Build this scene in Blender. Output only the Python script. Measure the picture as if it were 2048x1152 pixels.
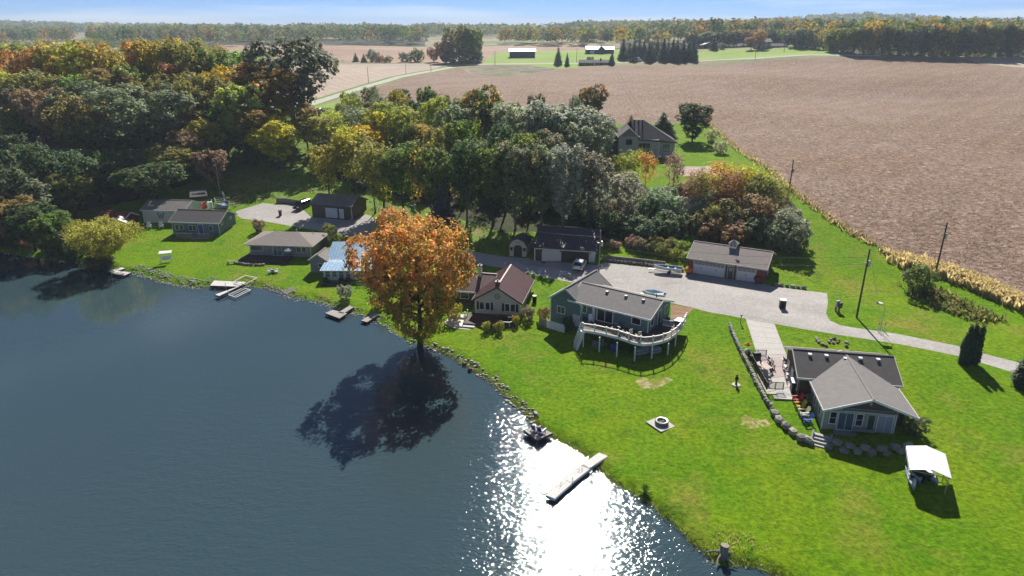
import bpy, math, random
import numpy as np
from mathutils import Vector, Matrix
from mathutils.geometry import delaunay_2d_cdt
random.seed(7); RNG = np.random.default_rng(11)
scene = bpy.context.scene
for _o in list(bpy.data.objects): bpy.data.objects.remove(_o)
COL = scene.collection
PI = math.pi; R = math.radians

# ------------------------------------------------------------------ camera
F = 1365.0; CX, CY = 1024.0, 576.0; PITCH = math.atan((576-55)/F); CAMZ = 42.0
cam_d = bpy.data.cameras.new('camera'); cam = bpy.data.objects.new('camera', cam_d); COL.objects.link(cam)
cam_d.sensor_width = 36.0; cam_d.lens = 36.0*F/2048.0
cam_d.clip_start = 0.5; cam_d.clip_end = 40000.0
cam.location = (0, 0, CAMZ); cam.rotation_euler = (PI/2-PITCH, 0, 0)
scene.camera = cam

# ------------------------------------------------------------------ sky, sun, exposure
SUN_EL, SUN_AZ = R(39.5), R(6.5)
world = bpy.data.worlds.new('World'); scene.world = world; world.use_nodes = True
wn = world.node_tree.nodes; wl = world.node_tree.links; wn.clear()
w_out = wn.new('ShaderNodeOutputWorld'); w_bg = wn.new('ShaderNodeBackground'); w_sky = wn.new('ShaderNodeTexSky')
w_sky.sky_type = 'NISHITA'; w_sky.sun_disc = False; w_sky.sun_elevation = SUN_EL; w_sky.sun_rotation = SUN_AZ
w_sky.altitude = 0; w_sky.air_density = 0.36; w_sky.dust_density = 0.0; w_sky.ozone_density = 10.0
w_bg.inputs['Strength'].default_value = 0.05
# thin cloud streaks over the whole sky, thickening towards the horizon where they are seen edge-on
w_tc = wn.new('ShaderNodeTexCoord'); w_map = wn.new('ShaderNodeMapping'); w_map.inputs['Scale'].default_value = (2.0, 2.0, 34.0); w_map.inputs['Location'].default_value = (0.35, 0.0, 0.2)
w_ns = wn.new('ShaderNodeTexNoise'); w_ns.inputs['Scale'].default_value = 1.5; w_ns.inputs['Detail'].default_value = 6.0; w_ns.inputs['Roughness'].default_value = 0.5
w_sep = wn.new('ShaderNodeSeparateXYZ'); w_hz = wn.new('ShaderNodeMapRange'); w_hz.inputs['From Min'].default_value = 0.0; w_hz.inputs['From Max'].default_value = 0.026; w_hz.inputs['To Min'].default_value = 0.24; w_hz.inputs['To Max'].default_value = 0.0
w_add = wn.new('ShaderNodeMath'); w_rp = wn.new('ShaderNodeMapRange'); w_rp.inputs['From Min'].default_value = 0.54; w_rp.inputs['From Max'].default_value = 0.78; w_rp.inputs['To Max'].default_value = 0.75
w_mx = wn.new('ShaderNodeMix'); w_mx.data_type = 'RGBA'; w_mx.inputs['B'].default_value = (9.6, 10.4, 11.6, 1)
wl.new(w_tc.outputs['Generated'], w_map.inputs['Vector']); wl.new(w_map.outputs['Vector'], w_ns.inputs['Vector']); wl.new(w_tc.outputs['Generated'], w_sep.inputs[0]); wl.new(w_sep.outputs['Z'], w_hz.inputs['Value'])
wl.new(w_ns.outputs['Fac'], w_add.inputs[0]); wl.new(w_hz.outputs['Result'], w_add.inputs[1]); wl.new(w_add.outputs[0], w_rp.inputs['Value']); wl.new(w_rp.outputs['Result'], w_mx.inputs['Factor'])
wl.new(w_sky.outputs['Color'], w_mx.inputs['A']); wl.new(w_mx.outputs['Result'], w_bg.inputs['Color'])
wl.new(w_bg.outputs['Background'], w_out.inputs['Surface'])
sun_d = bpy.data.lights.new('sun', 'SUN'); sun_d.energy = 3.7; sun_d.angle = R(0.53); sun_d.color = (1.0, 0.95, 0.86)
sun = bpy.data.objects.new('sun', sun_d); COL.objects.link(sun)
SUNV = Vector((math.sin(SUN_AZ)*math.cos(SUN_EL), math.cos(SUN_AZ)*math.cos(SUN_EL), math.sin(SUN_EL)))
sun.rotation_euler = SUNV.to_track_quat('Z', 'Y').to_euler()
scene.view_settings.view_transform = 'Standard'; scene.view_settings.look = 'None'
scene.view_settings.exposure = 1.06; scene.view_settings.gamma = 1.0; scene.view_settings.use_curve_mapping = False
scene.render.engine = 'CYCLES'
cy = scene.cycles
cy.max_bounces = 7; cy.diffuse_bounces = 3; cy.glossy_bounces = 3; cy.transmission_bounces = 4; cy.transparent_max_bounces = 8; cy.volume_bounces = 0
cy.caustics_reflective = False; cy.caustics_refractive = False; cy.use_denoising = True
cy.use_adaptive_sampling = True; cy.adaptive_threshold = 0.02; cy.sample_clamp_indirect = 6.0

# ------------------------------------------------------------------ terrain functions (metres; camera stands over x=0,y=0)
cp, sp = math.cos(PITCH), math.sin(PITCH)
def ray(px, py):
    px = np.asarray(px, float); py = np.asarray(py, float); a = (px-CX)/F; b = (CY-py)/F
    return np.stack([a, cp+b*sp, -sp+b*cp], -1)
def plane(px, py, z=0.0):
    r = ray(px, py); t = (z-CAMZ)/r[..., 2]
    return np.array([0, 0, CAMZ])+r*t[..., None]
SHORE_PX = [(-160,492),(-60,498),(0,505),(70,515),(140,524),(200,534),(264,545),(308,559),(355,571),(391,576),(419,572),(455,575),(503,573),(531,578),(562,585),(601,598),(634,602),(672,615),(720,628),(755,642),(788,665),(820,684),(845,690),(894,710),(917,721),(945,739),(983,765),(1011,793),(1044,822),(1060,838),(1098,872),(1140,893),(1176,914),(1197,935),(1225,965),(1270,990),(1309,1014),(1320,1032),(1339,1038),(1357,1057),(1377,1079),(1396,1096),(1415,1106),(1423,1121),(1442,1131),(1472,1134),(1498,1132),(1526,1140),(1552,1153),(1640,1195),(1760,1245)]
_s = np.array(SHORE_PX, float)
SH = plane(_s[:, 0], _s[:, 1])[:, :2]
SH = np.vstack([[[-700, 175], [-260, 150]], SH, [[60, 18], [85, -60], [90, -300]]])
LAKE = np.vstack([SH, [[-700, -300]]])
def inpoly(x, y, poly):
    x = np.asarray(x, float); y = np.asarray(y, float); c = np.zeros(x.shape, bool); j = len(poly)-1
    for i in range(len(poly)):
        xi, yi = poly[i]; xj, yj = poly[j]
        if yi != yj: c ^= ((yi > y) != (yj > y)) & (x < (xj-xi)*(y-yi)/(yj-yi)+xi)
        j = i
    return c
def polydist(x, y, pl):
    d = np.full(np.shape(x), 1e18)
    for i in range(len(pl)-1):
        ax, ay = pl[i]; bx, by = pl[i+1]; dx, dy = bx-ax, by-ay
        t = np.clip(((x-ax)*dx+(y-ay)*dy)/(dx*dx+dy*dy+1e-12), 0, 1)
        d = np.minimum(d, (x-ax-t*dx)**2+(y-ay-t*dy)**2)
    return np.sqrt(d)
def sst(a, b, x):
    t = np.clip((x-a)/(b-a), 0, 1); return t*t*(3-2*t)
HT = np.array([-200,0,15,50,110,190,330,560,900,2000,6000,14000.]); HV = np.array([0,0,1.0,4.3,6.4,8.6,11.5,15,18,21,26,34.])
_hm = np.gradient(HV, HT); _hm[0] = _hm[1] = 0
def hillp(t):
    t = np.clip(t, -200, 13999); i = np.clip(np.searchsorted(HT, t, side='right')-1, 0, len(HT)-2)
    h = HT[i+1]-HT[i]; s = (t-HT[i])/h
    return HV[i]*(1+2*s)*(1-s)**2+h*_hm[i]*s*(1-s)**2+HV[i+1]*s*s*(3-2*s)+h*_hm[i+1]*s*s*(s-1)
def H(x, y):
    x = np.asarray(x, float); y = np.asarray(y, float)
    d = polydist(x, y, SH); ins = inpoly(x, y, LAKE)
    land = 0.42*sst(0, 1.3, d)+0.072*np.minimum(d, 42)
    land = land+hillp(y-(127-0.55*np.clip(x, -110, 110)))
    land = land+7.5*sst(30, 260, x)*sst(170, 560, y)
    land = land+10.0*np.exp(-((x+125)/75)**2-((y-228)/42)**2)
    land = land+30*np.exp(-((x-1060)/300)**2-((y-2330)/420)**2)+20*np.exp(-((x+1900)/650)**2-((y-2500)/420)**2)
    amp = sst(200, 330, y)*(1-0.5*sst(900, 1500, y))
    land = land+amp*(1.3*np.sin(y/21+0.012*x+1.1*np.sin(x/70))*sst(20, 160, x)+1.1*np.sin(y/47-x/60+1.0)+0.9*np.sin(x/41+0.7))
    return np.where(ins, -np.minimum(0.25*d, 2.5), land)
_T = np.concatenate([[15], 15*np.cumprod(np.full(900, 1.0078))])
def hitv(pts, dh=0.0):
    """pixels -> points where the view ray meets the ground (or the surface dh above it)"""
    pts = np.asarray(pts, float).reshape(-1, 2); r = ray(pts[:, 0], pts[:, 1]); r = r/np.linalg.norm(r, axis=-1, keepdims=True)
    dh = np.broadcast_to(np.asarray(dh, float), (len(r),))
    q = r[:, None, :]*_T[None, :, None]
    g = q[..., 2]+CAMZ-np.maximum(H(q[..., 0], q[..., 1]), 0)-dh[:, None]
    w = np.argmax(g < 0, axis=1); w = np.where((g < 0).any(1), w, len(_T)-1); w = np.maximum(w, 1)
    a, b = _T[w-1], _T[w]
    for _ in range(2):
        s = np.linspace(0, 1, 33); t = a[:, None]+(b-a)[:, None]*s
        q = r[:, None, :]*t[..., None]
        g = q[..., 2]+CAMZ-np.maximum(H(q[..., 0], q[..., 1]), 0)-dh[:, None]
        k = np.maximum(np.argmax(g < 0, axis=1), 1); k = np.where((g < 0).any(1), k, 32)
        i = np.arange(len(r)); a, b = t[i, k-1], t[i, k]
    return r*b[:, None]+np.array([0, 0, CAMZ])
def at(px, py, dh=0.0): return hitv([(px, py)], dh)[0]
def gz(x, y): return float(H(x, y))

# ------------------------------------------------------------------ materials
def nt(name):
    m = bpy.data.materials.new(name); m.use_nodes = True; n = m.node_tree.nodes; n.clear()
    return m, n, m.node_tree.links
def rgba(c): return (c[0], c[1], c[2], 1.0)
MATS = {}
def mat(name, col, rough=0.7, col2=None, ns=3.0, amt=0.5, bump=None, metal=0.0, spec=0.4, worldco=False, fine=0.15, wave=None, stretch=None):
    """procedural surface: two tones by noise, fine grain, optional bump / wave lines"""
    m, n, l = nt(name); MATS[name] = m
    out = n.new('ShaderNodeOutputMaterial'); b = n.new('ShaderNodeBsdfPrincipled'); l.new(b.outputs[0], out.inputs[0])
    b.inputs['Roughness'].default_value = rough; b.inputs['Metallic'].default_value = metal; b.inputs['Specular IOR Level'].default_value = spec
    if worldco: co = n.new('ShaderNodeNewGeometry').outputs['Position']
    else: co = n.new('ShaderNodeTexCoord').outputs['Object']
    if stretch:
        mp = n.new('ShaderNodeMapping'); mp.inputs['Scale'].default_value = stretch; l.new(co, mp.inputs[0]); co = mp.outputs[0]
    n1 = n.new('ShaderNodeTexNoise'); n1.inputs['Scale'].default_value = ns; n1.inputs['Detail'].default_value = 5; l.new(co, n1.inputs['Vector'])
    mr = n.new('ShaderNodeMapRange'); mr.inputs[1].default_value = 0.5-0.25; mr.inputs[2].default_value = 0.75; l.new(n1.outputs['Fac'], mr.inputs[0])
    c2 = col2 or tuple(x*0.72 for x in col)
    mx = n.new('ShaderNodeMix'); mx.data_type = 'RGBA'; mx.inputs['A'].default_value = rgba(col); mx.inputs['B'].default_value = rgba(c2)
    mu = n.new('ShaderNodeMath'); mu.operation = 'MULTIPLY'; mu.inputs[1].default_value = amt; l.new(mr.outputs[0], mu.inputs[0]); l.new(mu.outputs[0], mx.inputs['Factor'])
    n2 = n.new('ShaderNodeTexNoise'); n2.inputs['Scale'].default_value = ns*9; n2.inputs['Detail'].default_value = 3; l.new(co, n2.inputs['Vector'])
    m2 = n.new('ShaderNodeMapRange'); m2.inputs[1].default_value = 0.3; m2.inputs[2].default_value = 0.7; m2.inputs[3].default_value = 1-fine; m2.inputs[4].default_value = 1+fine; l.new(n2.outputs['Fac'], m2.inputs[0])
    vm = n.new('ShaderNodeVectorMath'); vm.operation = 'SCALE'; l.new(mx.outputs['Result'], vm.inputs[0]); l.new(m2.outputs[0], vm.inputs['Scale'])
    l.new(vm.outputs[0], b.inputs['Base Color'])
    hgt = None
    if wave:
        wv = n.new('ShaderNodeTexWave'); wv.bands_direction = wave[0]; wv.wave_profile = 'SAW'; wv.inputs['Scale'].default_value = wave[1]; wv.inputs['Distortion'].default_value = 0.0
        l.new(co, wv.inputs['Vector']); bp = n.new('ShaderNodeBump'); bp.inputs['Strength'].default_value = wave[2]; bp.inputs['Distance'].default_value = 0.03
        l.new(wv.outputs['Fac'], bp.inputs['Height']); l.new(bp.outputs[0], b.inputs['Normal']); hgt = bp
    if bump:
        n3 = n.new('ShaderNodeTexNoise'); n3.inputs['Scale'].default_value = bump[0]; n3.inputs['Detail'].default_value = 4; l.new(co, n3.inputs['Vector'])
        bp = n.new('ShaderNodeBump'); bp.inputs['Strength'].default_value = bump[1]; bp.inputs['Distance'].default_value = bump[2]
        l.new(n3.outputs['Fac'], bp.inputs['Height'])
        if hgt: l.new(hgt.outputs[0], bp.inputs['Normal'])
        l.new(bp.outputs[0], b.inputs['Normal'])
    return m
def ground_mat(name, tones, scales, bump, rows=None, rough=0.9, spec=0.15):
    """ground cover from world position: tones mixed by noises at several scales; (noise scale, lo, hi) each"""
    m, n, l = nt(name); MATS[name] = m
    out = n.new('ShaderNodeOutputMaterial'); b = n.new('ShaderNodeBsdfPrincipled'); l.new(b.outputs[0], out.inputs[0])
    b.inputs['Roughness'].default_value = rough; b.inputs['Specular IOR Level'].default_value = spec
    co = n.new('ShaderNodeNewGeometry').outputs['Position']
    prev = None
    for k, t in enumerate(tones):
        if prev is None:
            rg = n.new('ShaderNodeRGB'); rg.outputs[0].default_value = rgba(t); prev = rg.outputs[0]; continue
        sc = scales[k-1]
        ns_ = n.new('ShaderNodeTexNoise'); ns_.inputs['Scale'].default_value = sc[0]; ns_.inputs['Detail'].default_value = 6; ns_.inputs['Roughness'].default_value = 0.62
        mp = n.new('ShaderNodeMapping'); mp.inputs['Location'].default_value = (k*17.3, k*5.1, 0); l.new(co, mp.inputs[0])
        if len(sc) > 3: mp.inputs['Rotation'].default_value = (0, 0, sc[3]); mp.inputs['Scale'].default_value = sc[4]
        l.new(mp.outputs[0], ns_.inputs['Vector'])
        mr = n.new('ShaderNodeMapRange'); mr.inputs[1].default_value = sc[1]; mr.inputs[2].default_value = sc[2]; l.new(ns_.outputs['Fac'], mr.inputs[0])
        mx = n.new('ShaderNodeMix'); mx.data_type = 'RGBA'; mx.inputs['B'].default_value = rgba(t)
        l.new(prev, mx.inputs['A']); l.new(mr.outputs[0], mx.inputs['Factor']); prev = mx.outputs['Result']
    nf = n.new('ShaderNodeTexNoise'); nf.inputs['Scale'].default_value = bump[0]; nf.inputs['Detail'].default_value = 4; nf.inputs['Roughness'].default_value = 0.7; l.new(co, nf.inputs['Vector'])
    mf = n.new('ShaderNodeMapRange'); mf.inputs[1].default_value = 0.3; mf.inputs[2].default_value = 0.7; mf.inputs[3].default_value = 1-bump[3]; mf.inputs[4].default_value = 1+bump[3]; l.new(nf.outputs['Fac'], mf.inputs[0])
    vm = n.new('ShaderNodeVectorMath'); vm.operation = 'SCALE'; l.new(prev, vm.inputs[0]); l.new(mf.outputs[0], vm.inputs['Scale'])
    res = vm.outputs[0]
    bp = n.new('ShaderNodeBump'); bp.inputs['Strength'].default_value = bump[1]; bp.inputs['Distance'].default_value = bump[2]; l.new(nf.outputs['Fac'], bp.inputs['Height'])
    nrm = bp.outputs[0]
    if rows:   # drilled rows / wheelings: (angle, scale, amount)
        mp = n.new('ShaderNodeMapping'); mp.inputs['Rotation'].default_value = (0, 0, rows[0]); l.new(co, mp.inputs[0])
        wv = n.new('ShaderNodeTexWave'); wv.inputs['Scale'].default_value = rows[1]; wv.inputs['Distortion'].default_value = 3.5; wv.inputs['Detail'].default_value = 3; wv.inputs['Detail Scale'].default_value = 0.6
        l.new(mp.outputs[0], wv.inputs['Vector'])
        m3 = n.new('ShaderNodeMapRange'); m3.inputs[3].default_value = 1-rows[2]; m3.inputs[4].default_value = 1+rows[2]; l.new(wv.outputs['Fac'], m3.inputs[0])
        v2 = n.new('ShaderNodeVectorMath'); v2.operation = 'SCALE'; l.new(res, v2.inputs[0]); l.new(m3.outputs[0], v2.inputs['Scale']); res = v2.outputs[0]
    l.new(res, b.inputs['Base Color']); l.new(nrm, b.inputs['Normal'])
    return m
def leaf_mat(name, gloss=0.25, trans=0.38):
    """leaf colour comes from the tree (object colour); alpha = share of leaves turned; lv/lv2 = per-leaf variation"""
    m, n, l = nt(name); MATS[name] = m
    out = n.new('ShaderNodeOutputMaterial'); oi = n.new('ShaderNodeObjectInfo')
    a1 = n.new('ShaderNodeAttribute'); a1.attribute_name = 'lv'; a2 = n.new('ShaderNodeAttribute'); a2.attribute_name = 'turn'
    cmp = n.new('ShaderNodeMapRange'); cmp.inputs[3].default_value = 0; cmp.inputs[4].default_value = 1
    sub = n.new('ShaderNodeMath'); sub.operation = 'SUBTRACT'; l.new(oi.outputs['Alpha'], sub.inputs[0]); l.new(a2.outputs['Fac'], sub.inputs[1])
    cmp.inputs[1].default_value = -0.08; cmp.inputs[2].default_value = 0.08; l.new(sub.outputs[0], cmp.inputs[0])
    rp = n.new('ShaderNodeMix'); rp.data_type = 'RGBA'; rp.inputs['A'].default_value = (0.78, 0.50, 0.11, 1); rp.inputs['B'].default_value = (0.74, 0.33, 0.12, 1); l.new(a1.outputs['Fac'], rp.inputs['Factor'])
    mx = n.new('ShaderNodeMix'); mx.data_type = 'RGBA'; l.new(cmp.outputs[0], mx.inputs['Factor']); l.new(oi.outputs['Color'], mx.inputs['A']); l.new(rp.outputs['Result'], mx.inputs['B'])
    mr = n.new('ShaderNodeMapRange'); mr.inputs[3].default_value = 0.6; mr.inputs[4].default_value = 1.4; l.new(a1.outputs['Fac'], mr.inputs[0])
    vm = n.new('ShaderNodeVectorMath'); vm.operation = 'SCALE'; l.new(mx.outputs['Result'], vm.inputs[0]); l.new(mr.outputs[0], vm.inputs['Scale'])
    b = n.new('ShaderNodeBsdfPrincipled'); b.inputs['Roughness'].default_value = 0.6; b.inputs['Specular IOR Level'].default_value = gloss; l.new(vm.outputs[0], b.inputs['Base Color'])
    t = n.new('ShaderNodeBsdfTranslucent'); l.new(vm.outputs[0], t.inputs['Color'])
    ms = n.new('ShaderNodeMixShader'); ms.inputs[0].default_value = trans; l.new(b.outputs[0], ms.inputs[1]); l.new(t.outputs[0], ms.inputs[2]); l.new(ms.outputs[0], out.inputs[0])
    return m
def wood_mat(name, tr=0.25):   # far woods: colour per tree stored on its leaves
    m, n, l = nt(name); MATS[name] = m
    out = n.new('ShaderNodeOutputMaterial'); a = n.new('ShaderNodeAttribute'); a.attribute_name = 'leafcol'
    d = n.new('ShaderNodeBsdfDiffuse'); t = n.new('ShaderNodeBsdfTranslucent'); ms = n.new('ShaderNodeMixShader'); ms.inputs[0].default_value = tr
    l.new(a.outputs['Color'], d.inputs[0]); l.new(a.outputs['Color'], t.inputs[0]); l.new(d.outputs[0], ms.inputs[1]); l.new(t.outputs[0], ms.inputs[2]); l.new(ms.outputs[0], out.inputs[0])
    return m
def water_mat():
    m, n, l = nt('lake_water'); MATS['water'] = m
    out = n.new('ShaderNodeOutputMaterial'); b = n.new('ShaderNodeBsdfPrincipled'); l.new(b.outputs[0], out.inputs[0])
    b.inputs['Base Color'].default_value = (0.037, 0.067, 0.080, 1); b.inputs['Roughness'].default_value = 0.05; b.inputs['IOR'].default_value = 1.45; b.inputs['Specular IOR Level'].default_value = 0.5
    co = n.new('ShaderNodeNewGeometry').outputs['Position']
    hs = []
    for sc, rot, st, amp in ((0.55, 0.5, (1, 2.2, 1), 0.055), (1.9, -0.5, (1, 1.9, 1), 0.042), (5.0, 0.9, (1, 1.4, 1), 0.010)):
        mp = n.new('ShaderNodeMapping'); mp.inputs['Rotation'].default_value = (0, 0, rot); mp.inputs['Scale'].default_value = st; l.new(co, mp.inputs[0])
        t = n.new('ShaderNodeTexNoise'); t.inputs['Scale'].default_value = sc; t.inputs['Detail'].default_value = 2; l.new(mp.outputs[0], t.inputs['Vector'])
        mu = n.new('ShaderNodeMath'); mu.operation = 'MULTIPLY'; mu.inputs[1].default_value = amp; l.new(t.outputs['Fac'], mu.inputs[0]); hs.append(mu)
    a = n.new('ShaderNodeMath'); l.new(hs[0].outputs[0], a.inputs[0]); l.new(hs[1].outputs[0], a.inputs[1])
    a2 = n.new('ShaderNodeMath'); l.new(a.outputs[0], a2.inputs[0]); l.new(hs[2].outputs[0], a2.inputs[1])
    # cat's-paws: patches of rougher and calmer water
    pn = n.new('ShaderNodeTexNoise'); pn.inputs['Scale'].default_value = 0.045; pn.inputs['Detail'].default_value = 3; l.new(co, pn.inputs['Vector'])
    pr = n.new('ShaderNodeMapRange'); pr.inputs[1].default_value = 0.35; pr.inputs[2].default_value = 0.65; pr.inputs[3].default_value = 0.75; pr.inputs[4].default_value = 1.5; l.new(pn.outputs['Fac'], pr.inputs[0])
    a3 = n.new('ShaderNodeMath'); a3.operation = 'MULTIPLY'; l.new(a2.outputs[0], a3.inputs[0]); l.new(pr.outputs[0], a3.inputs[1])
    # the lake lies calm in the lee of the far wooded bank and roughens towards the open water
    sx = n.new('ShaderNodeSeparateXYZ'); l.new(co, sx.inputs[0]); lee = n.new('ShaderNodeMapRange'); lee.interpolation_type = 'SMOOTHSTEP'; lee.inputs[1].default_value = 62; lee.inputs[2].default_value = 104; lee.inputs[3].default_value = 1.0; lee.inputs[4].default_value = 0.13
    tl_ = n.new('ShaderNodeMath'); tl_.operation = 'MULTIPLY_ADD'; tl_.inputs[1].default_value = -0.35; l.new(sx.outputs['X'], tl_.inputs[0]); l.new(sx.outputs['Y'], tl_.inputs[2]); l.new(tl_.outputs[0], lee.inputs[0])
    a4 = n.new('ShaderNodeMath'); a4.operation = 'MULTIPLY'; l.new(a3.outputs[0], a4.inputs[0]); l.new(lee.outputs[0], a4.inputs[1]); a3 = a4
    bp = n.new('ShaderNodeBump'); bp.inputs['Strength'].default_value = 1.0; bp.inputs['Distance'].default_value = 1.0; l.new(a3.outputs[0], bp.inputs['Height']); l.new(bp.outputs[0], b.inputs['Normal'])
    return m
water_mat()
ground_mat('lawn', [(0.098,0.212,0.004),(0.150,0.24,0.006),(0.215,0.21,0.035),(0.062,0.168,0.004),(0.18,0.225,0.018)], [(0.09,0.40,0.62),(0.11,0.53,0.72),(0.35,0.52,0.75),(1.4,0.55,0.75)], (2.1,1.0,0.16,0.42), spec=0.05)
ground_mat('soy', [(0.225,0.145,0.10),(0.275,0.19,0.145),(0.20,0.12,0.062),(0.34,0.26,0.215),(0.12,0.075,0.052)], [(0.035,0.38,0.66,0.75,(1,1.8,1)),(0.016,0.46,0.72,0.4,(1,1.6,1)),(0.7,0.53,0.66),(0.9,0.57,0.68)], (1.1,1.0,0.5,0.6), rows=(0.75,0.035,0.05))
ground_mat('paleField', [(0.38,0.295,0.235),(0.44,0.35,0.28)], [(0.04,0.4,0.65)], (0.9,0.6,0.2,0.25), rows=(-0.5,0.05,0.06))
ground_mat('farField', [(0.29,0.185,0.125),(0.37,0.255,0.185)], [(0.012,0.4,0.65)], (0.5,0.6,0.4,0.3), rows=(1.2,0.02,0.06))
ground_mat('farmland', [(0.196,0.172,0.081),(0.345,0.276,0.172),(0.103,0.149,0.046)], [(0.004,0.42,0.6),(0.007,0.5,0.65)], (0.4,0.4,0.3,0.2))
ground_mat('farmLawn', [(0.172,0.287,0.023),(0.241,0.310,0.057)], [(0.03,0.4,0.65)], (1.0,0.5,0.1,0.15))
ground_mat('marsh', [(0.127,0.138,0.057),(0.230,0.184,0.127),(0.081,0.081,0.057)], [(0.06,0.4,0.6,0,(1,0.4,1)),(0.09,0.5,0.65)], (0.8,0.8,0.3,0.3))
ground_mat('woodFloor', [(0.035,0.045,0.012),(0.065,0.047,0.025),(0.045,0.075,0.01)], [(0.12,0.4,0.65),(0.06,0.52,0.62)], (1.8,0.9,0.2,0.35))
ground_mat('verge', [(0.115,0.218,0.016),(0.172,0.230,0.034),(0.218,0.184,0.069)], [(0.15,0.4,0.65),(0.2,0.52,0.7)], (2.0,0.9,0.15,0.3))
ground_mat('gravel', [(0.41,0.385,0.365),(0.335,0.31,0.295),(0.46,0.435,0.415)], [(0.18,0.42,0.68),(0.5,0.55,0.75)], (3.0,0.6,0.05,0.2))
ground_mat('asphalt', [(0.40,0.38,0.35),(0.46,0.44,0.40)], [(0.1,0.4,0.65)], (2.0,0.3,0.02,0.08))
ground_mat('mud', [(0.115,0.086,0.057),(0.069,0.063,0.040)], [(0.4,0.4,0.65)], (3.0,0.6,0.1,0.25))
ground_mat('mulch', [(0.253,0.144,0.086),(0.345,0.218,0.138)], [(0.6,0.4,0.65)], (6.0,0.8,0.05,0.2))
ground_mat('bareEarth', [(0.20,0.22,0.03),(0.40,0.33,0.17),(0.13,0.20,0.01)], [(0.7,0.46,0.58),(1.5,0.54,0.62)], (3.0,0.8,0.08,0.3))
ground_mat('track', [(0.17,0.11,0.075),(0.22,0.15,0.105)], [(0.3,0.4,0.65)], (1.1,0.8,0.2,0.4))
mat('concrete', (0.50,0.475,0.44), 0.85, (0.42,0.40,0.375), 0.7, 0.8, (18,0.3,0.01), worldco=True)
mat('concreteGrey', (0.33,0.32,0.31), 0.85, (0.26,0.255,0.25), 0.5, 0.8, (18,0.3,0.01), worldco=True)
mat('concreteWarm', (0.44,0.36,0.34), 0.85, None, 0.7, 0.4, (18,0.3,0.01), worldco=True)
mat('shingleGrey', (0.235,0.22,0.21), 0.9, (0.17,0.16,0.155), 1.6, 0.8, (14,0.5,0.02), fine=0.22)
mat('shingleTan', (0.27,0.235,0.215), 0.9, (0.20,0.17,0.155), 1.6, 0.8, (14,0.5,0.02), fine=0.22)
mat('shingleDark', (0.10,0.092,0.09), 0.9, (0.065,0.06,0.06), 1.6, 0.8, (14,0.5,0.02), fine=0.2)
mat('metalMaroon', (0.16,0.085,0.085), 0.38, (0.12,0.065,0.07), 0.9, 0.5, spec=0.5)
mat('metalBrownRoof', (0.085,0.06,0.075), 0.6, (0.06,0.045,0.055), 0.9, 0.6, spec=0.5)
mat('metalBlue', (0.26,0.42,0.58), 0.32, (0.36,0.48,0.60), 0.35, 0.6, metal=0.35, spec=0.5)
mat('metalGrey', (0.30,0.27,0.25), 0.45, (0.22,0.19,0.17), 0.6, 0.8, metal=0.4)
mat('galv', (0.55,0.56,0.57), 0.4, None, 3, 0.4, metal=0.7)
mat('sidingTeal', (0.135,0.205,0.205), 0.7, (0.115,0.18,0.18), 0.8, 0.6, wave=('Z',1.6,0.35))
mat('sidingCream', (0.62,0.60,0.53), 0.7, (0.54,0.52,0.46), 0.8, 0.6, wave=('Z',1.6,0.35))
mat('sidingWhite', (0.66,0.64,0.61), 0.65, (0.58,0.56,0.54), 0.7, 0.6, wave=('Z',1.6,0.35))
mat('sidingBlue', (0.155,0.195,0.26), 0.7, None, 0.8, 0.4, wave=('Z',1.6,0.35))
mat('sidingGreige', (0.30,0.275,0.25), 0.7, None, 0.8, 0.4, wave=('Z',1.6,0.35))
mat('sidingBrown', (0.10,0.075,0.06), 0.75, None, 0.8, 0.4, wave=('Z',1.6,0.35))
mat('sidingSage', (0.36,0.365,0.30), 0.7, None, 0.8, 0.4, wave=('X',1.6,0.35))
mat('darkWood', (0.085,0.055,0.042), 0.75, (0.05,0.035,0.03), 2.0, 0.8, wave=('Y',2.0,0.3))
mat('brownSiding', (0.115,0.06,0.045), 0.75, None, 1.0, 0.5)
mat('brick', (0.20,0.075,0.055), 0.85, (0.13,0.05,0.04), 6.0, 0.8, (25,0.5,0.02), fine=0.3)
mat('stonePale', (0.46,0.45,0.42), 0.85, (0.34,0.335,0.32), 2.2, 0.9, (7,0.6,0.05), fine=0.25)
mat('white', (0.78,0.775,0.76), 0.5, (0.68,0.68,0.665), 1.2, 0.5)
mat('cream', (0.58,0.53,0.42), 0.6)
mat('deckGrey', (0.36,0.335,0.31), 0.8, (0.27,0.25,0.23), 1.2, 0.8, wave=('X',2.2,0.4))
mat('deckPale', (0.62,0.60,0.57), 0.7, (0.50,0.48,0.46), 1.0, 0.8, wave=('X',2.2,0.4))
mat('woodWeathered', (0.30,0.265,0.22), 0.85, (0.20,0.17,0.14), 2.0, 0.8)
mat('poleWood', (0.12,0.085,0.06), 0.85, (0.075,0.055,0.04), 2.5, 0.8)
mat('bark', (0.085,0.065,0.05), 0.95, (0.05,0.04,0.033), 3.0, 0.8, (9,0.8,0.05))
mat('barkPale', (0.22,0.19,0.155), 0.95, (0.12,0.10,0.085), 3.0, 0.8, (9,0.8,0.05))
mat('black', (0.012,0.012,0.014), 0.45)
mat('blackMetal', (0.018,0.018,0.02), 0.4, spec=0.5)
mat('rubber', (0.02,0.02,0.02), 0.8)
mat('doorBrown', (0.055,0.042,0.04), 0.45)
mat('doorGreen', (0.05,0.095,0.075), 0.5)
mat('doorWhite', (0.66,0.66,0.655), 0.5, wave=('Z',0.6,0.2))
mat('paintBlue', (0.045,0.10,0.33), 0.4); mat('paintNavy', (0.022,0.035,0.16), 0.4)
mat('paintRed', (0.48,0.04,0.03), 0.4); mat('paintYellow', (0.62,0.45,0.05), 0.4); mat('paintCream', (0.62,0.60,0.42), 0.45)
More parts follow.
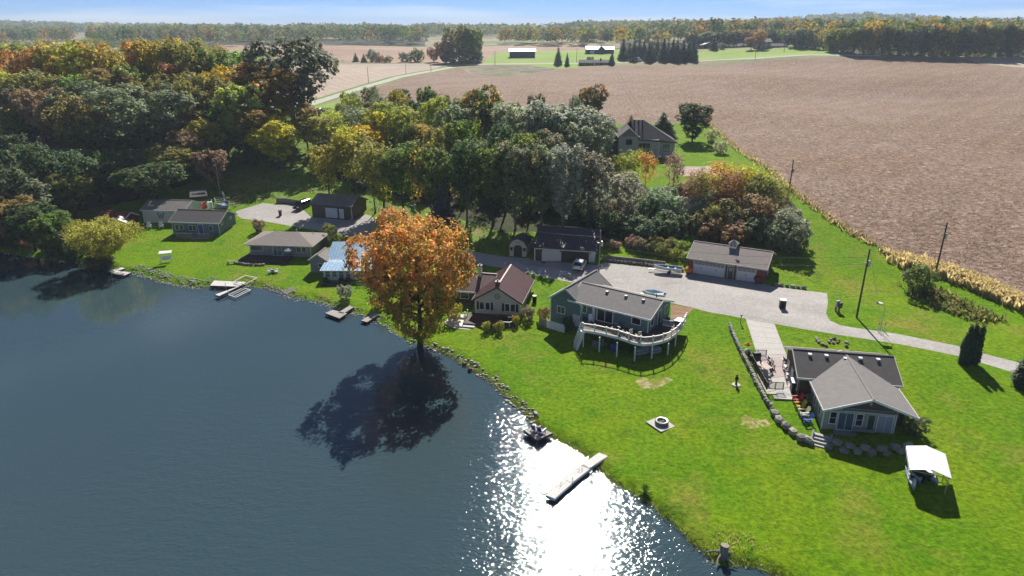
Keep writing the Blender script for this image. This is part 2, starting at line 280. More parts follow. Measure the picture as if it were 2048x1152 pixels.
mat('carWhite', (0.76,0.76,0.765), 0.22, fine=0.02, amt=0.1, spec=0.6); mat('carMaroon', (0.045,0.012,0.012), 0.2, fine=0.02, amt=0.1, spec=0.6); mat('carBlack', (0.015,0.016,0.02), 0.2, fine=0.02, amt=0.1, spec=0.6)
mat('boatBlue', (0.10,0.24,0.42), 0.35); mat('hullWhite', (0.72,0.73,0.74), 0.3); mat('hullBlue', (0.17,0.30,0.62), 0.3)
mat('tarpWhite', (0.80,0.79,0.77), 0.42, fine=0.04, amt=0.2)
mat('redBarn', (0.20,0.035,0.03), 0.75, None, 1.0, 0.6)
mat('navyMetal', (0.03,0.042,0.075), 0.5); mat('roofWhite', (0.74,0.75,0.76), 0.4)
mat('rock', (0.27,0.25,0.23), 0.9, (0.16,0.15,0.14), 2.0, 0.9, (5,0.8,0.08), fine=0.25)
mat('rockPink', (0.32,0.25,0.225), 0.9, (0.20,0.165,0.15), 1.6, 0.9, (5,0.8,0.08), fine=0.25)
mat('rockPale', (0.42,0.39,0.34), 0.9, (0.27,0.25,0.22), 1.6, 0.9, (5,0.8,0.08), fine=0.25)
mat('flame', (0.62,0.17,0.03), 0.6)
mat('tableTan', (0.42,0.31,0.26), 0.6)
mat('fabricBlue', (0.04,0.09,0.28), 0.8); mat('fabricGrey', (0.33,0.35,0.36), 0.8)
mat('glassDark', (0.02,0.026,0.032), 0.08, fine=0.0, amt=0.3, ns=0.6, spec=0.8)
mat('glassSky', (0.10,0.15,0.19), 0.08, fine=0.0, amt=0.5, ns=0.6, spec=0.8)
mat('curtain', (0.36,0.38,0.42), 0.7)
leaf_mat('leaf', 0.2, 0.6); leaf_mat('leafShine', 0.4, 0.55); leaf_mat('needle', 0.15, 0.2); wood_mat('woodLeaf', 0.35); wood_mat('grassBlade', 0.55)
# ------------------------------------------------------------------ mesh helpers
class MB:
    """collects faces; build() links them as ONE mesh object"""
    def __init__(s): s.v = []; s.f = []
    def add(s, vs, fs):
        o = len(s.v); s.v += [tuple(map(float, p)) for p in vs]; s.f += [tuple(i+o for i in q) for q in fs]; return s
    def box(s, x0, x1, y0, y1, z0, z1):
        return s.add([(x0,y0,z0),(x1,y0,z0),(x1,y1,z0),(x0,y1,z0),(x0,y0,z1),(x1,y0,z1),(x1,y1,z1),(x0,y1,z1)],
                     [(0,3,2,1),(4,5,6,7),(0,1,5,4),(1,2,6,5),(2,3,7,6),(3,0,4,7)])
    def rbox(s, c, size, ang=0.0, tilt=0.0):
        a, b, h = size[0]/2, size[1]/2, size[2]/2; M = Matrix.Rotation(ang, 3, 'Z') @ Matrix.Rotation(tilt, 3, 'X')
        vs = [M @ Vector((x*a, y*b, z*h))+Vector(c) for z in (-1, 1) for x, y in ((-1,-1),(1,-1),(1,1),(-1,1))]
        return s.add(vs, [(0,3,2,1),(4,5,6,7),(0,1,5,4),(1,2,6,5),(2,3,7,6),(3,0,4,7)])
    def beam(s, p, q, w, h):
        p, q = Vector(p), Vector(q); d = (q-p).normalized(); up = Vector((0,0,1)) if abs(d.z) < 0.95 else Vector((0,1,0))
        r = d.cross(up).normalized()*w/2; u = r.cross(d).normalized()*h/2
        vs = [p-r-u, p+r-u, p+r+u, p-r+u, q-r-u, q+r-u, q+r+u, q-r+u]
        return s.add(vs, [(0,1,2,3),(7,6,5,4),(0,4,5,1),(1,5,6,2),(2,6,7,3),(3,7,4,0)])
    def tube(s, pts, rad, n=7, cap=True):
        pts = [Vector(p) for p in pts]; rad = [rad]*len(pts) if isinstance(rad, (int, float)) else list(rad); vs = []; fs = []
        for i, p in enumerate(pts):
            d = (pts[min(i+1, len(pts)-1)]-pts[max(i-1, 0)]).normalized(); a = Vector((1,0,0)) if abs(d.x) < 0.8 else Vector((0,1,0))
            e1 = d.cross(a).normalized(); e2 = d.cross(e1)
            for k in range(n):
                t = 2*PI*k/n; vs.append(p+e1*math.cos(t)*rad[i]+e2*math.sin(t)*rad[i])
        for i in range(len(pts)-1):
            for k in range(n):
                k2 = (k+1) % n; fs.append((i*n+k, (i+1)*n+k, (i+1)*n+k2, i*n+k2))
        if cap: fs.append(tuple(range(n))); fs.append(tuple((len(pts)-1)*n+k for k in reversed(range(n))))
        return s.add(vs, fs)
    def prism(s, pts, lo, hi, ax='z'):
        """polygon pts extruded; ax='z': pts=(x,y); ax='y': pts=(x,z); ax='x': pts=(y,z)"""
        f = {'z': lambda a, b, t: (a, b, t), 'y': lambda a, b, t: (a, t, b), 'x': lambda a, b, t: (t, a, b)}[ax]; n = len(pts)
        vs = [f(a, b, lo) for a, b in pts]+[f(a, b, hi) for a, b in pts]
        return s.add(vs, [tuple(range(n)), tuple(reversed(range(n, 2*n)))]+[(i, n+i, n+(i+1) % n, (i+1) % n) for i in range(n)])
    def slab(s, q, t):
        q = [Vector(p) for p in q]; nr = (q[1]-q[0]).cross(q[2]-q[0]).normalized()
        if nr.z < 0: nr = -nr
        n = len(q); vs = q+[p-nr*t for p in q]
        return s.add(vs, [tuple(range(n)), tuple(reversed(range(n, 2*n)))]+[(i, n+i, n+(i+1) % n, (i+1) % n) for i in range(n)])
    def loft(s, rings, cap=True, closed=True):
        n = len(rings[0]); vs = [p for r in rings for p in r]; fs = []
        for i in range(len(rings)-1):
            for k in range(n if closed else n-1):
                k2 = (k+1) % n; fs.append((i*n+k, i*n+k2, (i+1)*n+k2, (i+1)*n+k))
        if cap: fs.append(tuple(reversed(range(n)))); fs.append(tuple((len(rings)-1)*n+k for k in range(n)))
        return s.add(vs, fs)
    def lathe(s, prof, c=(0,0,0), n=14):
        rings = [[(c[0]+r*math.cos(2*PI*k/n), c[1]+r*math.sin(2*PI*k/n), c[2]+z) for k in range(n)] for r, z in prof]
        return s.loft(rings)
    def build(s, name, m, parent=None, smooth=False, kind=None, label=None, loc=None):
        me = bpy.data.meshes.new(name); me.from_pydata(s.v, [], s.f); me.validate(); fixn(me)
        return link(name, me, m, parent, smooth, kind, label, loc)
import bmesh
def fixn(me):
    b = bmesh.new(); b.from_mesh(me); bmesh.ops.recalc_face_normals(b, faces=b.faces); b.to_mesh(me); b.free()
def link(name, me, m, parent=None, smooth=False, kind=None, label=None, loc=None):
    if m is not None and not me.materials: me.materials.append(MATS[m] if isinstance(m, str) else m)
    if smooth: me.shade_smooth()
    o = bpy.data.objects.new(name, me); COL.objects.link(o)
    if parent is not None: o.parent = parent
    if kind: o['kind'] = kind
    if label: o['label'] = label
    if loc is not None: o.location = loc
    return o
def npmesh(name, V, Fq, attrs=None, cols=None):
    """fast mesh from arrays; Fq (n,k) faces; attrs = {name: per-face floats}"""
    V = np.asarray(V, np.float32); Fq = np.asarray(Fq, np.int32); n, k = Fq.shape
    me = bpy.data.meshes.new(name); me.vertices.add(len(V)); me.vertices.foreach_set('co', V.ravel())
    me.loops.add(n*k); me.loops.foreach_set('vertex_index', Fq.ravel()); me.polygons.add(n)
    me.polygons.foreach_set('loop_start', np.arange(0, n*k, k, dtype=np.int32)); me.update(calc_edges=True)
    for a, val in (attrs or {}).items():
        at_ = me.attributes.new(a, 'FLOAT', 'FACE'); at_.data.foreach_set('value', np.asarray(val, np.float32))
    for a, val in (cols or {}).items():
        at_ = me.attributes.new(a, 'FLOAT_COLOR', 'FACE'); at_.data.foreach_set('color', np.asarray(val, np.float32).ravel())
    return me
def tag(o, label, cat, group=None):
    o['label'] = label; o['category'] = cat
    if group: o['group'] = group
    return o
def thing(name, label, cat, loc=(0,0,0), rz=0.0, group=None):
    o = bpy.data.objects.new(name, None); COL.objects.link(o); o.empty_display_size = 0.2
    o.location = [float(c) for c in loc]; o.rotation_euler = (0, 0, rz); return tag(o, label, cat, group)
def dup(root, loc, rz=0.0, label=None, scale=None, group=None):
    r = root.copy(); COL.objects.link(r); r.location = [float(c) for c in loc]; r.rotation_euler = (0, 0, rz)
    if scale is not None: r.scale = scale
    if label: r['label'] = label
    if group: r['group'] = group
    for ch in list(root.children):
        c = ch.copy(); COL.objects.link(c); c.parent = r
        for g in list(ch.children):
            d = g.copy(); COL.objects.link(d); d.parent = c
    return r

# ------------------------------------------------------------------ ground: one sheet cut into its zones
def dens(P, closed=True):
    out = []; n = len(P)
    for i in range(n if closed else n-1):
        a, b = np.array(P[i], float), np.array(P[(i+1) % n], float); L = np.hypot(*(b-a)); st = max(1.5, 0.014*np.hypot(*(a)))
        k = max(1, int(L/st)); out += [tuple(a+(b-a)*j/k) for j in range(k)]
    if not closed: out.append(tuple(P[-1]))
    return out
def jag(px):
    rg = random.Random(3); P = dens(zpoly(px)); P = [((a[0]+b[0])/2+rg.uniform(-.45, .45), (a[1]+b[1])/2+rg.uniform(-.45, .45)) for a, b in zip(P, P[1:]+P[:1]) for _ in (0, 1)]; c = np.mean(P, 0); return sorted(P, key=lambda q: math.atan2(q[1]-c[1], q[0]-c[0]))
def zpoly(px): return [tuple(p[:2]) for p in hitv(px)]
def strip(pl, w):
    pl = [np.array(p[:2], float) for p in pl]; L = []; Rr = []
    for i, p in enumerate(pl):
        d = pl[min(i+1, len(pl)-1)]-pl[max(i-1, 0)]; d = d/np.hypot(*d); nrm = np.array([-d[1], d[0]])
        L.append(tuple(p+nrm*w/2)); Rr.append(tuple(p-nrm*w/2))
    return L+Rr[::-1]
GRAVEL_PX = [(2075,762),(2028,745),(1913,711),(1804,689),(1733,678),(1674,669),(1613,659),(1551,647.5),(1492,637.5),(1465,632),(1418,624),(1387,616),(1345,606),(1290,594),(1200,578),(1144,565),(1109,558),(1057,547),(998,535),(928,522),(850,508),(788,492),(743,480),(706,473),(661,465),(618,458),(585,453),(526,442),(484,437),(470,428),(473,422),(526,406),(552,409),(575,408),(600,414),(622,434),(704,441),(708,437),(728,428),(745,432),(752,455),(770,470),(800,478),(860,488),(928,500),(963,506),(1000,512),(1018,514),(1056,517),(1069,522),(1189,531),(1209,525),(1264,531),(1312,537),(1377,547),(1528,569.5),(1545,573),(1617,582),(1654,586),(1656,606),(1652,627),(1660,641),(1680,650),(1700,654),(1796,668),(1916,692),(1955,704),(2033,724),(2075,737)]
ROAD_PX = [(604,213),(640,202),(690,186),(737,171.5),(800,153.5),(840,146),(872,140.5),(905,134)]
ROAD2_PX = [(430,121),(617,126.5),(760,129),(905,130.5),(960,128.5),(1040,127.5),(1120,126.5),(1180,126),(1245,125),(1320,124),(1395,122),(1440,119.5),(1500,117.5),(1560,113),(1620,109.5),(1690,110.5),(1760,111)]
ZONES = [   # (name, material, polygon) in order of priority
 ('concrete_driveway', 'concrete', zpoly([(1491.6,638),(1549,647.7),(1573.6,711),(1591,772),(1584,790),(1534,787),(1496,712),(1514.5,711)])),
 ('concrete_apron', 'concreteGrey', zpoly([(1068,521),(1190,530),(1174,545),(1052,531),(1060,520)])),
 ('concrete_apron', 'concreteGrey', zpoly([(1378,545.5),(1529,568.5),(1541,571),(1535,582),(1374,558)])),
 ('concrete_apron', 'concreteGrey', zpoly([(642,437),(690,441),(675,451),(622,446)])),
 ('mulch_bed', 'mulch', zpoly([(1343,608),(1388,617),(1362,641),(1341,652)])),
 ('gravel_drive', 'gravel', zpoly(GRAVEL_PX)),
 ('gravel_court', 'paleField', zpoly([(1352,333),(1425,333),(1455,350),(1363,352)])),
 ('county_road', 'asphalt', strip(hitv(ROAD_PX), 6.5)),
 ('county_road', 'asphalt', strip(hitv(ROAD2_PX), 6.5)),
 ('roadside_lawn', 'farmLawn', zpoly([(622,214),(690,200),(728,219),(748,236),(700,244),(640,240),(612,228)])),
 ('road_verge', 'verge', strip(hitv(ROAD_PX), 13)),
 *[('tractor_track', 'track', strip(hitv([(a+o, b) for a, b in L]), 0.75)) for L in ([(1226,140),(1240,165),(1262,200),(1292,246)], [(1060,158),(1036,190),(1012,225)], [(1440,150),(1500,205),(1580,275),(1700,370)], [(1560,160),(1700,240),(1900,340),(2060,410)]) for o in (0, 8)],
 ('soybean_field', 'soy', zpoly([(689,197),(735,181),(790,162),(830,151),(870,145),(921,136),(940,147),(962,153),(1027,153),(1120,139),(1164,134),(1233,133),(1300,131),(1428,132),(1519,122),(1614,116),(1720,115.5),(1840,116),(1917,118),(1960,127),(2060,138),(2300,160),(2600,420),(2500,700),(2048,606),(1960,564),(1877,535.5),(1817,522.5),(1778,507),(1700,461),(1664,440),(1618,405.6),(1577,375),(1536,336),(1484,304),(1440,267),(1416,245),(1330,247),(1251,247),(1212,250),(1100,245),(900,235),(730,218)])),
 ('stubble_field', 'paleField', zpoly([(380,118),(500,124.5),(617,128),(760,130.5),(885,132),(868,138.5),(800,150.5),(737,167.5),(690,182),(640,198),(560,215),(420,190)])),
 ('marsh', 'marsh', zpoly([(935,136),(962,131),(1060,130),(1118,138),(1027,152.5),(962,152),(941,146)])),
 ('farm_lawn', 'farmLawn', zpoly([(985,112),(1000,105),(1240,98),(1250,124),(1180,133),(1130,137),(1090,135),(1060,130),(962,129)])),
 ('hilltop_lawn', 'farmLawn', zpoly([(1392,104),(1440,99),(1520,98.5),(1580,96),(1650,98),(1690,109),(1620,109),(1560,113),(1480,118),(1392,120)])),
 ('far_field', 'farField', zpoly([(440,90),(600,91.5),(800,93),(908,94.5),(1005,92),(1180,93.5),(1180,103),(1000,104),(985,110),(962,126),(905,128),(617,123.5),(440,118)])),
 ('pale_far_field', 'paleField', zpoly([(1925,117),(2300,118),(2300,150),(2060,136),(1960,126)])),
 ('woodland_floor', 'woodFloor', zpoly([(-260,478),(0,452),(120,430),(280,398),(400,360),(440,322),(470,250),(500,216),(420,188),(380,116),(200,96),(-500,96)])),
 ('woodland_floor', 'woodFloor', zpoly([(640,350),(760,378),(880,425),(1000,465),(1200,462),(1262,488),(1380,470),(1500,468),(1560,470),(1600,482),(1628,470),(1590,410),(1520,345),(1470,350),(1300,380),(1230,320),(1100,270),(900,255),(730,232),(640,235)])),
 ('shade_toned_slope', 'verge', zpoly([(440,322),(470,250),(560,232),(640,235),(640,350),(760,378),(880,425),(1000,465),(1062,470),(1040,505),(990,506),(900,482),(790,462),(735,420),(620,385),(560,398),(520,402),(470,418),(430,400)])),  # olive ground instead of lawn: the slope's shade is put into its colour
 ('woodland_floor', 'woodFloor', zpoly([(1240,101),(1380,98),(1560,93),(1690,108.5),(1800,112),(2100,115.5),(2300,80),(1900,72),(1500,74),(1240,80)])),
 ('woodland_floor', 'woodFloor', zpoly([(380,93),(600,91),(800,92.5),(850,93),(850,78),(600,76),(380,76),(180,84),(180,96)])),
 ('bare_earth', 'bareEarth', jag([(1266,768),(1280,757),(1310,755),(1338,754),(1345,764),(1320,776),(1285,779)])),
 ('bare_earth', 'bareEarth', jag([(1476,840),(1490,830),(1512,833),(1536,842),(1534,856),(1505,858),(1484,850)])),
]
def make_ground():
    pts = []; edges = []
    def addloop(P, closed=True):
        o = len(pts); n = len(P); pts.extend((float(a), float(b)) for a, b in P)
        edges.extend((o+i, o+(i+1) % n) for i in range(n if closed else n-1))
    lake = dens([tuple(p) for p in SH], False); addloop(lake, False)
    L = np.array(lake)
    for off in (0.6, 1.3, 2.6, -1.2, -4.0):      # bank profile
        d = np.gradient(L, axis=0); d /= np.hypot(d[:, 0], d[:, 1])[:, None]; q = L+np.stack([-d[:, 1], d[:, 0]], 1)*off
        dd = polydist(q[:, 0], q[:, 1], SH); q = q[np.abs(dd-abs(off)) < 0.25*abs(off)]
        pts.extend((float(a), float(b)) for a, b in q)
    for z in ZONES: addloop(dens(z[2]))
    r = 25.0; k = 0
    while r < 9000:
        n = 150; amax = R(70)
        for i in range(n+1):
            a = -amax+2*amax*(i+0.5*(k % 2))/n; x, y = r*math.sin(a), r*math.cos(a)-8; pts.append((x, y))
        r += max(1.1, 0.0165*r); k += 1
    res = delaunay_2d_cdt([Vector(p) for p in pts], edges, [], 0, 1e-4, False)
    V2 = np.array([(v[0], v[1]) for v in res[0]]); T = np.array([f for f in res[2] if len(f) == 3], int)
    Z = H(V2[:, 0], V2[:, 1]); e = 0.4
    nx = -(H(V2[:, 0]+e, V2[:, 1])-H(V2[:, 0]-e, V2[:, 1]))/(2*e); ny = -(H(V2[:, 0], V2[:, 1]+e)-H(V2[:, 0], V2[:, 1]-e))/(2*e)
    N = np.stack([nx, ny, np.ones(len(nx))], 1); N /= np.linalg.norm(N, axis=1)[:, None]
    c = V2[T].mean(1); zone = np.full(len(T), -1)
    zone[inpoly(c[:, 0], c[:, 1], LAKE)] = -2
    for i, z in enumerate(ZONES):
        zone[(zone == -1) & inpoly(c[:, 0], c[:, 1], z[2])] = i
    far = (zone == -1) & (np.hypot(c[:, 0], c[:, 1]) > 290); zone[far] = -3
    a, b, d = V2[T[:, 0]], V2[T[:, 1]], V2[T[:, 2]]
    flip = ((b-a)[:, 0]*(d-a)[:, 1]-(b-a)[:, 1]*(d-a)[:, 0]) < 0; T[flip] = T[flip][:, ::-1]
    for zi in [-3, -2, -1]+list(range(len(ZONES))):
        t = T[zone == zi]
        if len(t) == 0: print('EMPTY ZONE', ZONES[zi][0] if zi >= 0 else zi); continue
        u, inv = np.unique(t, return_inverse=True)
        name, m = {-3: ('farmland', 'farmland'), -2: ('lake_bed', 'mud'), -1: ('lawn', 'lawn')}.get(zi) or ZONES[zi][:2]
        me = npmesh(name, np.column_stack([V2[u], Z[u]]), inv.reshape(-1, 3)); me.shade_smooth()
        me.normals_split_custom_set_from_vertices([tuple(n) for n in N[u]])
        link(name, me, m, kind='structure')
make_ground()
w = MB(); w.add([(-700,-300,0),(95,-300,0),(95,190,0),(-700,190,0)], [(0,1,2,3)]); w.build('lake', 'water', kind='structure')
# ------------------------------------------------------------------ building kit (local frame: x along front, y away from viewer, z up)
def win(par, x, y, z, w, h, ang=0.0, cols=1, rows=1, fr='white', glass='glassDark', t=0.09, name='window', shutter=None):
    """framed window; (x,y,z) = middle of the sill edge on the wall; ang 0 faces -y, 90 deg faces +x"""
    M = Matrix.Translation((x, y, z)) @ Matrix.Rotation(ang, 4, 'Z')
    f = MB()
    bars = [(-w/2-t, -w/2, 0, h), (w/2, w/2+t, 0, h), (-w/2-t, w/2+t, -t, 0), (-w/2-t, w/2+t, h, h+t)]
    for k in range(1, cols): c = -w/2+w*k/cols; bars.append((c-t*0.3, c+t*0.3, 0, h))
    for x0, x1, z0, z1 in bars: f.box(x0, x1, -0.07, 0.03, z0, z1)
    for k in range(1, rows): c = h*k/rows; f.box(-w/2, w/2, -0.05, 0.02, c-t*0.22, c+t*0.22)
    f.v = [tuple(M @ Vector(p)) for p in f.v]; fo = f.build(name, fr, par)
    for k in range(cols):
        g = MB(); g.box(-w/2+w*k/cols, -w/2+w*(k+1)/cols, -0.018, 0.01, 0, h); g.v = [tuple(M @ Vector(p)) for p in g.v]; g.build('pane', glass, fo)
    if shutter:
        for s in (-1, 1):
            g = MB(); g.box(s*(w/2+t+0.2)-0.18, s*(w/2+t+0.2)+0.18, -0.06, 0.02, -0.05, h+0.05)
            g.v = [tuple(M @ Vector(p)) for p in g.v]; g.build('shutter', shutter, par)
    return fo
def door(par, x, y, z, w, h, ang=0.0, m='doorWhite', fr='white', panels=0, name='door', knob=True):
    M = Matrix.Translation((x, y, z)) @ Matrix.Rotation(ang, 4, 'Z')
    d = MB(); d.box(-w/2, w/2, -0.04, 0.03, 0, h); d.v = [tuple(M @ Vector(p)) for p in d.v]; do = d.build(name, m, par)
    f = MB(); t = 0.1
    for x0, x1, z0, z1 in ((-w/2-t, -w/2, 0, h+t), (w/2, w/2+t, 0, h+t), (-w/2, w/2, h, h+t)): f.box(x0, x1, -0.07, 0.03, z0, z1)
    f.v = [tuple(M @ Vector(p)) for p in f.v]; f.build('frame', fr, do)
    if knob:
        k = MB(); k.box(w/2-0.16, w/2-0.08, -0.11, -0.04, 1.0, 1.08); k.v = [tuple(M @ Vector(p)) for p in k.v]; k.build('handle', 'blackMetal', do)
    for i in range(panels):
        p = MB(); hh = h/panels; p.box(-w/2+0.02, w/2-0.02, -0.06, -0.04, i*hh+0.015, (i+1)*hh-0.015); p.v = [tuple(M @ Vector(q)) for q in p.v]; p.build('panel', m, do)
    return do
def gable(par, x0, x1, y0, y1, zb, e, r, wall, roof, axis='x', o=0.4, of=None, fasc='white', seams=0.0, wallname='wall', th=0.14, lo=0.0):
    """gabled block; axis = ridge direction. of = overhang at the gable ends"""
    of = o if of is None else of
    w = MB()
    if axis == 'x':
        ym = (y0+y1)/2; w.prism([(y0, zb), (y1, zb), (y1, e), (ym, r), (y0, e)], x0, x1, 'x'); s = (r-e)/(ym-y0)
        A = [((x0-of, y0-o, e-s*o), (x1+of, y0-o, e-s*o), (x1+of, ym, r), (x0-of, ym, r)), ((x0-of, y1+o, e-s*o), (x1+of, y1+o, e-s*o), (x1+of, ym, r), (x0-of, ym, r))]
    else:
        xm = (x0+x1)/2; w.prism([(x0, zb), (x1, zb), (x1, e), (xm, r), (x0, e)], y0, y1, 'y'); s = (r-e)/(xm-x0)
        A = [((x0-o, y0-of, e-s*o), (x0-o, y1+of, e-s*o), (xm, y1+of, r), (xm, y0-of, r)), ((x1+o, y0-of, e-s*o), (x1+o, y1+of, e-s*o), (xm, y1+of, r), (xm, y0-of, r))]
    wo = w.build(wallname, wall, par)
    for q in A:
        q = [(p[0], p[1], p[2]+th) for p in q]; sl = MB(); sl.slab(q, th); ro = sl.build('roof', roof, par)
        if fasc:
            f = MB(); a, b, c, d = [Vector(p) for p in q]; dz = Vector((0, 0, -0.1)); hv = (c-b); hv.z = 0; out = -hv.normalized()*0.025; ex = (b-a).normalized()*0.03
            f.beam(a+dz+out, b+dz+out, 0.05, 0.24)
            for p, t, sg in ((a, d, -1), (b, c, 1)): f.beam(p+dz+ex*sg, t+dz+ex*sg, 0.05, 0.24)
            f.build('fascia', fasc, ro)
        if seams:
            a, b, c, d = [Vector(p) for p in q]; n = int((b-a).length/seams); up = (b-a).cross(d-a).normalized(); up = up if up.z > 0 else -up
            for i in range(1, n):
                t = i/n; sm = MB(); sm.beam(a.lerp(b, t)+up*0.018, d.lerp(c, t)+up*0.018, 0.05, 0.036); sm.build('roof_seam', roof, ro)
    cap = MB()
    if axis == 'x': cap.beam((x0-of, ym, r+th+0.01), (x1+of, ym, r+th+0.01), 0.26, 0.05)
    else: cap.beam((xm, y0-of, r+th+0.01), (xm, y1+of, r+th+0.01), 0.26, 0.05)
    cap.build('ridge_cap', roof, par)
    return wo
def vent(par, x, y, z, m='white'):
    v = MB(); v.box(x-0.15, x+0.15, y-0.15, y+0.15, z-0.12, z+0.22); v.box(x-0.2, x+0.2, y-0.22, y+0.2, z+0.22, z+0.28); return v.build('roof_vent', m, par)
def pipe(par, x, y, z, h=0.6, r=0.06, m='galv'):
    v = MB(); v.tube([(x, y, z), (x, y, z+h)], r, 8); return v.build('vent_pipe', m, par)
def garage_door(par, x, y, z, w, h, m, rows=4, glass=None, ncol=4):
    d = MB(); d.box(x-w/2, x+w/2, y-0.02, y+0.05, z, z+h); do = d.build('garage_door', m, par); hh = h/rows
    for i in range(rows):
        for c in range(ncol):
            p = MB(); cw = w/ncol; p.box(x-w/2+c*cw+0.025, x-w/2+(c+1)*cw-0.025, y-0.045, y-0.02, z+i*hh+0.02, z+(i+1)*hh-0.02)
            p.build('pane' if glass and i == rows-1 else 'panel', glass if glass and i == rows-1 else m, do)
    return do
def trimbox(par, m, *boxes, name='trim'):
    for b in boxes: t = MB(); t.box(*b); t.build(name, m, par)
def lamp(par, x, y, z): l = MB(); l.box(x-0.08, x+0.08, y-0.16, y, z, z+0.3); l.build('wall_lamp', 'blackMetal', par)

# ---- house with the cross gable on the lawn (right)
t = thing('lake_house', 'low grey-roofed house with brown gable and sliding doors facing the boulder wall', 'house', (32.97, 62.7, 2.05), -0.18)
w = MB(); w.prism([(0, -0.4), (7.1, -0.4), (7.1, 2.76), (0, 2.76)], 0, 6.2, 'y'); w.build('wall', 'sidingSage', t)
w = MB(); w.prism([(7.1, -0.4), (8.4, -0.4), (8.4, 2.76), (7.1, 2.76)], 1.5, 6.2, 'y'); w.build('porch_wall', 'sidingBrown', t)
gable(t, 0, 8.4, 0.0, 9.6, 2.7, 2.8, 4.35, 'sidingBrown', 'shingleGrey', 'y', 0.4, 1.0, wallname='gable_wall')
gable(t, -1.29, 8.94, 5.93, 13.37, -0.4, 3.0, 4.5, 'brownSiding', 'shingleDark', 'x', 0.4, wallname='rear_wall')
win(t, 0.98, 0, 0.75, 0.6, 1.35, rows=2); win(t, 3.58, 0, 0.75, 0.6, 1.35, rows=2)
for x, g in ((2.25, 'glassSky'), (6.1, 'curtain')): win(t, x, 0, 0.12, 1.45, 2.0, cols=2, name='sliding_door', glass=g, t=0.08)
door(t, 4.73, 0, 0.1, 0.62, 2.0, m='doorGreen', fr='cream')
a = MB(); a.rbox((4.4, -0.22, 2.52), (5.3, 0.34, 0.16)); a.build('awning_roll', 'cream', t)
trimbox(t, 'white', (-0.06, 0.06, -0.05, 0.02, -0.3, 2.7), (7.04, 7.14, -0.05, 0.02, -0.3, 2.7), name='corner_trim')
st = MB(); st.box(1.2, 3.3, -0.9, 0, -0.3, 0.05); st.build('step', 'concreteGrey', t)
st = MB(); st.box(3.2, 5.4, -0.55, -0.5, 0.0, 0.62)
pl = MB(); pl.box(3.05, 5.0, -0.62, -0.25, 0.35, 0.62); pl.build('planter_box', 'galv', t)
for y in (1.4, 3.6): win(t, 0, y, 0.8, 0.6, 1.1, ang=-PI/2)
for x in (0.1, 1.9, 5.6, 7.5): vent(t, x, 8.9, 4.24)
pipe(t, 5.3, 8.4, 4.0, 0.5, m='blackMetal'); vent(t, 3.9, 8.6, 4.2)
win(t, -1.29, 7.0, 0.9, 0.8, 1.1, ang=-PI/2); door(t, -1.29, 9.6, 0.0, 0.9, 2.05, ang=-PI/2); win(t, -1.29, 11.9, 0.9, 0.8, 1.1, ang=-PI/2); lamp(t, -1.38, 8.6, 1.9)
g = MB(); g.box(4.3, 4.5, -0.06, 0.0, 3.25, 3.55); g.build('gable_vent', 'cream', t)

# ---- teal house with the raised deck
TX, TY, TZ, TA = 18.07, 82.76, 1.95, -0.6
t = thing('teal_house', 'teal sided house with grey shingle roof behind the curved white deck', 'house', (TX, TY, TZ), TA)
w = MB(); w.box(-10.2, -0.02, 0.02, 7.28, -0.6, 2.04); w.build('basement_wall', 'concreteGrey', t)
gable(t, -11.7, 0, 0, 7.3, 2.05, 4.2, 5.5, 'sidingTeal', 'shingleGrey', 'x', 0.4)
gable(t, -15.3, -10.2, 0.35, 8.9, -0.6, 3.7, 5.6, 'sidingTeal', 'shingleGrey', 'y', 0.4, wallname='wing_wall')
win(t, -13.55, 0.35, 1.55, 1.15, 1.0, cols=2); door(t, -11.0, 0.35, 0.15, 0.95, 2.05)
win(t, -6.4, 0, 2.12, 2.3, 1.85, cols=2, name='sliding_door', glass='glassDark', t=0.12); trimbox(t, 'white', (-8.35, -7.95, -0.04, 0.02, 2.1, 4.1))
win(t, -1.75, 0, 2.9, 1.2, 0.95); win(t, -9.6, 0, 2.7, 0.6, 1.2)
win(t, 0, 1.2, 2.75, 0.9, 1.0, ang=PI/2); door(t, 0, 3.6, 2.1, 0.85, 2.0, ang=PI/2, m='glassDark', name='glazed_door'); win(t, 0, 5.9, 2.9, 0.9, 1.1, ang=PI/2)
trimbox(t, 'white', (-0.09, 0.03, -0.04, 0.03, 2.05, 4.15), (-10.2, -10.09, -0.06, 0.02, 2.05, 4.15), (-15.34, -15.24, 0.31, 0.4, -0.4, 3.6), (-10.3, -10.2, 0.31, 0.4, -0.4, 3.6), (-0.04, 0.04, 7.24, 7.33, 2.05, 4.15), name='corner_trim')
for x in (-7.6, -4.7, -2.1): vent(t, x, 2.75, 5.22, 'blackMetal')
pipe(t, -0.9, 4.3, 5.2, 0.9, m='blackMetal'); lamp(t, -11.8, 0.35, 2.3)

# ---- cream cottage with maroon metal roof
t = thing('cream_cottage', 'cream cottage with maroon metal roof and black shutters by the orange maple', 'house', (-5.6, 96.06, 1.25), -0.206)
gable(t, -9.6, 1.5, 3.4, 10.2, -0.4, 2.25, 3.95, 'sidingBrown', 'metalMaroon', 'x', 0.4, fasc='white', seams=0.45, wallname='wing_wall')
gable(t, 0, 6.95, 0, 9.7, -0.5, 2.4, 4.55, 'sidingCream', 'metalMaroon', 'y', 0.42, fasc='doorBrown', seams=0.45)
for x in (1.05, 1.95, 5.0, 5.85): win(t, x, 0, 0.75, 0.62, 1.15)
for x in (0.42, 2.62, 4.35, 6.5): trimbox(t, 'black', (x-0.16, x+0.16, -0.06, 0.0, 0.7, 1.95), name='shutter')
m_ = MB()
for k in range(8):
    a_ = k*PI/4; m_.rbox((3.47+0.36*math.cos(a_), -0.04, 3.0+0.36*math.sin(a_)), (0.16, 0.04, 0.16))
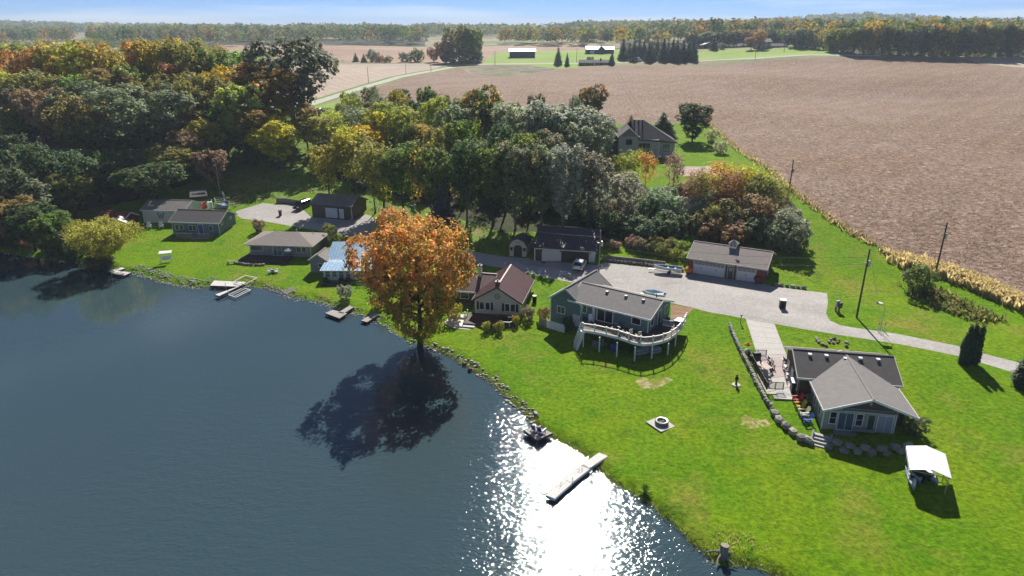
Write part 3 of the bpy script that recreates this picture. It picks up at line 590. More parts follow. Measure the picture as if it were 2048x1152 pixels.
m_.lathe([(0.02, -0.02), (0.14, 0.0), (0.02, 0.02)], (3.47, -0.05, 3.0), 8); m_.build('wall_medallion', 'blackMetal', t)
for x, y, h, m in ((3.45, 0.35, 1.35, 'brick'), (-0.8, 6.3, 1.6, 'galv')):
    c = MB(); c.box(x-0.3, x+0.3, y-0.3, y+0.3, 3.2, 3.9+h); ch = c.build('chimney', m, t)
    c = MB(); c.box(x-0.36, x+0.36, y-0.36, y+0.36, 3.9+h, 3.98+h); c.tube([(x, y, 3.98+h), (x, y, 4.2+h)], 0.12, 8); c.build('chimney_cap', 'blackMetal', ch)
door(t, -0.9, 3.4, 0.2, 0.9, 2.0, m='doorBrown', fr='doorBrown'); win(t, -2.6, 3.4, 0.9, 1.2, 1.0); win(t, 6.95, 2.5, 0.9, 0.7, 1.0, ang=PI/2); win(t, 6.95, 6.0, 0.9, 0.7, 1.0, ang=PI/2)
trimbox(t, 'white', (-0.04, 0.06, -0.05, 0.02, -0.3, 2.3), (6.89, 6.99, -0.05, 0.02, -0.3, 2.3), name='corner_trim')

# ---- white garage with dark metal roof
t = thing('white_garage', 'white garage with dark metal roof and brown overhead door behind the parked white car', 'garage', (4.04, 116.62, 2.76), -0.206)
gable(t, 0, 10.7, 0, 13.2, -0.6, 2.75, 4.55, 'sidingWhite', 'metalBrownRoof', 'x', 0.4, fasc='doorBrown', seams=0.5)
garage_door(t, 7.3, 0, 0.05, 4.9, 2.15, 'doorBrown'); door(t, 0.75, 0, 0.05, 0.95, 2.05, m='doorBrown', fr='doorBrown')
for x in (1.35, 4.65, 9.95): lamp(t, x, 0, 1.95)
trimbox(t, 'white', (-0.05, 0.08, -0.05, 0.02, -0.4, 2.6), (10.62, 10.75, -0.05, 0.02, -0.4, 2.6), name='corner_trim')
mt = MB(); mt.box(1.4, 2.3, -1.1, -0.5, 0.0, 0.05); mt.build('door_mat', 'black', t)

# ---- small gambrel shed
t = thing('gambrel_shed', 'small cream gambrel roofed shed with arched brown double door', 'shed', (-0.47, 119.55, 2.68), -0.243)
pr = [(0, -0.5), (3.2, -0.5), (3.2, 2.25), (2.65, 2.95), (1.6, 3.4), (0.55, 2.95), (0, 2.25)]
w = MB(); w.prism(pr, 0, 4.0, 'y'); w.build('wall', 'cream', t)
rp = [(-0.12, 2.1), (0.48, 3.0), (1.6, 3.48), (2.72, 3.0), (3.32, 2.1)]
for i in range(4):
    a_, b_ = rp[i], rp[i+1]; s_ = MB(); s_.slab([(a_[0], -0.15, a_[1]), (a_[0], 4.15, a_[1]), (b_[0], 4.15, b_[1]), (b_[0], -0.15, b_[1])], 0.08); s_.build('roof', 'metalBrownRoof', t)
dp = [(0.82, 0.05), (2.38, 0.05), (2.38, 1.7), (2.1, 2.1), (1.6, 2.22), (1.1, 2.1), (0.82, 1.7)]
d = MB(); d.prism(dp, -0.05, 0.02, 'y'); do = d.build('door', 'doorBrown', t); d = MB(); d.box(1.585, 1.615, -0.065, -0.05, 0.1, 2.2); d.build('door_gap', 'black', do)
for x in (0.38, 2.82): win(t, x, 0, 1.2, 0.3, 0.45, fr='brick')
for x in (1.3, 1.6, 1.9): trimbox(t, 'black', (x-0.07, x+0.07, -0.03, 0.0, 2.62, 2.74), name='gable_vent')

# ---- brick garage with cupola
t = thing('brick_garage', 'brick garage with two white overhead doors and a roof cupola', 'garage', (29.69, 108.42, 3.46), -0.489)
gable(t, 0, 12.1, 0, 8.4, -0.6, 2.65, 4.2, 'brick', 'shingleTan', 'x', 0.4, fasc='cream')
garage_door(t, 3.35, -0.05, 0.05, 4.9, 2.15, 'doorWhite', 4, 'glassSky', 8); garage_door(t, 9.3, -0.05, 0.05, 2.75, 2.15, 'doorWhite', 4, 'glassSky', 4)
for x, w_ in ((3.35, 4.9), (9.3, 2.75)):
    for s in (-1, 1): trimbox(t, 'cream', (x+s*(w_/2+0.09)-0.08, x+s*(w_/2+0.09)+0.08, -0.09, 0.0, 0, 2.3))
    for dx in ((-1.2, 1.2) if w_ > 3 else (0,)): trimbox(t, 'blackMetal', (x+dx-0.09, x+dx+0.09, -0.11, -0.09, 1.0, 1.2), name='door_handle')
door(t, 6.85, -0.03, 0.05, 0.85, 2.05, m='doorGreen', fr='cream'); trimbox(t, 'curtain', (6.6, 7.1, -0.09, -0.06, 1.35, 1.9), name='door_window')
c = MB(); c.box(5.55, 6.75, 3.6, 4.8, 3.6, 4.85); cu = c.build('cupola', 'galv', t)
c = MB(); c.loft([[(5.35, 3.4, 4.85), (6.95, 3.4, 4.85), (6.95, 5.0, 4.85), (5.35, 5.0, 4.85)], [(6.1, 4.15, 5.45), (6.2, 4.15, 5.45), (6.2, 4.25, 5.45), (6.1, 4.25, 5.45)]]); c.build('cupola_roof', 'shingleGrey', cu)
for q in ((5.75, 6.05), (6.25, 6.55)): trimbox(cu, 'black', (q[0], q[1], 3.57, 3.6, 4.45, 4.75), name='louvre')
c = MB(); c.tube([(6.15, 4.2, 5.4), (6.15, 4.2, 6.3)], 0.025, 6); c.beam((5.85, 4.2, 6.1), (6.5, 4.2, 6.1), 0.03, 0.08); c.rbox((6.25, 4.2, 6.3), (0.5, 0.03, 0.25)); c.build('weathervane', 'blackMetal', cu)
lamp(t, 7.6, -0.4, 2.25); g = MB(); g.box(12.1, 12.13, 3.2, 4.8, 0.4, 2.3); g.build('gable_panel', 'cream', t)

# ---- blue-grey house on the far bank
t = thing('blue_house', 'blue-grey house with dark roof and wooden deck near the white barn', 'house', (-70.5, 136.9, 1.9), -0.11)
gable(t, 0, 10.2, 0, 7.0, -0.6, 2.65, 4.2, 'sidingBlue', 'shingleDark', 'x', 0.4)
for x in (1.0, 2.05, 4.0, 4.8, 8.4): win(t, x, 0, 0.85, 0.68, 1.05)
door(t, 6.2, 0, 0.1, 0.95, 2.05, m='paintBlue'); win(t, 10.2, 1.4, 1.9, 0.6, 0.45, ang=PI/2); win(t, 10.2, 5.0, 2.1, 0.6, 0.45, ang=PI/2)
trimbox(t, 'white', (-0.04, 0.06, -0.05, 0.02, -0.3, 2.5), (10.14, 10.24, -0.05, 0.02, -0.3, 2.5), name='corner_trim')

# ---- white barn with a letter W
t = thing('white_barn', 'white boarded barn with rusty roof and a dark letter W', 'barn', (-80.6, 144.8, 2.35), -0.093)
gable(t, 0, 9.6, 0, 7.3, -0.6, 2.55, 3.9, 'sidingWhite', 'metalGrey', 'x', 0.2, fasc='white')
lt = MB(); pw = [(3.55, 1.95), (3.95, 0.75), (4.2, 1.6), (4.45, 0.75), (4.85, 1.95)]
for i in range(4): lt.beam((pw[i][0], -0.04, pw[i][1]), (pw[i+1][0], -0.04, pw[i+1][1]), 0.03, 0.17)
for x, z in ((3.55, 1.95), (4.2, 1.62), (4.85, 1.95)): lt.box(x-0.2, x+0.2, -0.055, -0.025, z-0.05, z+0.06)
lt.build('letter', 'paintNavy', t)
g = MB(); g.box(8.2, 9.4, -0.03, 0.0, 0.0, 2.1); g.build('barn_door', 'white', t)

# ---- tan hip-roofed house
t = thing('hip_roof_house', 'tan hip-roofed bungalow with white window frames near the boat lift', 'house', (-49.8, 123.9, 1.45), -0.099)
W_, D_, K_, O_ = 11.9, 7.4, 3.6, 0.85
w = MB(); w.box(0, W_, 0, D_, -0.6, 2.45); w.build('wall', 'sidingGreige', t)
E = 2.35; RZ = 3.75; ym = D_/2; p = [(-O_, -O_, E), (W_+O_, -O_, E), (W_+O_, D_+O_, E), (-O_, D_+O_, E)]; r1, r2 = (K_, ym, RZ), (W_-K_, ym, RZ)
for q in ([p[0], p[1], r2, r1], [p[1], p[2], r2], [p[2], p[3], r1, r2], [p[3], p[0], r1]): s_ = MB(); s_.slab(q, 0.05); s_.build('roof', 'shingleTan', t)
f = MB()
for i in range(4): a_, b_ = Vector(p[i]), Vector(p[(i+1) % 4]); f.beam(a_-Vector((0, 0, 0.1)), b_-Vector((0, 0, 0.1)), 0.08, 0.2)
f.build('fascia', 'cream', t); f = MB(); f.box(-O_, W_+O_, -O_, D_+O_, E-0.12, E-0.06); f.build('soffit', 'cream', t)
win(t, 1.35, 0, 1.0, 2.3, 0.85); win(t, 5.4, 0, 0.1, 1.7, 1.95, cols=2, name='sliding_door', glass='glassSky'); win(t, 9.6, 0, 0.95, 0.8, 0.9); win(t, 10.6, 0, 0.95, 0.8, 0.9)
trimbox(t, 'white', (-0.04, 0.06, -0.05, 0.02, -0.3, 2.3), (11.84, 11.94, -0.05, 0.02, -0.3, 2.3), name='corner_trim')
pipe(t, 7.6, 4.6, 3.4, 0.7); pipe(t, 10.6, 5.2, 2.8, 0.6)

# ---- house with the pale blue metal roof
t = thing('metal_roof_house', 'white sunroom house under a pale blue ribbed metal roof', 'house', (-32.72, 111.42, 1.0), -0.004)
w = MB(); w.prism([(0, -0.6), (3.6, -0.6), (3.6, 2.3), (0, 1.85)], 0, 10.2, 'x'); w.build('wall', 'sidingWhite', t)
w = MB(); w.prism([(3.6, -0.6), (13.0, -0.6), (13.0, 2.8), (9.6, 3.85), (3.6, 2.1)], 0.02, 10.18, 'x'); w.build('rear_wall', 'sidingWhite', t)
for y0, y1, z0, z1 in ((-0.4, 4.2, 1.86, 2.36), (4.2, 9.6, 2.36, 4.0)):
    n = 20; L_ = 11.0
    for i in range(n):
        xa, xb = -0.4+L_*i/n, -0.4+L_*(i+1)/n; s_ = MB(); s_.slab([(xa, y0, z0), (xb, y0, z0), (xb, y1, z1), (xa, y1, z1)], 0.06)
        up = Vector((0, -(z1-z0), y1-y0)).normalized()*0.02; s_.beam(Vector((xa, y0, z0))+up, Vector((xa, y1, z1))+up, 0.07, 0.06); s_.build('roof_panel', 'metalBlue', t)
s_ = MB(); s_.slab([(-0.4, 9.6, 4.0), (10.6, 9.6, 4.0), (10.6, 13.5, 2.8), (-0.4, 13.5, 2.8)], 0.06); s_.build('rear_roof', 'metalBlue', t)
for i in range(8): win(t, 0.75+1.18*i, 0, 0.6, 0.82, 0.95, rows=2, glass='glassSky')
g = MB(); g.beam((-0.45, -0.46, 1.84), (10.65, -0.46, 1.84), 0.1, 0.12); g.build('gutter', 'white', t)

t = thing('garden_shed', 'small tan gabled shed with one white window beside the metal-roofed house', 'shed', (-36.0, 115.3, 1.1), -0.12)
gable(t, 0, 3.1, 0, 3.6, -0.6, 2.25, 3.3, 'sidingGreige', 'shingleTan', 'y', 0.25, fasc='cream'); win(t, 1.9, 0, 1.0, 0.7, 0.6)

# ---- dark garage
t = thing('brown_garage', 'dark brown garage with weathered metal roof and pale overhead door', 'garage', (-43.9, 146.0, 3.15), -0.271)
gable(t, 0, 9.6, 0, 7.0, -0.6, 2.8, 4.25, 'sidingBrown', 'metalGrey', 'x', 0.35, fasc='doorBrown', seams=0.6)
garage_door(t, 4.75, 0, 0.05, 2.9, 2.15, 'doorWhite'); door(t, 7.2, 0, 0.05, 0.85, 2.0)
ds = MB(); ds.tube([(9.7, -0.2, 2.6), (9.7, -0.05, 0.2), (9.4, -1.4, 0.05)], 0.06, 6); ds.build('downspout', 'white', t)

# ---- upper house behind the tree line
t = thing('hilltop_house', 'large pale stone house with dark hip roof on the rise beside the soybean field', 'house', (28.4, 183.0, 8.8), -0.06)
w = MB(); w.box(0, 5.0, 0, 9, -1.5, 6.3); w.build('wing_wall', 'stonePale', t)
gable(t, 0, 5.0, 0, 9.0, 6.2, 6.3, 8.4, 'shingleTan', 'shingleDark', 'y', 0.35, wallname='gable_wall', fasc='cream')
w = MB(); w.box(4.9, 10.8, 1.5, 12, -1.5, 5.2); w.build('wall', 'stonePale', t)
w = MB(); w.box(10.8, 15.2, 2.8, 12, -1.5, 4.6); w.build('side_wall', 'stonePale', t)
pk = [(3.6, 7.6, 9.6), (7.2, 7.6, 9.6)]
for q in ([(4.5, 0.9, 5.3), (11.4, 0.9, 5.3), (16.0, 2.2, 4.3), pk[1], pk[0]], [(16.0, 2.2, 4.3), (16.0, 13.0, 4.3), pk[1]], [(16.0, 13.0, 4.3), (-2.5, 13.0, 4.3), pk[0], pk[1]], [(-2.5, 13.0, 4.3), (-2.5, 3.0, 4.3), pk[0]]):
    for i in range(1, len(q)-1): s_ = MB(); s_.slab([q[0], q[i], q[i+1]], 0.12); s_.build('roof', 'shingleDark', t)
w = MB(); w.box(-3.5, 0, 3.5, 11, -1.5, 4.2); w.build('porch_wall', 'brownSiding', t); s_ = MB(); s_.slab([(-4.4, 2.6, 3.6), (-0.1, 2.6, 5.0), (-0.1, 9, 5.0), (-4.4, 9, 3.6)], 0.12); s_.build('porch_roof', 'shingleTan', t)
win(t, 2.6, 0, 4.2, 1.5, 1.3, cols=2, fr='doorBrown'); win(t, 2.4, 0, 0.9, 1.8, 1.4, cols=2, fr='white', glass='glassSky')
win(t, 6.9, 1.5, 0.6, 3.0, 2.0, cols=3, fr='cream'); win(t, 6.9, 1.5, 2.9, 3.0, 1.4, cols=3, fr='cream'); win(t, 12.9, 2.8, 2.0, 1.5, 1.7, cols=2, fr='doorBrown', glass='glassSky'); win(t, 12.9, 2.8, -0.6, 1.3, 0.7, fr='doorBrown')
for x in (4.4, 5.6, 6.6):
    c = MB(); c.box(x-0.2, x+0.2, 6.3, 6.7, 8.2, 9.9); c.build('flue', 'blackMetal', t)
trimbox(t, 'white', (10.7, 10.86, 1.42, 1.56, -1, 5.1), name='downspout')

# ---- small sheds by the wood
t = thing('white_shed', 'small white gabled shed behind the willow', 'shed', at(222, 467)[:3]-np.array([0, 0, 0.1]), 0.35)
gable(t, 0, 3.4, 0, 3.0, -0.3, 1.9, 2.9, 'sidingWhite', 'metalGrey', 'y', 0.15); door(t, 1.7, 0, 0, 1.0, 1.8)
t = thing('red_shed', 'dark red shed with mossy roof behind the white shed', 'shed', at(200, 452)[:3]-np.array([0, 0, 0.1]), -0.25)
gable(t, 0, 6.6, 0, 4.0, -0.3, 2.0, 3.0, 'redBarn', 'redBarn', 'x', 0.2, fasc='white'); door(t, 2.4, 0, 0, 1.2, 1.9, m='redBarn', knob=False)
t = thing('wood_cabin', 'low brown cabin with pale roof half hidden under the oak', 'cabin', at(84, 395)[:3]-np.array([0, 0, 0.1]), 0.25)
gable(t, 0, 9.0, 0, 6.5, -0.5, 2.4, 3.5, 'sidingBrown', 'roofWhite', 'x', 0.4); win(t, 2.0, 0, 0.8, 1.0, 1.0); door(t, 5.0, 0, 0.0, 0.9, 2.0); win(t, 7.4, 0, 0.8, 1.0, 1.0)

# ---- far farm buildings
def far(px, py): q = at(px, py); return (q[0], q[1], q[2]-0.1)
t = thing('farm_barn', 'long navy metal barn with bright white roof beside the farm track', 'barn', far(1019, 116), 0.0)
gable(t, 0, 21, 0, 14, -1, 5.2, 7.2, 'navyMetal', 'roofWhite', 'x', 0.5, fasc='white'); trimbox(t, 'white', (-0.05, 0.3, -0.1, 0, 0, 5), (20.7, 21.05, -0.1, 0, 0, 5), name='corner_trim'); garage_door(t, 6, 0, 0, 5, 4, 'navyMetal')
t = thing('farm_barn', 'navy barn with white roof and a pointed cross gable', 'barn', far(1173, 108), 0.0)
gable(t, 0, 24, 0, 12, -1, 4.0, 6.4, 'navyMetal', 'roofWhite', 'x', 0.5, fasc='white'); gable(t, 10, 16, -1.5, 6, -1, 4.0, 6.6, 'navyMetal', 'navyMetal', 'y', 0.4, wallname='cross_wall'); garage_door(t, 5, 0, 0, 4, 3, 'doorWhite')
t = thing('farm_house', 'long low dark brick farmhouse beside two spruces', 'house', far(1159, 132), 0.0)
gable(t, 0, 22, 0, 8, -1, 2.6, 4.0, 'brick', 'shingleDark', 'x', 0.5)
for x in (3, 8, 13, 18): win(t, x, 0, 0.9, 1.5, 1.2)
door(t, 10.6, 0, 0, 1.0, 2.1); c = MB(); c.box(15, 16, 3.4, 4.4, 3, 5.2); c.build('chimney', 'brick', t)
t = thing('hill_house', 'grey two-storey house with long low wing on the far green rise', 'house', far(1513, 98), 0.0)
gable(t, 0, 12, 0, 11, -1, 6.2, 8.6, 'fabricGrey', 'shingleTan', 'x', 0.7); gable(t, 12, 28, 2, 9, -1, 2.8, 4.6, 'fabricGrey', 'shingleTan', 'x', 0.5, wallname='wing_wall')
for x in (2.2, 6, 9.8): win(t, x, 0, 1, 1.6, 1.5); win(t, x, 0, 4, 1.6, 1.4)
for x in (15, 19, 24): win(t, x, 2, 0.9, 1.8, 1.2)
t = thing('pole_barn', 'small red open pole barn with slanting white roof at the wood edge', 'barn', far(1403, 98), 0.15)
w = MB(); w.prism([(0, 0), (7, 0), (7, 6), (0, 3.8)], 0, 7, 'y'); w.build('wall', 'redBarn', t); s_ = MB(); s_.slab([(-0.6, -0.6, 3.7), (-0.6, 7.6, 3.7), (7.8, 7.6, 6.3), (7.8, -0.6, 6.3)], 0.25); s_.build('roof', 'roofWhite', t)
d = MB(); d.box(2, 5, -0.05, 0.02, 0, 3.2); d.build('barn_door', 'black', t)
# ------------------------------------------------------------------ raised white deck of the teal house
DZ = 4.0
edge = [np.array(plane(px, py, DZ)[:2]) for px, py in ((1165,660),(1197,665),(1233,673.5),(1270,686),(1287,688.5),(1304,687),(1322,683.5),(1338,678),(1353,667.5),(1365,654),(1372,640))]
ca, sa = math.cos(TA), math.sin(TA)
def tl(u, v): return np.array([TX+u*ca-v*sa, TY+u*sa+v*ca])
t = thing('raised_deck', 'raised white railed deck curving round the teal house on tall posts', 'deck', (16.0, 81.0, gz(16, 81)))
O = np.array([16.0, 81.0, gz(16, 81)])
def loc(p, z): return (p[0]-O[0], p[1]-O[1], z-O[2])
inner = [tl(0, 6.6), tl(0, 0), tl(-9.9, 0)]
pg = [tuple(p-O[:2]) for p in edge+inner]
d = MB(); d.prism(pg, DZ-0.14-O[2], DZ-O[2], 'z'); d.build('deck_floor', 'darkWood', t)
f = MB()
for a_, b_ in zip(edge[:-1], edge[1:]): f.beam(loc(a_, DZ-0.13), loc(b_, DZ-0.13), 0.06, 0.34)
f.build('rim_board', 'white', t)
# railing: sample the curve evenly
pl = [edge[0]]
for a_, b_ in zip(edge[:-1], edge[1:]):
    n = max(1, int(np.hypot(*(b_-a_))/0.3)); pl += [a_+(b_-a_)*(i+1)/n for i in range(n)]
cum = np.concatenate([[0], np.cumsum([np.hypot(*(b-a)) for a, b in zip(pl[:-1], pl[1:])])])
def along(s): i = min(np.searchsorted(cum, s), len(pl)-1); i = max(i, 1); u = (s-cum[i-1])/(cum[i]-cum[i-1]+1e-9); return pl[i-1]+(pl[i]-pl[i-1])*u
L_ = cum[-1]; npst = 12
for i in range(npst+1):
    p = along(L_*i/npst); b = MB(); b.box(-0.07, 0.07, -0.07, 0.07, 0, 1.05); b.box(-0.09, 0.09, -0.09, 0.09, 1.05, 1.12); b.build('railing_post', 'white', t, loc=loc(p, DZ))
for i in range(len(pl)-1): pass
for zz, ww, hh, nm in ((0.98, 0.13, 0.07, 'top_rail'), (0.1, 0.05, 0.06, 'bottom_rail')):
    b = MB()
    for a_, b_ in zip(pl[:-1], pl[1:]): b.beam(loc(a_, DZ+zz), loc(b_, DZ+zz), ww, hh)
    b.build(nm, 'white', t)
for zz in (0.3, 0.48, 0.66, 0.84):
    b = MB()
    for a_, b_ in zip(pl[:-1], pl[1:]): b.beam(loc(a_, DZ+zz), loc(b_, DZ+zz), 0.012, 0.012)
    b.build('cable_rail', 'blackMetal', t)
for px, py in ((1198,704),(1233,714),(1268.7,722),(1303,717),(1335,710),(1350,692),(1166,694)):
    q = at(px, py); h = DZ-0.3-q[2]; b = MB(); b.box(-0.08, 0.08, -0.08, 0.08, -0.2, h); b.build('support_post', 'white', t, loc=(q[0]-O[0], q[1]-O[1], q[2]-O[2]))
# stairs down to the lawn
top = edge[0]; bq = at(1151, 697); bot = np.array(bq[:2]); dv = (bot-top); n = 11; sd = dv/np.hypot(*dv); sx = np.array([-sd[1], sd[0]])
for i in range(n):
    s_ = (i+0.5)/n; p = top+dv*s_; z = DZ-(DZ-bq[2])*(i+1)/n; b = MB(); c = loc(p, z); b.rbox((c[0], c[1], c[2]), (1.0, 0.3, 0.05), math.atan2(sx[1], sx[0])); b.build('stair_tread', 'white', t)
for s_ in (-0.52, 0.52):
    b = MB(); b.beam(loc(top+sx*s_, DZ-0.1), loc(bot+sx*s_, bq[2]), 0.05, 0.28); b.build('stair_stringer', 'white', t)
    b = MB(); b.beam(loc(top+sx*s_, DZ+0.95), loc(bot+sx*s_, bq[2]+0.95), 0.08, 0.08); b.beam(loc(bot+sx*s_, bq[2]-0.1), loc(bot+sx*s_, bq[2]+0.98), 0.1, 0.1)
    b.beam(loc((top+bot)/2+sx*s_, (DZ+bq[2])/2-0.1), loc((top+bot)/2+sx*s_, (DZ+bq[2])/2+0.95), 0.08, 0.08); b.beam(loc(top+sx*s_, DZ+0.5), loc(bot+sx*s_, bq[2]+0.5), 0.04, 0.04); b.build('stair_rail', 'white', t)
# furniture kit -------------------------------------------------------
def chair(name, label, loc_, rz, m, group=None, s=1.0):
    c = thing(name, label, 'chair', loc_, rz, group)
    b = MB(); b.rbox((0, 0, 0.42), (0.56, 0.52, 0.05)); b.build('seat', m, c)
    b = MB(); b.rbox((0, 0.3, 0.78), (0.54, 0.05, 0.75), 0, -0.18); b.build('backrest', m, c)
    for sx_ in (-1, 1):
        b = MB(); b.box(sx_*0.31-0.04, sx_*0.31+0.04, -0.28, 0.3, 0.6, 0.64); b.build('armrest', m, c)
        for y in (-0.24, 0.24): b = MB(); b.box(sx_*0.29-0.03, sx_*0.29+0.03, y-0.03, y+0.03, 0, 0.6); b.build('leg', m, c)
    c.scale = (s, s, s); return c
def adirondack(name, label, loc_, rz, m, s=1.0, group=None):
    c = thing(name, label, 'chair', loc_, rz, group)
    for i in range(5): b = MB(); b.rbox((0, -0.32+0.13*i, 0.36-0.03*i), (0.56, 0.11, 0.03), 0, -0.2); b.build('seat_slat', m, c)
    for i in range(5): x = -0.24+0.12*i; b = MB(); b.rbox((x, 0.38, 0.62), (0.1, 0.03, 0.86-0.05*abs(i-2)*2), 0, -0.42); b.build('back_slat', m, c)
    for sx_ in (-1, 1):
        b = MB(); b.box(sx_*0.36-0.07, sx_*0.36+0.07, -0.42, 0.35, 0.55, 0.58); b.build('armrest', m, c)
        b = MB(); b.box(sx_*0.33-0.03, sx_*0.33+0.03, -0.38, -0.28, 0, 0.55); b.build('leg', m, c); b = MB(); b.beam((sx_*0.33, -0.3, 0.33), (sx_*0.33, 0.5, 0.03), 0.04, 0.1); b.build('rear_leg', m, c)
    c.scale = (s, s, s); return c
def table(name, label, loc_, rz, w, d, h, m, lm, group=None):
    c = thing(name, label, 'table', loc_, rz, group); b = MB(); b.box(-w/2, w/2, -d/2, d/2, h-0.05, h); b.build('table_top', m, c)
    for sx_ in (-1, 1):
        for sy in (-1, 1): b = MB(); b.box(sx_*(w/2-0.08)-0.04, sx_*(w/2-0.08)+0.04, sy*(d/2-0.08)-0.04, sy*(d/2-0.08)+0.04, 0, h-0.05); b.build('leg', lm, c)
    return c
def onz(px, py, z): q = plane(px, py, z); return (q[0], q[1], z)
# deck furniture (stands on the deck floor)
chair('rocking_chair', 'pale wooden armchair on the white deck, nearer the stair end of the pair', onz(1258, 672, DZ), -2.7, 'cream'); chair('rocking_chair', 'pale wooden armchair on the white deck, nearer the curved corner', onz(1276, 677, DZ), -2.8, 'cream')
chair('deck_chair', 'dark metal chair on the white deck before the sliding door, beside the stair end', onz(1228, 664, DZ), -0.6, 'blackMetal'); chair('deck_chair', 'dark metal chair on the white deck between the sliding door and rocking chairs', onz(1241, 668, DZ), 2.2, 'blackMetal')
table('deck_table', 'round-edged dark table under the teal house window on the deck', onz(1273, 657, DZ), TA, 1.4, 0.9, 0.75, 'blackMetal', 'blackMetal')
chair('deck_chair', 'blue cushioned chair on the white deck beside the sliding door', onz(1243, 654, DZ), -0.6, 'fabricBlue')
chair('deck_chair', 'pale low chair standing at the head of the deck stairs', onz(1182, 645, DZ), 0.3, 'white')
b = MB(); b.box(-0.7, 0.7, -0.45, 0.45, 0.85, 0.92); g = thing('grill_table', 'pale topped bar table at the far rail of the white deck', 'table', onz(1357, 651, DZ), 0.9); b.build('table_top', 'white', g); b = MB(); b.box(-0.55, 0.55, -0.35, 0.35, 0, 0.85); b.build('cabinet', 'doorBrown', g)
gt = thing('deck_gate', 'small white railing panel between deck and mulch bed', 'gate', onz(1325, 652, DZ), -0.45)
b = MB(); b.box(0, 1.4, -0.03, 0.03, 0.9, 1.0); b.box(0, 1.4, -0.03, 0.03, 0.1, 0.18); b.build('rail', 'white', gt)
for i in range(9): b = MB(); b.box(0.02+i*0.165, 0.06+i*0.165, -0.02, 0.02, 0.18, 0.9); b.build('baluster', 'white', gt)
# below the deck
for (px, py, nm, lb, m, sz) in ((1192, 692, 'storage_crate', 'tan wicker hamper standing in the shade under the deck', 'woodWeathered', (0.9, 0.9, 0.8)), (1228, 700, 'tarp_bundle', 'blue tarp bundle stored under the deck', 'fabricBlue', (1.0, 0.8, 1.0)), (1284, 706, 'tarp_bundle', 'grey covered kayak stack under the curved corner of the deck', 'fabricGrey', (2.2, 0.9, 0.9)), (1310, 704, 'tarp_bundle', 'grey covered barrow under the deck by the last posts', 'fabricGrey', (1.6, 0.9, 0.8))):
    q = at(px, py); c = thing(nm, lb, 'storage', q, 0.4); b = MB(); a, bb, h = sz
    b.loft([[(x*a/2*k, y*bb/2*k, z*h) for x, y in ((-1,-.7),(-.7,-1),(.7,-1),(1,-.7),(1,.7),(.7,1),(-.7,1),(-1,.7))] for z, k in ((0, 1), (0.6, 0.98), (0.85, 0.85), (1, 0.45))]); b.build('cover', m, c); b = MB(); b.beam((-a*0.5, 0, h*0.45), (a*0.5, 0, h*0.45), bb*1.02, 0.04); b.build('strap', 'blackMetal', c)
chair('patio_chair', 'yellowish wooden chair in the shade under the deck', at(1207, 695), 0.5, 'woodWeathered')
# white picket fence beside the teal house wing
fp, fq = at(1093, 655), at(1129, 666); t = thing('picket_fence', 'white board fence panel in front of the teal house wing', 'fence', fp, math.atan2(fq[1]-fp[1], fq[0]-fp[0])); L_ = math.hypot(fq[0]-fp[0], fq[1]-fp[1])
for i in range(18): b = MB(); b.box(i*L_/18+0.01, (i+1)*L_/18-0.01, -0.02, 0.02, 0.0, 1.25); b.build('picket', 'white', t)
for z in (0.25, 1.0): b = MB(); b.box(0, L_, 0.02, 0.07, z, z+0.09); b.build('rail', 'white', t)
fp2 = at(1078, 650); t = thing('fence_panel', 'grey weathered fence panel beside the white picket fence', 'fence', fp2, math.atan2(fp[1]-fp2[1], fp[0]-fp2[0])); L_ = math.hypot(fp[0]-fp2[0], fp[1]-fp2[1])-0.05
for i in range(5): b = MB(); b.box(0, L_, -0.02, 0.02, 0.05+i*0.24, 0.27+i*0.24); b.build('board', 'woodWeathered', t)
for x in (0, L_): b = MB(); b.box(x-0.05, x+0.05, 0.02, 0.12, 0, 1.3); b.build('post', 'woodWeathered', t)

# ------------------------------------------------------------------ docks on the lake
def dock(label, corners, z=0.45, m='deckGrey', posts=(), skirt='darkWood', name='dock', ph=0.9, frame=None):
    """corners in pixels on the deck plane z, each polygon one deck section"""
    c0 = plane(*corners[0][0], z); t = thing(name, label, 'dock', (c0[0], c0[1], 0.0))
    for poly in corners:
        P = [plane(px, py, z) for px, py in poly]; q = [(p[0]-c0[0], p[1]-c0[1]) for p in P]
        # planks across the longer side
        A, B, C, D = [Vector((a, b, 0)) for a, b in q]; n = max(4, int((B-A).length/0.32))
        for i in range(n):
            a_, b_ = A.lerp(B, (i+0.03)/n), A.lerp(B, (i+0.97)/n); c_, d_ = D.lerp(C, (i+0.97)/n), D.lerp(C, (i+0.03)/n)
            pk = MB(); pk.prism([(a_.x, a_.y), (b_.x, b_.y), (c_.x, c_.y), (d_.x, d_.y)], z-0.05, z, 'z'); pk.build('plank', m, t)
        f = MB()
        for i in range(4): a_, b_ = q[i], q[(i+1) % 4]; f.beam((a_[0], a_[1], z-0.16), (b_[0], b_[1], z-0.16), 0.08, 0.22)
        f.build('frame', frame or skirt, t)
    for px, py in posts:
        p = plane(px, py, z); b = MB(); b.tube([(0, 0, -1.2), (0, 0, z+ph)], 0.04, 6); b.build('post', 'galv', t, loc=(p[0]-c0[0], p[1]-c0[1], 0))
    return t
dock('small L-shaped pale dock by the willow trunk', [[(216,541),(244,534.5),(250,537),(221,544.5)], [(233,541),(262,545),(248,551),(222,546)]], 0.5, 'deckPale', ((223,548),(243,550),(259,541),(239,536)))
dock('large pale platform dock with a narrow finger beside the boat lift', [[(428,561),(493,564),(476,573),(420,571)], [(476,573),(488,568),(438,592),(430,589)]], 0.6, 'deckPale', ((431,590),(452,578),(474,568),(500,571)), ph=1.1)
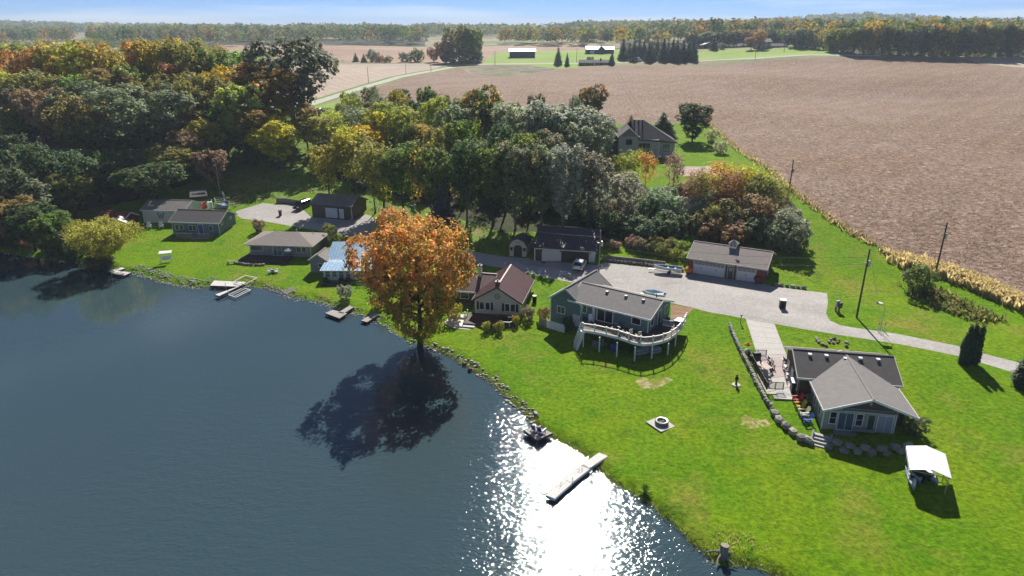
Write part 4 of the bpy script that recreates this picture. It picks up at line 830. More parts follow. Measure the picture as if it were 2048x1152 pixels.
dock('grey T-shaped dock with a square head below the metal-roofed house', [[(676,625),(699,611),(707,614.5),(687,627)], [(650,626),(665,619.5),(694,626.5),(679,636.5)]], 0.5, 'deckGrey', ((655,628),(690,630)), ph=0.1)
dock('short narrow grey dock tucked under the orange maple', [[(722,641),(750,624),(760,628),(734,644)]], 0.45, 'deckGrey')
dock('small square grey dock carrying two navy chairs', [[(1048,860),(1073,851),(1105,866),(1074,880)]], 0.65, 'deckGrey', ((1052,862),(1074,878)), ph=0.0)
dock('long pale sectional pier reaching into the sun glitter', [[(1166,928),(1178,936),(1216,912),(1198,905)], [(1127,957),(1143,966),(1179,938),(1161,931)], [(1092,990),(1109,997),(1143,967),(1127,958)]], 0.5, 'deckPale', ((1158,938),(1164,937),(1181,942),(1184,940),(1122,966),(1145,962),(1180,954),(1183,952)), frame='white', ph=0.55)
for i, (px, py, lb) in enumerate(((1070, 862, 'navy folding chair on the small square dock, beside the bank'), (1082, 866, 'navy folding chair on the small square dock, at its lakeward end'))):
    adirondack('dock_chair', lb, onz(px, py, 0.66), 2.5, 'paintNavy', 1.0)
# boat lift: two open frames
t = thing('boat_lift', 'open white metal boat lift frame beside the platform dock', 'boat lift', onz(478, 590, 0.0), 0.0); bl = np.array(onz(478, 590, 0.0))
def lp(px, py, z): q = plane(px, py, z)-bl; return (q[0], q[1], q[2])
for z, P in ((0.9, [(468,563),(491,551),(514,556),(490,569)]), (0.35, [(457,590),(486,576),(502,580),(472,595)])):
    for i in range(4): b = MB(); b.beam(lp(*P[i], z), lp(*P[(i+1) % 4], z), 0.12, 0.12); b.build('frame_beam', 'white', t)
for px, py in ((457,590),(486,576),(502,580),(472,595),(468,563),(514,556)):
    q = lp(px, py, 0.4); b = MB(); b.tube([(q[0], q[1], -1.5), (q[0], q[1], 1.3)], 0.05, 6); b.build('lift_post', 'galv', t)
for k in (0.3, 0.7):
    a_ = Vector(lp(457,590,0.45)).lerp(Vector(lp(472,595,0.45)), k); b_ = Vector(lp(486,576,0.45)).lerp(Vector(lp(502,580,0.45)), k); b = MB(); b.beam(a_, b_, 0.14, 0.06); b.build('bunk_board', 'deckPale', t)

# ------------------------------------------------------------------ decks and steps of the lakeside cottages
t = thing('cottage_deck', 'low dark brown deck with pale corner steps in front of the cream cottage', 'deck', (-5.6, 96.06, 1.25), -0.206)
d = MB(); d.box(-0.8, 6.9, -4.2, -0.02, -0.75, 0.05); d.build('deck_floor', 'darkWood', t)
for k, (o_, z) in enumerate(((0.0, -0.14), (0.45, -0.34), (0.9, -0.56))):
    d = MB(); d.prism([(-3.6-o_*0.6, -2.4), (-1.0, -2.4), (-0.9, -3.4), (1.1, -4.3-o_*0.2), (1.1, -4.9-o_), (-1.6-o_*0.4, -4.9-o_), (-3.6-o_*0.6, -3.4-o_)], z-0.2, z, 'z'); d.build('step', 'deckPale', t)
for x, y in ((-1.0, -2.2), (-0.9, -1.2), (-0.85, -3.3)): b = MB(); b.box(x-0.06, x+0.06, y-0.06, y+0.06, 0, 0.95); b.box(x-0.08, x+0.08, y-0.08, y+0.08, 0.95, 1.0); b.build('post', 'white', t)
b = MB(); b.beam((4.9, -4.15, 0.75), (6.2, -4.1, 0.75), 0.1, 0.1); b.beam((6.2, -4.1, 0.75), (6.8, -3.3, 0.75), 0.1, 0.1); b.box(4.88, 4.98, -4.2, -4.1, 0, 0.75); b.box(6.15, 6.25, -4.15, -4.05, 0, 0.75); b.build('handrail', 'white', t)
for i in range(4): d = MB(); d.box(4.0+0.25*i, 5.6+0.25*i, -4.9-0.32*i, -4.6-0.32*i, -0.9, 0.0-0.2*i); d.build('lawn_step', 'woodWeathered', t)
d = MB(); d.box(-3.6, -1.0, -2.3, -1.2, -0.7, 0.12); d.build('upper_step', 'deckPale', t)
table('deck_table', 'dark low table on the brown deck of the cream cottage', (-5.6+4.9*math.cos(.206)-0.2, 96.06-4.9*math.sin(.206)-1.6, 1.31), -0.206, 1.8, 0.9, 0.6, 'doorBrown', 'doorBrown')
chair('deck_chair', 'black metal chair beside the white handrail of the cottage deck', (-5.6+5.3, 96.06-4.0, 1.31), 2.8, 'blackMetal')
# wooden deck of the blue house
t = thing('porch_deck', 'weathered wooden deck with railing in front of the blue-grey house', 'deck', (-70.5, 136.9, 1.9), -0.11)
d = MB(); d.box(2.2, 9.2, -2.6, -0.05, -0.2, 0.02); d.build('deck_floor', 'woodWeathered', t)
for i, (x, y) in enumerate(((2.2, -2.6), (4.0, -2.6), (5.6, -2.6), (7.4, -2.6), (9.2, -2.6), (9.2, -0.3), (2.2, -0.3))): b = MB(); b.box(x-0.06, x+0.06, y-0.06, y+0.06, -1.2, 1.0); b.build('post', 'woodWeathered', t)
for z in (0.9, 0.6, 0.3): b = MB(); b.beam((2.2, -2.6, z), (5.6, -2.6, z), 0.05, 0.12); b.beam((6.6, -2.6, z), (9.2, -2.6, z), 0.05, 0.12); b.beam((9.2, -2.6, z), (9.2, -0.2, z), 0.05, 0.12); b.beam((2.2, -2.6, z), (2.2, -0.2, z), 0.05, 0.12); b.build('rail', 'woodWeathered', t)
for i in range(5): b = MB(); b.box(5.6, 6.6, -2.9-0.3*i, -2.6-0.3*i, -1.2, -0.15-0.2*i); b.build('stair_tread', 'woodWeathered', t)
# brown terrace of the tan house
t = thing('bungalow_terrace', 'low dark brown timber terrace in front of the tan bungalow', 'deck', (-49.8, 123.9, 1.45), -0.099)
d = MB(); d.box(-1.0, 8.4, -3.2, -0.05, -0.9, 0.04); d.build('deck_floor', 'darkWood', t); d = MB(); d.box(3.2, 9.0, -3.9, -3.2, -0.9, -0.2); d.build('step', 'darkWood', t)
b = MB(); b.beam((-1.0, -3.2, 0.08), (-0.6, 0.2, 0.08), 0.1, 0.1); b.build('edge_board', 'cream', t)
t = thing('patio_umbrella', 'grey patio parasol over a small round table on the bungalow terrace', 'parasol', (-49.8+8.0, 123.9-2.0, 1.5), 0)
b = MB(); b.tube([(0, 0, 0), (0, 0, 2.0)], 0.03, 6); b.build('pole', 'galv', t); b = MB(); b.lathe([(0.95, 1.55), (0.9, 1.6), (0.06, 2.0), (0.01, 2.02)], n=8); b.build('canopy', 'fabricGrey', t); b = MB(); b.lathe([(0.55, 0.68), (0.55, 0.73)], n=12); b.build('table_top', 'blackMetal', t)
# dark retaining deck below the metal-roofed house
t = thing('sunroom_terrace', 'dark railed terrace with retaining boards below the sunroom house', 'deck', (-32.7, 111.4, 1.0), -0.004)
d = MB(); d.box(0.2, 12.5, -2.6, -0.05, -1.2, -0.1); d.build('deck_floor', 'darkWood', t)
for z in (0.3, 0.75): b = MB(); b.beam((6.4, -2.9, z), (12.2, -2.9, z-0.3), 0.06, 0.12); b.build('rail', 'woodWeathered', t)
for x in (6.4, 8.3, 10.2, 12.2): b = MB(); b.box(x-0.06, x+0.06, -2.96, -2.84, -1.2, 0.8-(x-6.4)*0.05); b.build('post', 'woodWeathered', t)
for i in range(3): d = MB(); d.box(8.0+0.3*i, 10.6+0.3*i, -4.0-0.5*i, -3.5-0.5*i, -1.4, -0.35-0.2*i); d.build('step', 'deckGrey', t)
for x in (3.2, 4.4, 0.5): b = MB(); b.lathe([(0.45, 0), (0.55, 0.35), (0.4, 0.7), (0.1, 0.85)], (x, -0.7, -0.1), 9); b.build('planter_shrub', 'woodFloor', t)

# ------------------------------------------------------------------ right-hand terrace by the lake house
P0 = at(1496, 712); P1 = at(1532, 785)
t = thing('terrace_railing', 'black metal railing along the patio edge above the stone wall', 'railing', P0, math.atan2(P1[1]-P0[1], P1[0]-P0[0])); L_ = math.hypot(P1[0]-P0[0], P1[1]-P0[1]); dzr = (P1[2]-P0[2])
def railrun(t, x0, y0, x1, y1, n, z0=0.0, m='blackMetal'):
    for z in (0.95, 0.12): b = MB(); b.beam((x0, y0, z0+z), (x1, y1, z0+z), 0.05, 0.06); b.build('rail', m, t)
    for i in range(n+1): x = x0+(x1-x0)*i/n; y = y0+(y1-y0)*i/n; b = MB(); w_ = 0.045 if i % 8 == 0 else 0.016; b.box(x-w_, x+w_, y-w_, y+w_, z0, z0+1.0); b.build('baluster', m, t)
railrun(t, 0, 0, L_, 0, 64); railrun(t, 0.1, 0.1, 0.1, 2.2, 16); railrun(t, L_-0.1, 0.1, L_-0.1, 1.9, 16)
table('patio_table', 'tan topped patio dining table beside the black railing', at(1526, 741), -1.05, 2.0, 1.15, 0.75, 'tableTan', 'black')
for px, py, rz, lb in ((1541, 728, 1.6, 'black patio chair at the dining table, on its driveway end'), (1543, 737, 1.7, 'black patio chair at the dining table, facing the house door'), (1514, 737, -1.7, 'black patio chair between dining table and black railing')): chair('patio_chair', lb, at(px, py), rz, 'black')
q = at(1512, 722); t = thing('gas_grill', 'black covered gas grill in the railed patio corner', 'grill', q, 0.2)
b = MB(); b.box(-0.45, 0.45, -0.3, 0.3, 0.1, 0.9); b.build('cabinet', 'black', t); b = MB(); b.loft([[(-0.45, y*0.32, 0.9) for y in (-1, 1)]+[(0.45, y*0.32, 0.9) for y in (1, -1)], [(-0.42, y*0.2, 1.2) for y in (-1, 1)]+[(0.42, y*0.2, 1.2) for y in (1, -1)]]); b.build('lid', 'black', t); b = MB(); b.box(-0.85, -0.45, -0.2, 0.2, 0.82, 0.87); b.build('side_shelf', 'black', t)
for px, py, rz, lb in ((1533, 757, 2.2, 'grey green cushioned chair beside the lower patio railing'), (1575, 755, 1.2, 'white lounge chair on the patio against the house wall'), (1570, 738, 1.3, 'white slatted chair beside the black bin on the patio')): chair('lounge_chair', lb, at(px, py), rz, 'fabricGrey' if px < 1550 else 'white', s=1.2)
q = at(1594, 783); t = thing('storage_cabinet', 'black garden storage cabinet with pale lid beside the house corner', 'cabinet', q, -0.2); b = MB(); b.box(-0.75, 0.75, -0.5, 0.5, 0, 1.35); b.build('cabinet', 'black', t); b = MB(); b.slab([(-0.8, -0.55, 1.36), (0.8, -0.55, 1.36), (0.8, 0.55, 1.5), (-0.8, 0.55, 1.5)], 0.06); b.build('lid', 'galv', t)
q = at(1572, 730); t = thing('waste_bin', 'black waste bin standing by the brown house wall', 'bin', q, 0.1); b = MB(); b.loft([[(x*0.28, y*0.28, 0) for x, y in ((-1,-1),(1,-1),(1,1),(-1,1))], [(x*0.36, y*0.36, 1.0) for x, y in ((-1,-1),(1,-1),(1,1),(-1,1))]]); b.build('body', 'black', t); b = MB(); b.box(-0.38, 0.38, -0.4, 0.38, 1.0, 1.07); b.build('lid', 'fabricGrey', t)
q = at(1568, 789); t = thing('round_mat', 'dark oval mat at the lower edge of the patio', 'mat', (q[0], q[1], q[2]+0.01)); b = MB(); b.lathe([(0.85, 0.0), (0.85, 0.03), (0.3, 0.035)], n=16); b.build('mat', 'fabricGrey', t)
q = at(1570, 797); t = thing('garden_step', 'pale stone step below the patio', 'step', q, -0.15); b = MB(); b.box(-1.3, 1.3, -0.35, 0.35, -0.15, 0.14); b.build('stone', 'concrete', t)
for i, (px, py, m, nm) in enumerate(((1594, 805, 'paintRed', 'red'), (1599, 818, 'paintYellow', 'yellow'), (1606, 832, 'paintCream', 'pale yellow'), (1613, 845, 'paintBlue', 'blue'))):
    adirondack('adirondack_chair', nm+' garden armchair in the row of coloured chairs beside the house', at(px, py), 1.25-2.8, m, 1.15)
q = at(1493, 706); t = thing('garden_ornament', 'orange and white garden ornament on the lawn beside the driveway', 'ornament', q); b = MB(); b.tube([(0, 0, 0), (0, 0, 1.3)], 0.03, 6); b.build('pole', 'white', t); b = MB(); b.lathe([(0.05, 1.0), (0.34, 1.12), (0.4, 1.3), (0.05, 1.55)], n=9); b.build('head', 'flame', t); b = MB(); b.lathe([(0.25, 0.0), (0.3, 0.4), (0.1, 0.6)], n=9); b.build('base', 'white', t)
q = at(1472, 770); t = thing('garden_statue', 'small dark statue on a pale round base on the open lawn', 'statue', q); b = MB(); b.lathe([(0.5, 0), (0.5, 0.08), (0.2, 0.1)], n=12); b.build('base', 'concrete', t); b = MB(); b.lathe([(0.16, 0.1), (0.1, 0.4), (0.2, 0.75), (0.22, 1.0), (0.08, 1.15), (0.13, 1.3), (0.02, 1.42)], n=9); b.build('figure', 'blackMetal', t)
q = at(1481, 647); t = thing('path_light', 'black post light beside the concrete driveway', 'lamp', q); b = MB(); b.tube([(0, 0, 0), (0, 0, 1.1)], 0.05, 7); b.build('post', 'blackMetal', t); b = MB(); b.lathe([(0.1, 1.1), (0.16, 1.2), (0.12, 1.4), (0.02, 1.45)], n=8); b.build('lantern', 'galv', t)
# ------------------------------------------------------------------ fire pit
q = at(1323, 848); t = thing('fire_pit', 'round stone fire pit on a square concrete slab on the lawn', 'fire pit', q, 0.55)
b = MB(); b.box(-1.2, 1.2, -1.2, 1.2, -0.05, 0.07); b.build('slab', 'concrete', t)
for i in range(18):
    a_ = 2*PI*i/18
    for k in range(2):
        aa = a_+k*PI/18; b = MB(); b.rbox((0.62*math.cos(aa), 0.62*math.sin(aa), 0.07+0.2*k+0.1), (0.19, 0.24, 0.185), aa+PI/2); b.build('block', 'rock', t)
b = MB(); b.lathe([(0.5, 0.05), (0.45, 0.12), (0.05, 0.16)], n=14); b.build('ash_bed', 'black', t); b = MB(); b.loft([[(r_*math.cos(k*PI/9), r_*math.sin(k*PI/9), z_) for k in range(18)] for r_, z_ in ((0.5, 0.3), (0.56, 0.48), (0.66, 0.5), (0.7, 0.46))], cap=False); b.build('steel_ring', 'galv', t)
for a_ in (0.3, 1.8, 2.7): b = MB(); b.tube([(0.4*math.cos(a_), 0.4*math.sin(a_), 0.3), (-0.4*math.cos(a_), -0.4*math.sin(a_), 0.4)], 0.06, 6); b.build('log', 'woodWeathered', t)

# ------------------------------------------------------------------ stones
def rock_mesh(name, seed, n=2):
    rg = random.Random(seed); bm = bmesh.new(); bmesh.ops.create_icosphere(bm, subdivisions=1, radius=0.5)
    for v in bm.verts:
        c = v.co.copy(); v.co = Vector([math.copysign(abs(x*2)**0.7/2, x) for x in c])*(0.85+0.3*rg.random())
    me = bpy.data.meshes.new(name); bm.to_mesh(me); bm.free(); return me
ROCKS = {}
def rock(m, i):
    k = (m, i % 4)
    if k not in ROCKS: ROCKS[k] = rock_mesh('stone', 31+i % 4); ROCKS[k].materials.append(MATS[m])
    return ROCKS[k]
def stone(par, p, s, rz, m, i, name='stone', tilt=0.0):
    o = bpy.data.objects.new(name, rock(m, i)); COL.objects.link(o); o.parent = par; o.location = [float(c) for c in p]; o.scale = s; o.rotation_euler = (tilt, tilt*0.5, rz); return o
def stone_line(name, label, px, step, size, courses, mats, base=0.0, jit=0.12, cname='stone', cat='wall'):
    P = hitv(px); o = P[0]; t = thing(name, label, cat, o); i = 0
    for a_, b_ in zip(P[:-1], P[1:]):
        L = np.linalg.norm(b_-a_); n = max(1, int(L/step)); ang = math.atan2(b_[1]-a_[1], b_[0]-a_[0])
        for k in range(n):
            for c in range(courses):
                u = (k+0.5+0.5*(c % 2))/n; p = a_+(b_-a_)*u-o; sc = [s*(0.85+0.3*random.random()) for s in size]
                stone(t, (p[0]+random.uniform(-jit, jit), p[1]+random.uniform(-jit, jit)+0.05*c, p[2]+base+size[2]*(0.35+0.8*c)), sc, ang+random.uniform(-0.2, 0.2), random.choice(mats), i, cname, random.uniform(-0.15, 0.15)); i += 1
    return t
stone_line('stone_retaining_wall', 'long low stacked stone wall running from driveway to the boulders', [(1459,652),(1466,672),(1478,699),(1490,722),(1500,742),(1512,768),(1528,798),(1543,820)], 0.46, (0.5,0.44,0.27), 3, ('rockPale','rock','rockPale'), 0.0, 0.05)
stone_line('boulder_wall', 'curved row of large boulders below the coloured chairs', [(1546,824),(1553,838),(1562,850),(1575,862),(1592,874),(1608,883),(1622,889)], 0.95, (1.15,0.95,0.8), 1, ('rockPale','rock','rockPink'), 0.05, 0.2, 'boulder')
stone_line('boulder_wall', 'shaded wall of round boulders below the lake house front', [(1650,893),(1672,901),(1700,907),(1730,910),(1760,911),(1790,910),(1810,906)], 0.85, (1.0,0.8,0.75), 2, ('rock','rockPink','rock','rockPale'), 0.0, 0.2, 'boulder')
stone_line('rock_garden_edge', 'crescent of small rocks bordering the bed behind the lake house, on its driveway side', [(1631,676),(1637,684),(1646,691),(1658,695)], 0.5, (0.55,0.5,0.4), 1, ('rockPale','rock'), 0, 0.1, 'stone', 'rocks')
stone_line('rock_garden_edge', 'short crescent of small rocks bordering the bed behind the lake house, on its far side', [(1690,683),(1693,690),(1689,696)], 0.5, (0.55,0.5,0.4), 1, ('rockPale','rock'), 0, 0.1, 'stone', 'rocks')
stone_line('rock_ring', 'small ring of rocks round a planting bed on the lawn behind the lake house', [(1656,682),(1664,679),(1674,679),(1680,684),(1674,688),(1662,687),(1656,682)], 0.4, (0.5,0.4,0.35), 1, ('rockPale','rock','rockPink'), 0, 0.1, 'stone', 'rocks')
t = thing('stone_steps', 'grey stone steps between the two boulder walls', 'steps', at(1638, 893), -0.55)
for i in range(4): b = MB(); b.box(-0.8, 0.8, -0.1+0.42*i, 0.3+0.42*i, -0.3, 0.1+0.17*i); b.build('tread', 'stonePale', t)
for x in (-0.9, 0.9): b = MB(); b.beam((x, -0.1, 0.15), (x, 1.6, 0.85), 0.14, 0.2); b.build('kerb_stone', 'stonePale', t)
stone_line('rubble_edging', 'low rubble edge at the gravel lot behind the boat trailer', [(1209,522),(1264,528),(1312,534),(1368,544)], 0.7, (0.75,0.4,0.6), 1, ('rock','rockPale'), 0.05, 0.08, 'stone', 'wall')
stone_line('block_wall', 'rubble wall at the end of the gravel lot beside the brick garage', [(1545,571),(1580,574),(1612,579)], 0.7, (0.8,0.6,0.6), 1, ('rock','rockPale','rock'), 0.0, 0.1, 'stone', 'wall')
stone_line('block_wall', 'low stone wall holding the lawn below the bungalow terrace', [(470,527),(500,531),(530,531)], 0.6, (0.7,0.5,0.5), 1, ('rock','rockPale'), 0.0, 0.1, 'stone', 'wall')
def sheet_wall(label, px, h, m, name='timber_wall'):
    P = hitv(px); t = thing(name, label, 'wall', P[0])
    for a_, b_ in zip(P[:-1], P[1:]):
        for k in range(3): b = MB(); z = h*(k+0.5)/3; b.beam(tuple(a_-P[0]+[0, 0, z]), tuple(b_-P[0]+[0, 0, z]), 0.18, h/3-0.02); b.build('sleeper', m, t)
    return t
sheet_wall('dark timber retaining wall at the back of the gravel court by the maroon van', [(553,405),(575,405.5),(602,410)], 1.1, 'woodWeathered')
sheet_wall('timber sleeper wall behind the gravel lot and boat trailer', [(1212,520),(1270,526),(1330,533)], 0.9, 'woodWeathered')
# shoreline riprap: thousands of stones nobody could count
def riprap():
    base = np.array([v.co[:] for v in rock('rock', 0).vertices]); fc = np.array([p.vertices[:] for p in rock('rock', 0).polygons]); V = []; Fc = []; k = 0
    shore = [tuple(p) for p in SH[2:-3]]; P = np.array(dens(shore, False)); rg = np.random.default_rng(5); G = np.gradient(P, axis=0); G /= np.hypot(G[:, 0], G[:, 1])[:, None]; X = proj2(P)[:, 0]
    for p, g, x in zip(P, G, X):
        nl = np.array([-g[1], g[0]])      # towards the land
        # stones per step, reach on land, reach in water, size
        dn, wl_, ww, sz = (46, 2.6, 0.8, 0.34) if 262 < x < 425 else (22, 0.8, 0.5, 0.38) if 500 < x < 570 else (26, 1.0, 1.4, 0.28) if 570 < x < 760 else (18, 1.0, 0.5, 0.42) if 850 < x < 1062 else (10, 0.6, 0.5, 0.32) if x < 1062 else (6, 0.35, 0.3, 0.18)
        for _ in range(dn):
            a = rg.uniform(0, 2*PI); s = sz*rg.uniform(0.4, 1.3)*np.array([1, rg.uniform(0.7, 1), rg.uniform(0.5, 0.75)])
            q = p+g*rg.uniform(-0.9, 0.9)+nl*(rg.uniform(-ww, wl_)); z = max(float(0.42*sst(0, 1.3, max(0.0, rg.uniform(-0.02, 0.0)+float((q-p) @ nl)))), -0.05)+0.072*max(0, (q-p) @ nl)
            R2 = np.array([[math.cos(a), -math.sin(a)], [math.sin(a), math.cos(a)]]); v = base*s*(1+rg.uniform(-0.15, 0.15, (len(base), 1))); v[:, :2] = v[:, :2] @ R2.T
            V.append(v+[q[0], q[1], z+0.02]); Fc.append(fc+k*len(base)); k += 1
    me = npmesh('shore_stones', np.vstack(V), np.vstack(Fc)); o = link('shore_stones', me, 'rockPale', kind='stuff'); tag(o, 'grey and tan riprap stones lining the lake edge', 'stones')
def proj2(P):
    z = -CAMZ; f = P[:, 1]*cp-z*sp; u = P[:, 1]*sp+z*cp; return np.stack([CX+F*P[:, 0]/f, CY-F*u/f], -1)
riprap()

# concrete slabs of the driveway and patio, with open joints
drive = [o for o in bpy.data.objects if o.name == 'concrete_driveway'][0]
def slabs(L0, L1, R0, R1, rows, cols, mats):
    A, B, C, D = hitv([L0, R0, R1, L1])
    for i in range(rows):
        for j in range(cols):
            f = lambda s, t: (A*(1-t)+B*t)*(1-s)+(D*(1-t)+C*t)*s
            e = 0.012; q = [f((i+e)/rows, (j+e)/cols), f((i+e)/rows, (j+1-e)/cols), f((i+1-e)/rows, (j+1-e)/cols), f((i+1-e)/rows, (j+e)/cols)]
            b = MB(); b.slab([(x[0], x[1], gz(x[0], x[1])+0.03) for x in q], 0.06); b.build('slab', mats[i % len(mats)], drive)
slabs((1492.5,639), (1514.5,710), (1548.5,648.5), (1573,710), 6, 2, ['concrete'])
slabs((1498,713), (1533,785), (1574,713), (1589,772), 3, 2, ['concreteWarm', 'concreteWarm', 'concrete'])
for px, py, lb in ((929, 731, 'dark mooring post in the shallows, nearer the orange maple'), (940, 742, 'dark mooring post in the shallows, nearer the square dock')):
    q = plane(px, py, 0.0); t = thing('mooring_post', lb, 'post', (q[0], q[1], 0)); b = MB(); b.tube([(0, 0, -0.8), (0, 0, 0.35), (0.02, 0, 0.45)], [0.3, 0.28, 0.2], 8); b.build('post', 'poleWood', t); b = MB(); b.lathe([(0.3, 0.05), (0.33, 0.1), (0.3, 0.15)], n=8); b.build('band', 'blackMetal', t)
# ------------------------------------------------------------------ vehicles
def car(name, label, loc_, rz, m, L=4.5, W=1.82, Ht=1.6, pickup=False, van=False):
    """nose towards -y in the local frame"""
    t = thing(name, label, 'car', loc_, rz); h = L/2
    # lower body: sections along the length (y, half width, sill z, shoulder z)
    secs = [(-h, 0.80, 0.35, 0.62), (-h+0.12, 0.90, 0.24, 0.78), (-h+0.9, 0.97, 0.20, 0.92), (-h+1.45, 1.0, 0.20, 0.98), (0.2, 1.0, 0.20, 1.0), (h-0.9, 1.0, 0.20, 1.02), (h-0.15, 0.93, 0.26, 1.0), (h, 0.84, 0.4, 0.86)]
    rings = []
    for y, k, z0, z1 in secs:
        w = W/2*k; rings.append([(-w*0.94, y, z0), (w*0.94, y, z0), (w, y, (z0+z1)/2), (w*0.93, y, z1), (w*0.6, y, z1+0.03), (-w*0.6, y, z1+0.03), (-w*0.93, y, z1), (-w, y, (z0+z1)/2)])
    b = MB(); b.loft(rings); body = b.build('body', m, t, smooth=False)
    if pickup: y0, y1, y2, y3 = -h+1.5, -h+2.1, -h+3.1, -h+3.4
    elif van: y0, y1, y2, y3 = -h+0.9, -h+1.6, h-0.35, h-0.1
    else: y0, y1, y2, y3 = -h+1.25, -h+2.0, h-0.75, h-0.2
    wb, wt = W/2*0.9, W/2*0.74
    b = MB(); b.loft([[(-wb, y0, 1.0), (wb, y0, 1.0), (wb, y3, 1.0), (-wb, y3, 1.0)], [(-wt, y1, Ht-0.03), (wt, y1, Ht-0.03), (wt, y2, Ht-0.03), (-wt, y2, Ht-0.03)]]); cab = b.build('glasshouse', 'glassDark', t)
    b = MB(); b.loft([[(-wt-0.03, y1-0.1, Ht-0.05), (wt+0.03, y1-0.1, Ht-0.05), (wt+0.03, y2+0.1, Ht-0.05), (-wt-0.03, y2+0.1, Ht-0.05)], [(-wt*0.8, y1+0.1, Ht+0.03), (wt*0.8, y1+0.1, Ht+0.03), (wt*0.8, y2-0.05, Ht+0.03), (-wt*0.8, y2-0.05, Ht+0.03)]]); b.build('roof', m, t)
    b = MB()
    for s in (-1, 1):
        for ya, yb in ((y0, y1), (y3, y2), ((y0+y3)/2, (y1+y2)/2)): b.beam((s*(wb+0.01), ya, 1.0), (s*(wt+0.02), yb, Ht-0.04), 0.09, 0.07)
    b.build('pillars', m, t)
    if pickup: b = MB(); b.box(-W/2*0.86, W/2*0.86, y3+0.1, h-0.15, 1.02, 1.06); b.build('load_bed', 'black', t)
    for s in (-1, 1):
        for y in (-h+0.85, h-0.85):
            x = s*(W/2-0.1); b = MB(); ring = [[(x-s*0.11+s*0.22*k, y+0.33*r*math.cos(2*PI*i/16), 0.33+0.33*r*math.sin(2*PI*i/16)) for i in range(16)] for k, r in ((0, 0.9), (0.1, 1), (0.9, 1), (1, 0.9))]; b.loft(ring); wh = b.build('wheel', 'rubber', t)
            b = MB(); ring = [[(x+s*(0.1+0.02*k), y+0.2*r*math.cos(2*PI*i/12), 0.33+0.2*r*math.sin(2*PI*i/12)) for i in range(12)] for k, r in ((0, 1), (1, 0.9))]; b.loft(ring); b.build('rim', 'galv', wh)
        b = MB(); b.rbox((s*W*0.33, -h+0.04, 0.7), (0.38, 0.12, 0.14)); b.build('headlight', 'hullWhite', t)
        b = MB(); b.rbox((s*W*0.36, h-0.03, 0.86), (0.3, 0.1, 0.2)); b.build('taillight', 'paintRed', t)
        b = MB(); b.rbox((s*(W/2+0.07), y0+0.35, 1.05), (0.16, 0.1, 0.13)); b.build('mirror', m, t)
    b = MB(); b.box(-0.26, 0.26, h-0.01, h+0.015, 0.55, 0.67); b.build('plate', 'white', t); b = MB(); b.box(-W*0.42, W*0.42, h-0.06, h+0.03, 0.3, 0.48); b.build('bumper', 'black', t); b = MB(); b.box(-W*0.3, W*0.3, -h-0.015, -h+0.05, 0.45, 0.6); b.build('grille', 'black', t)
    return t
q = at(1158, 546); car('parked_car', 'white hatchback parked in front of the white garage', (q[0]+0.3, q[1]+2.2, gz(q[0], q[1]+2.2)+0.01), PI-0.3, 'carWhite', 4.4, 1.85, 1.6)
q = at(600, 421); car('parked_van', 'dark maroon minivan parked beside the brown garage', (q[0], q[1]+1.8, gz(q[0], q[1]+1.8)+0.01), -0.35, 'carMaroon', 4.9, 1.95, 1.75, van=True)
q = at(640, 227); car('pickup_truck', 'black pickup truck on the drive by the county road', (q[0], q[1], q[2]+0.02), 1.0-PI*0.5, 'carBlack', 5.8, 2.0, 1.85, pickup=True)
q = at(651, 222); t = thing('utility_trailer', 'dark flat utility trailer hitched near the pickup on the far drive', 'trailer', q, 0.6)
b = MB(); b.box(-2.2, 2.2, -0.95, 0.95, 0.55, 0.68); b.build('bed', 'black', t); b = MB(); b.box(-2.2, 2.2, -1.0, -0.92, 0.68, 1.1); b.box(-2.2, 2.2, 0.92, 1.0, 0.68, 1.1); b.build('side_rail', 'galv', t)
for s in (-1, 1): b = MB(); b.loft([[(0.33*math.cos(i*PI/6), s*1.05+k, 0.33+0.33*math.sin(i*PI/6)) for i in range(12)] for k in (-0.1, 0.1)]); b.build('wheel', 'rubber', t)
q = at(1261, 125); t = thing('box_truck', 'white box truck beside the dark conifers of the farm', 'truck', q, 0.0)
b = MB(); b.box(0, 6.5, -1.2, 1.2, 0.9, 3.6); b.build('cargo_box', 'roofWhite', t); b = MB(); b.loft([[(6.6, -1.1, 0.6), (8.6, -1.1, 0.6), (8.6, 1.1, 0.6), (6.6, 1.1, 0.6)], [(6.6, -1.1, 1.6), (8.6, -1.1, 1.6), (8.6, 1.1, 1.6), (6.6, 1.1, 1.6)], [(6.6, -1, 2.6), (7.8, -1, 2.6), (7.8, 1, 2.6), (6.6, 1, 2.6)]]); b.build('cab', 'hullWhite', t)
for x in (1.5, 7.4):
    for s in (-1, 1): b = MB(); b.loft([[(x+0.5*math.cos(i*PI/6), s*1.1+k, 0.5+0.5*math.sin(i*PI/6)) for i in range(12)] for k in (-0.15, 0.15)]); b.build('wheel', 'rubber', t)

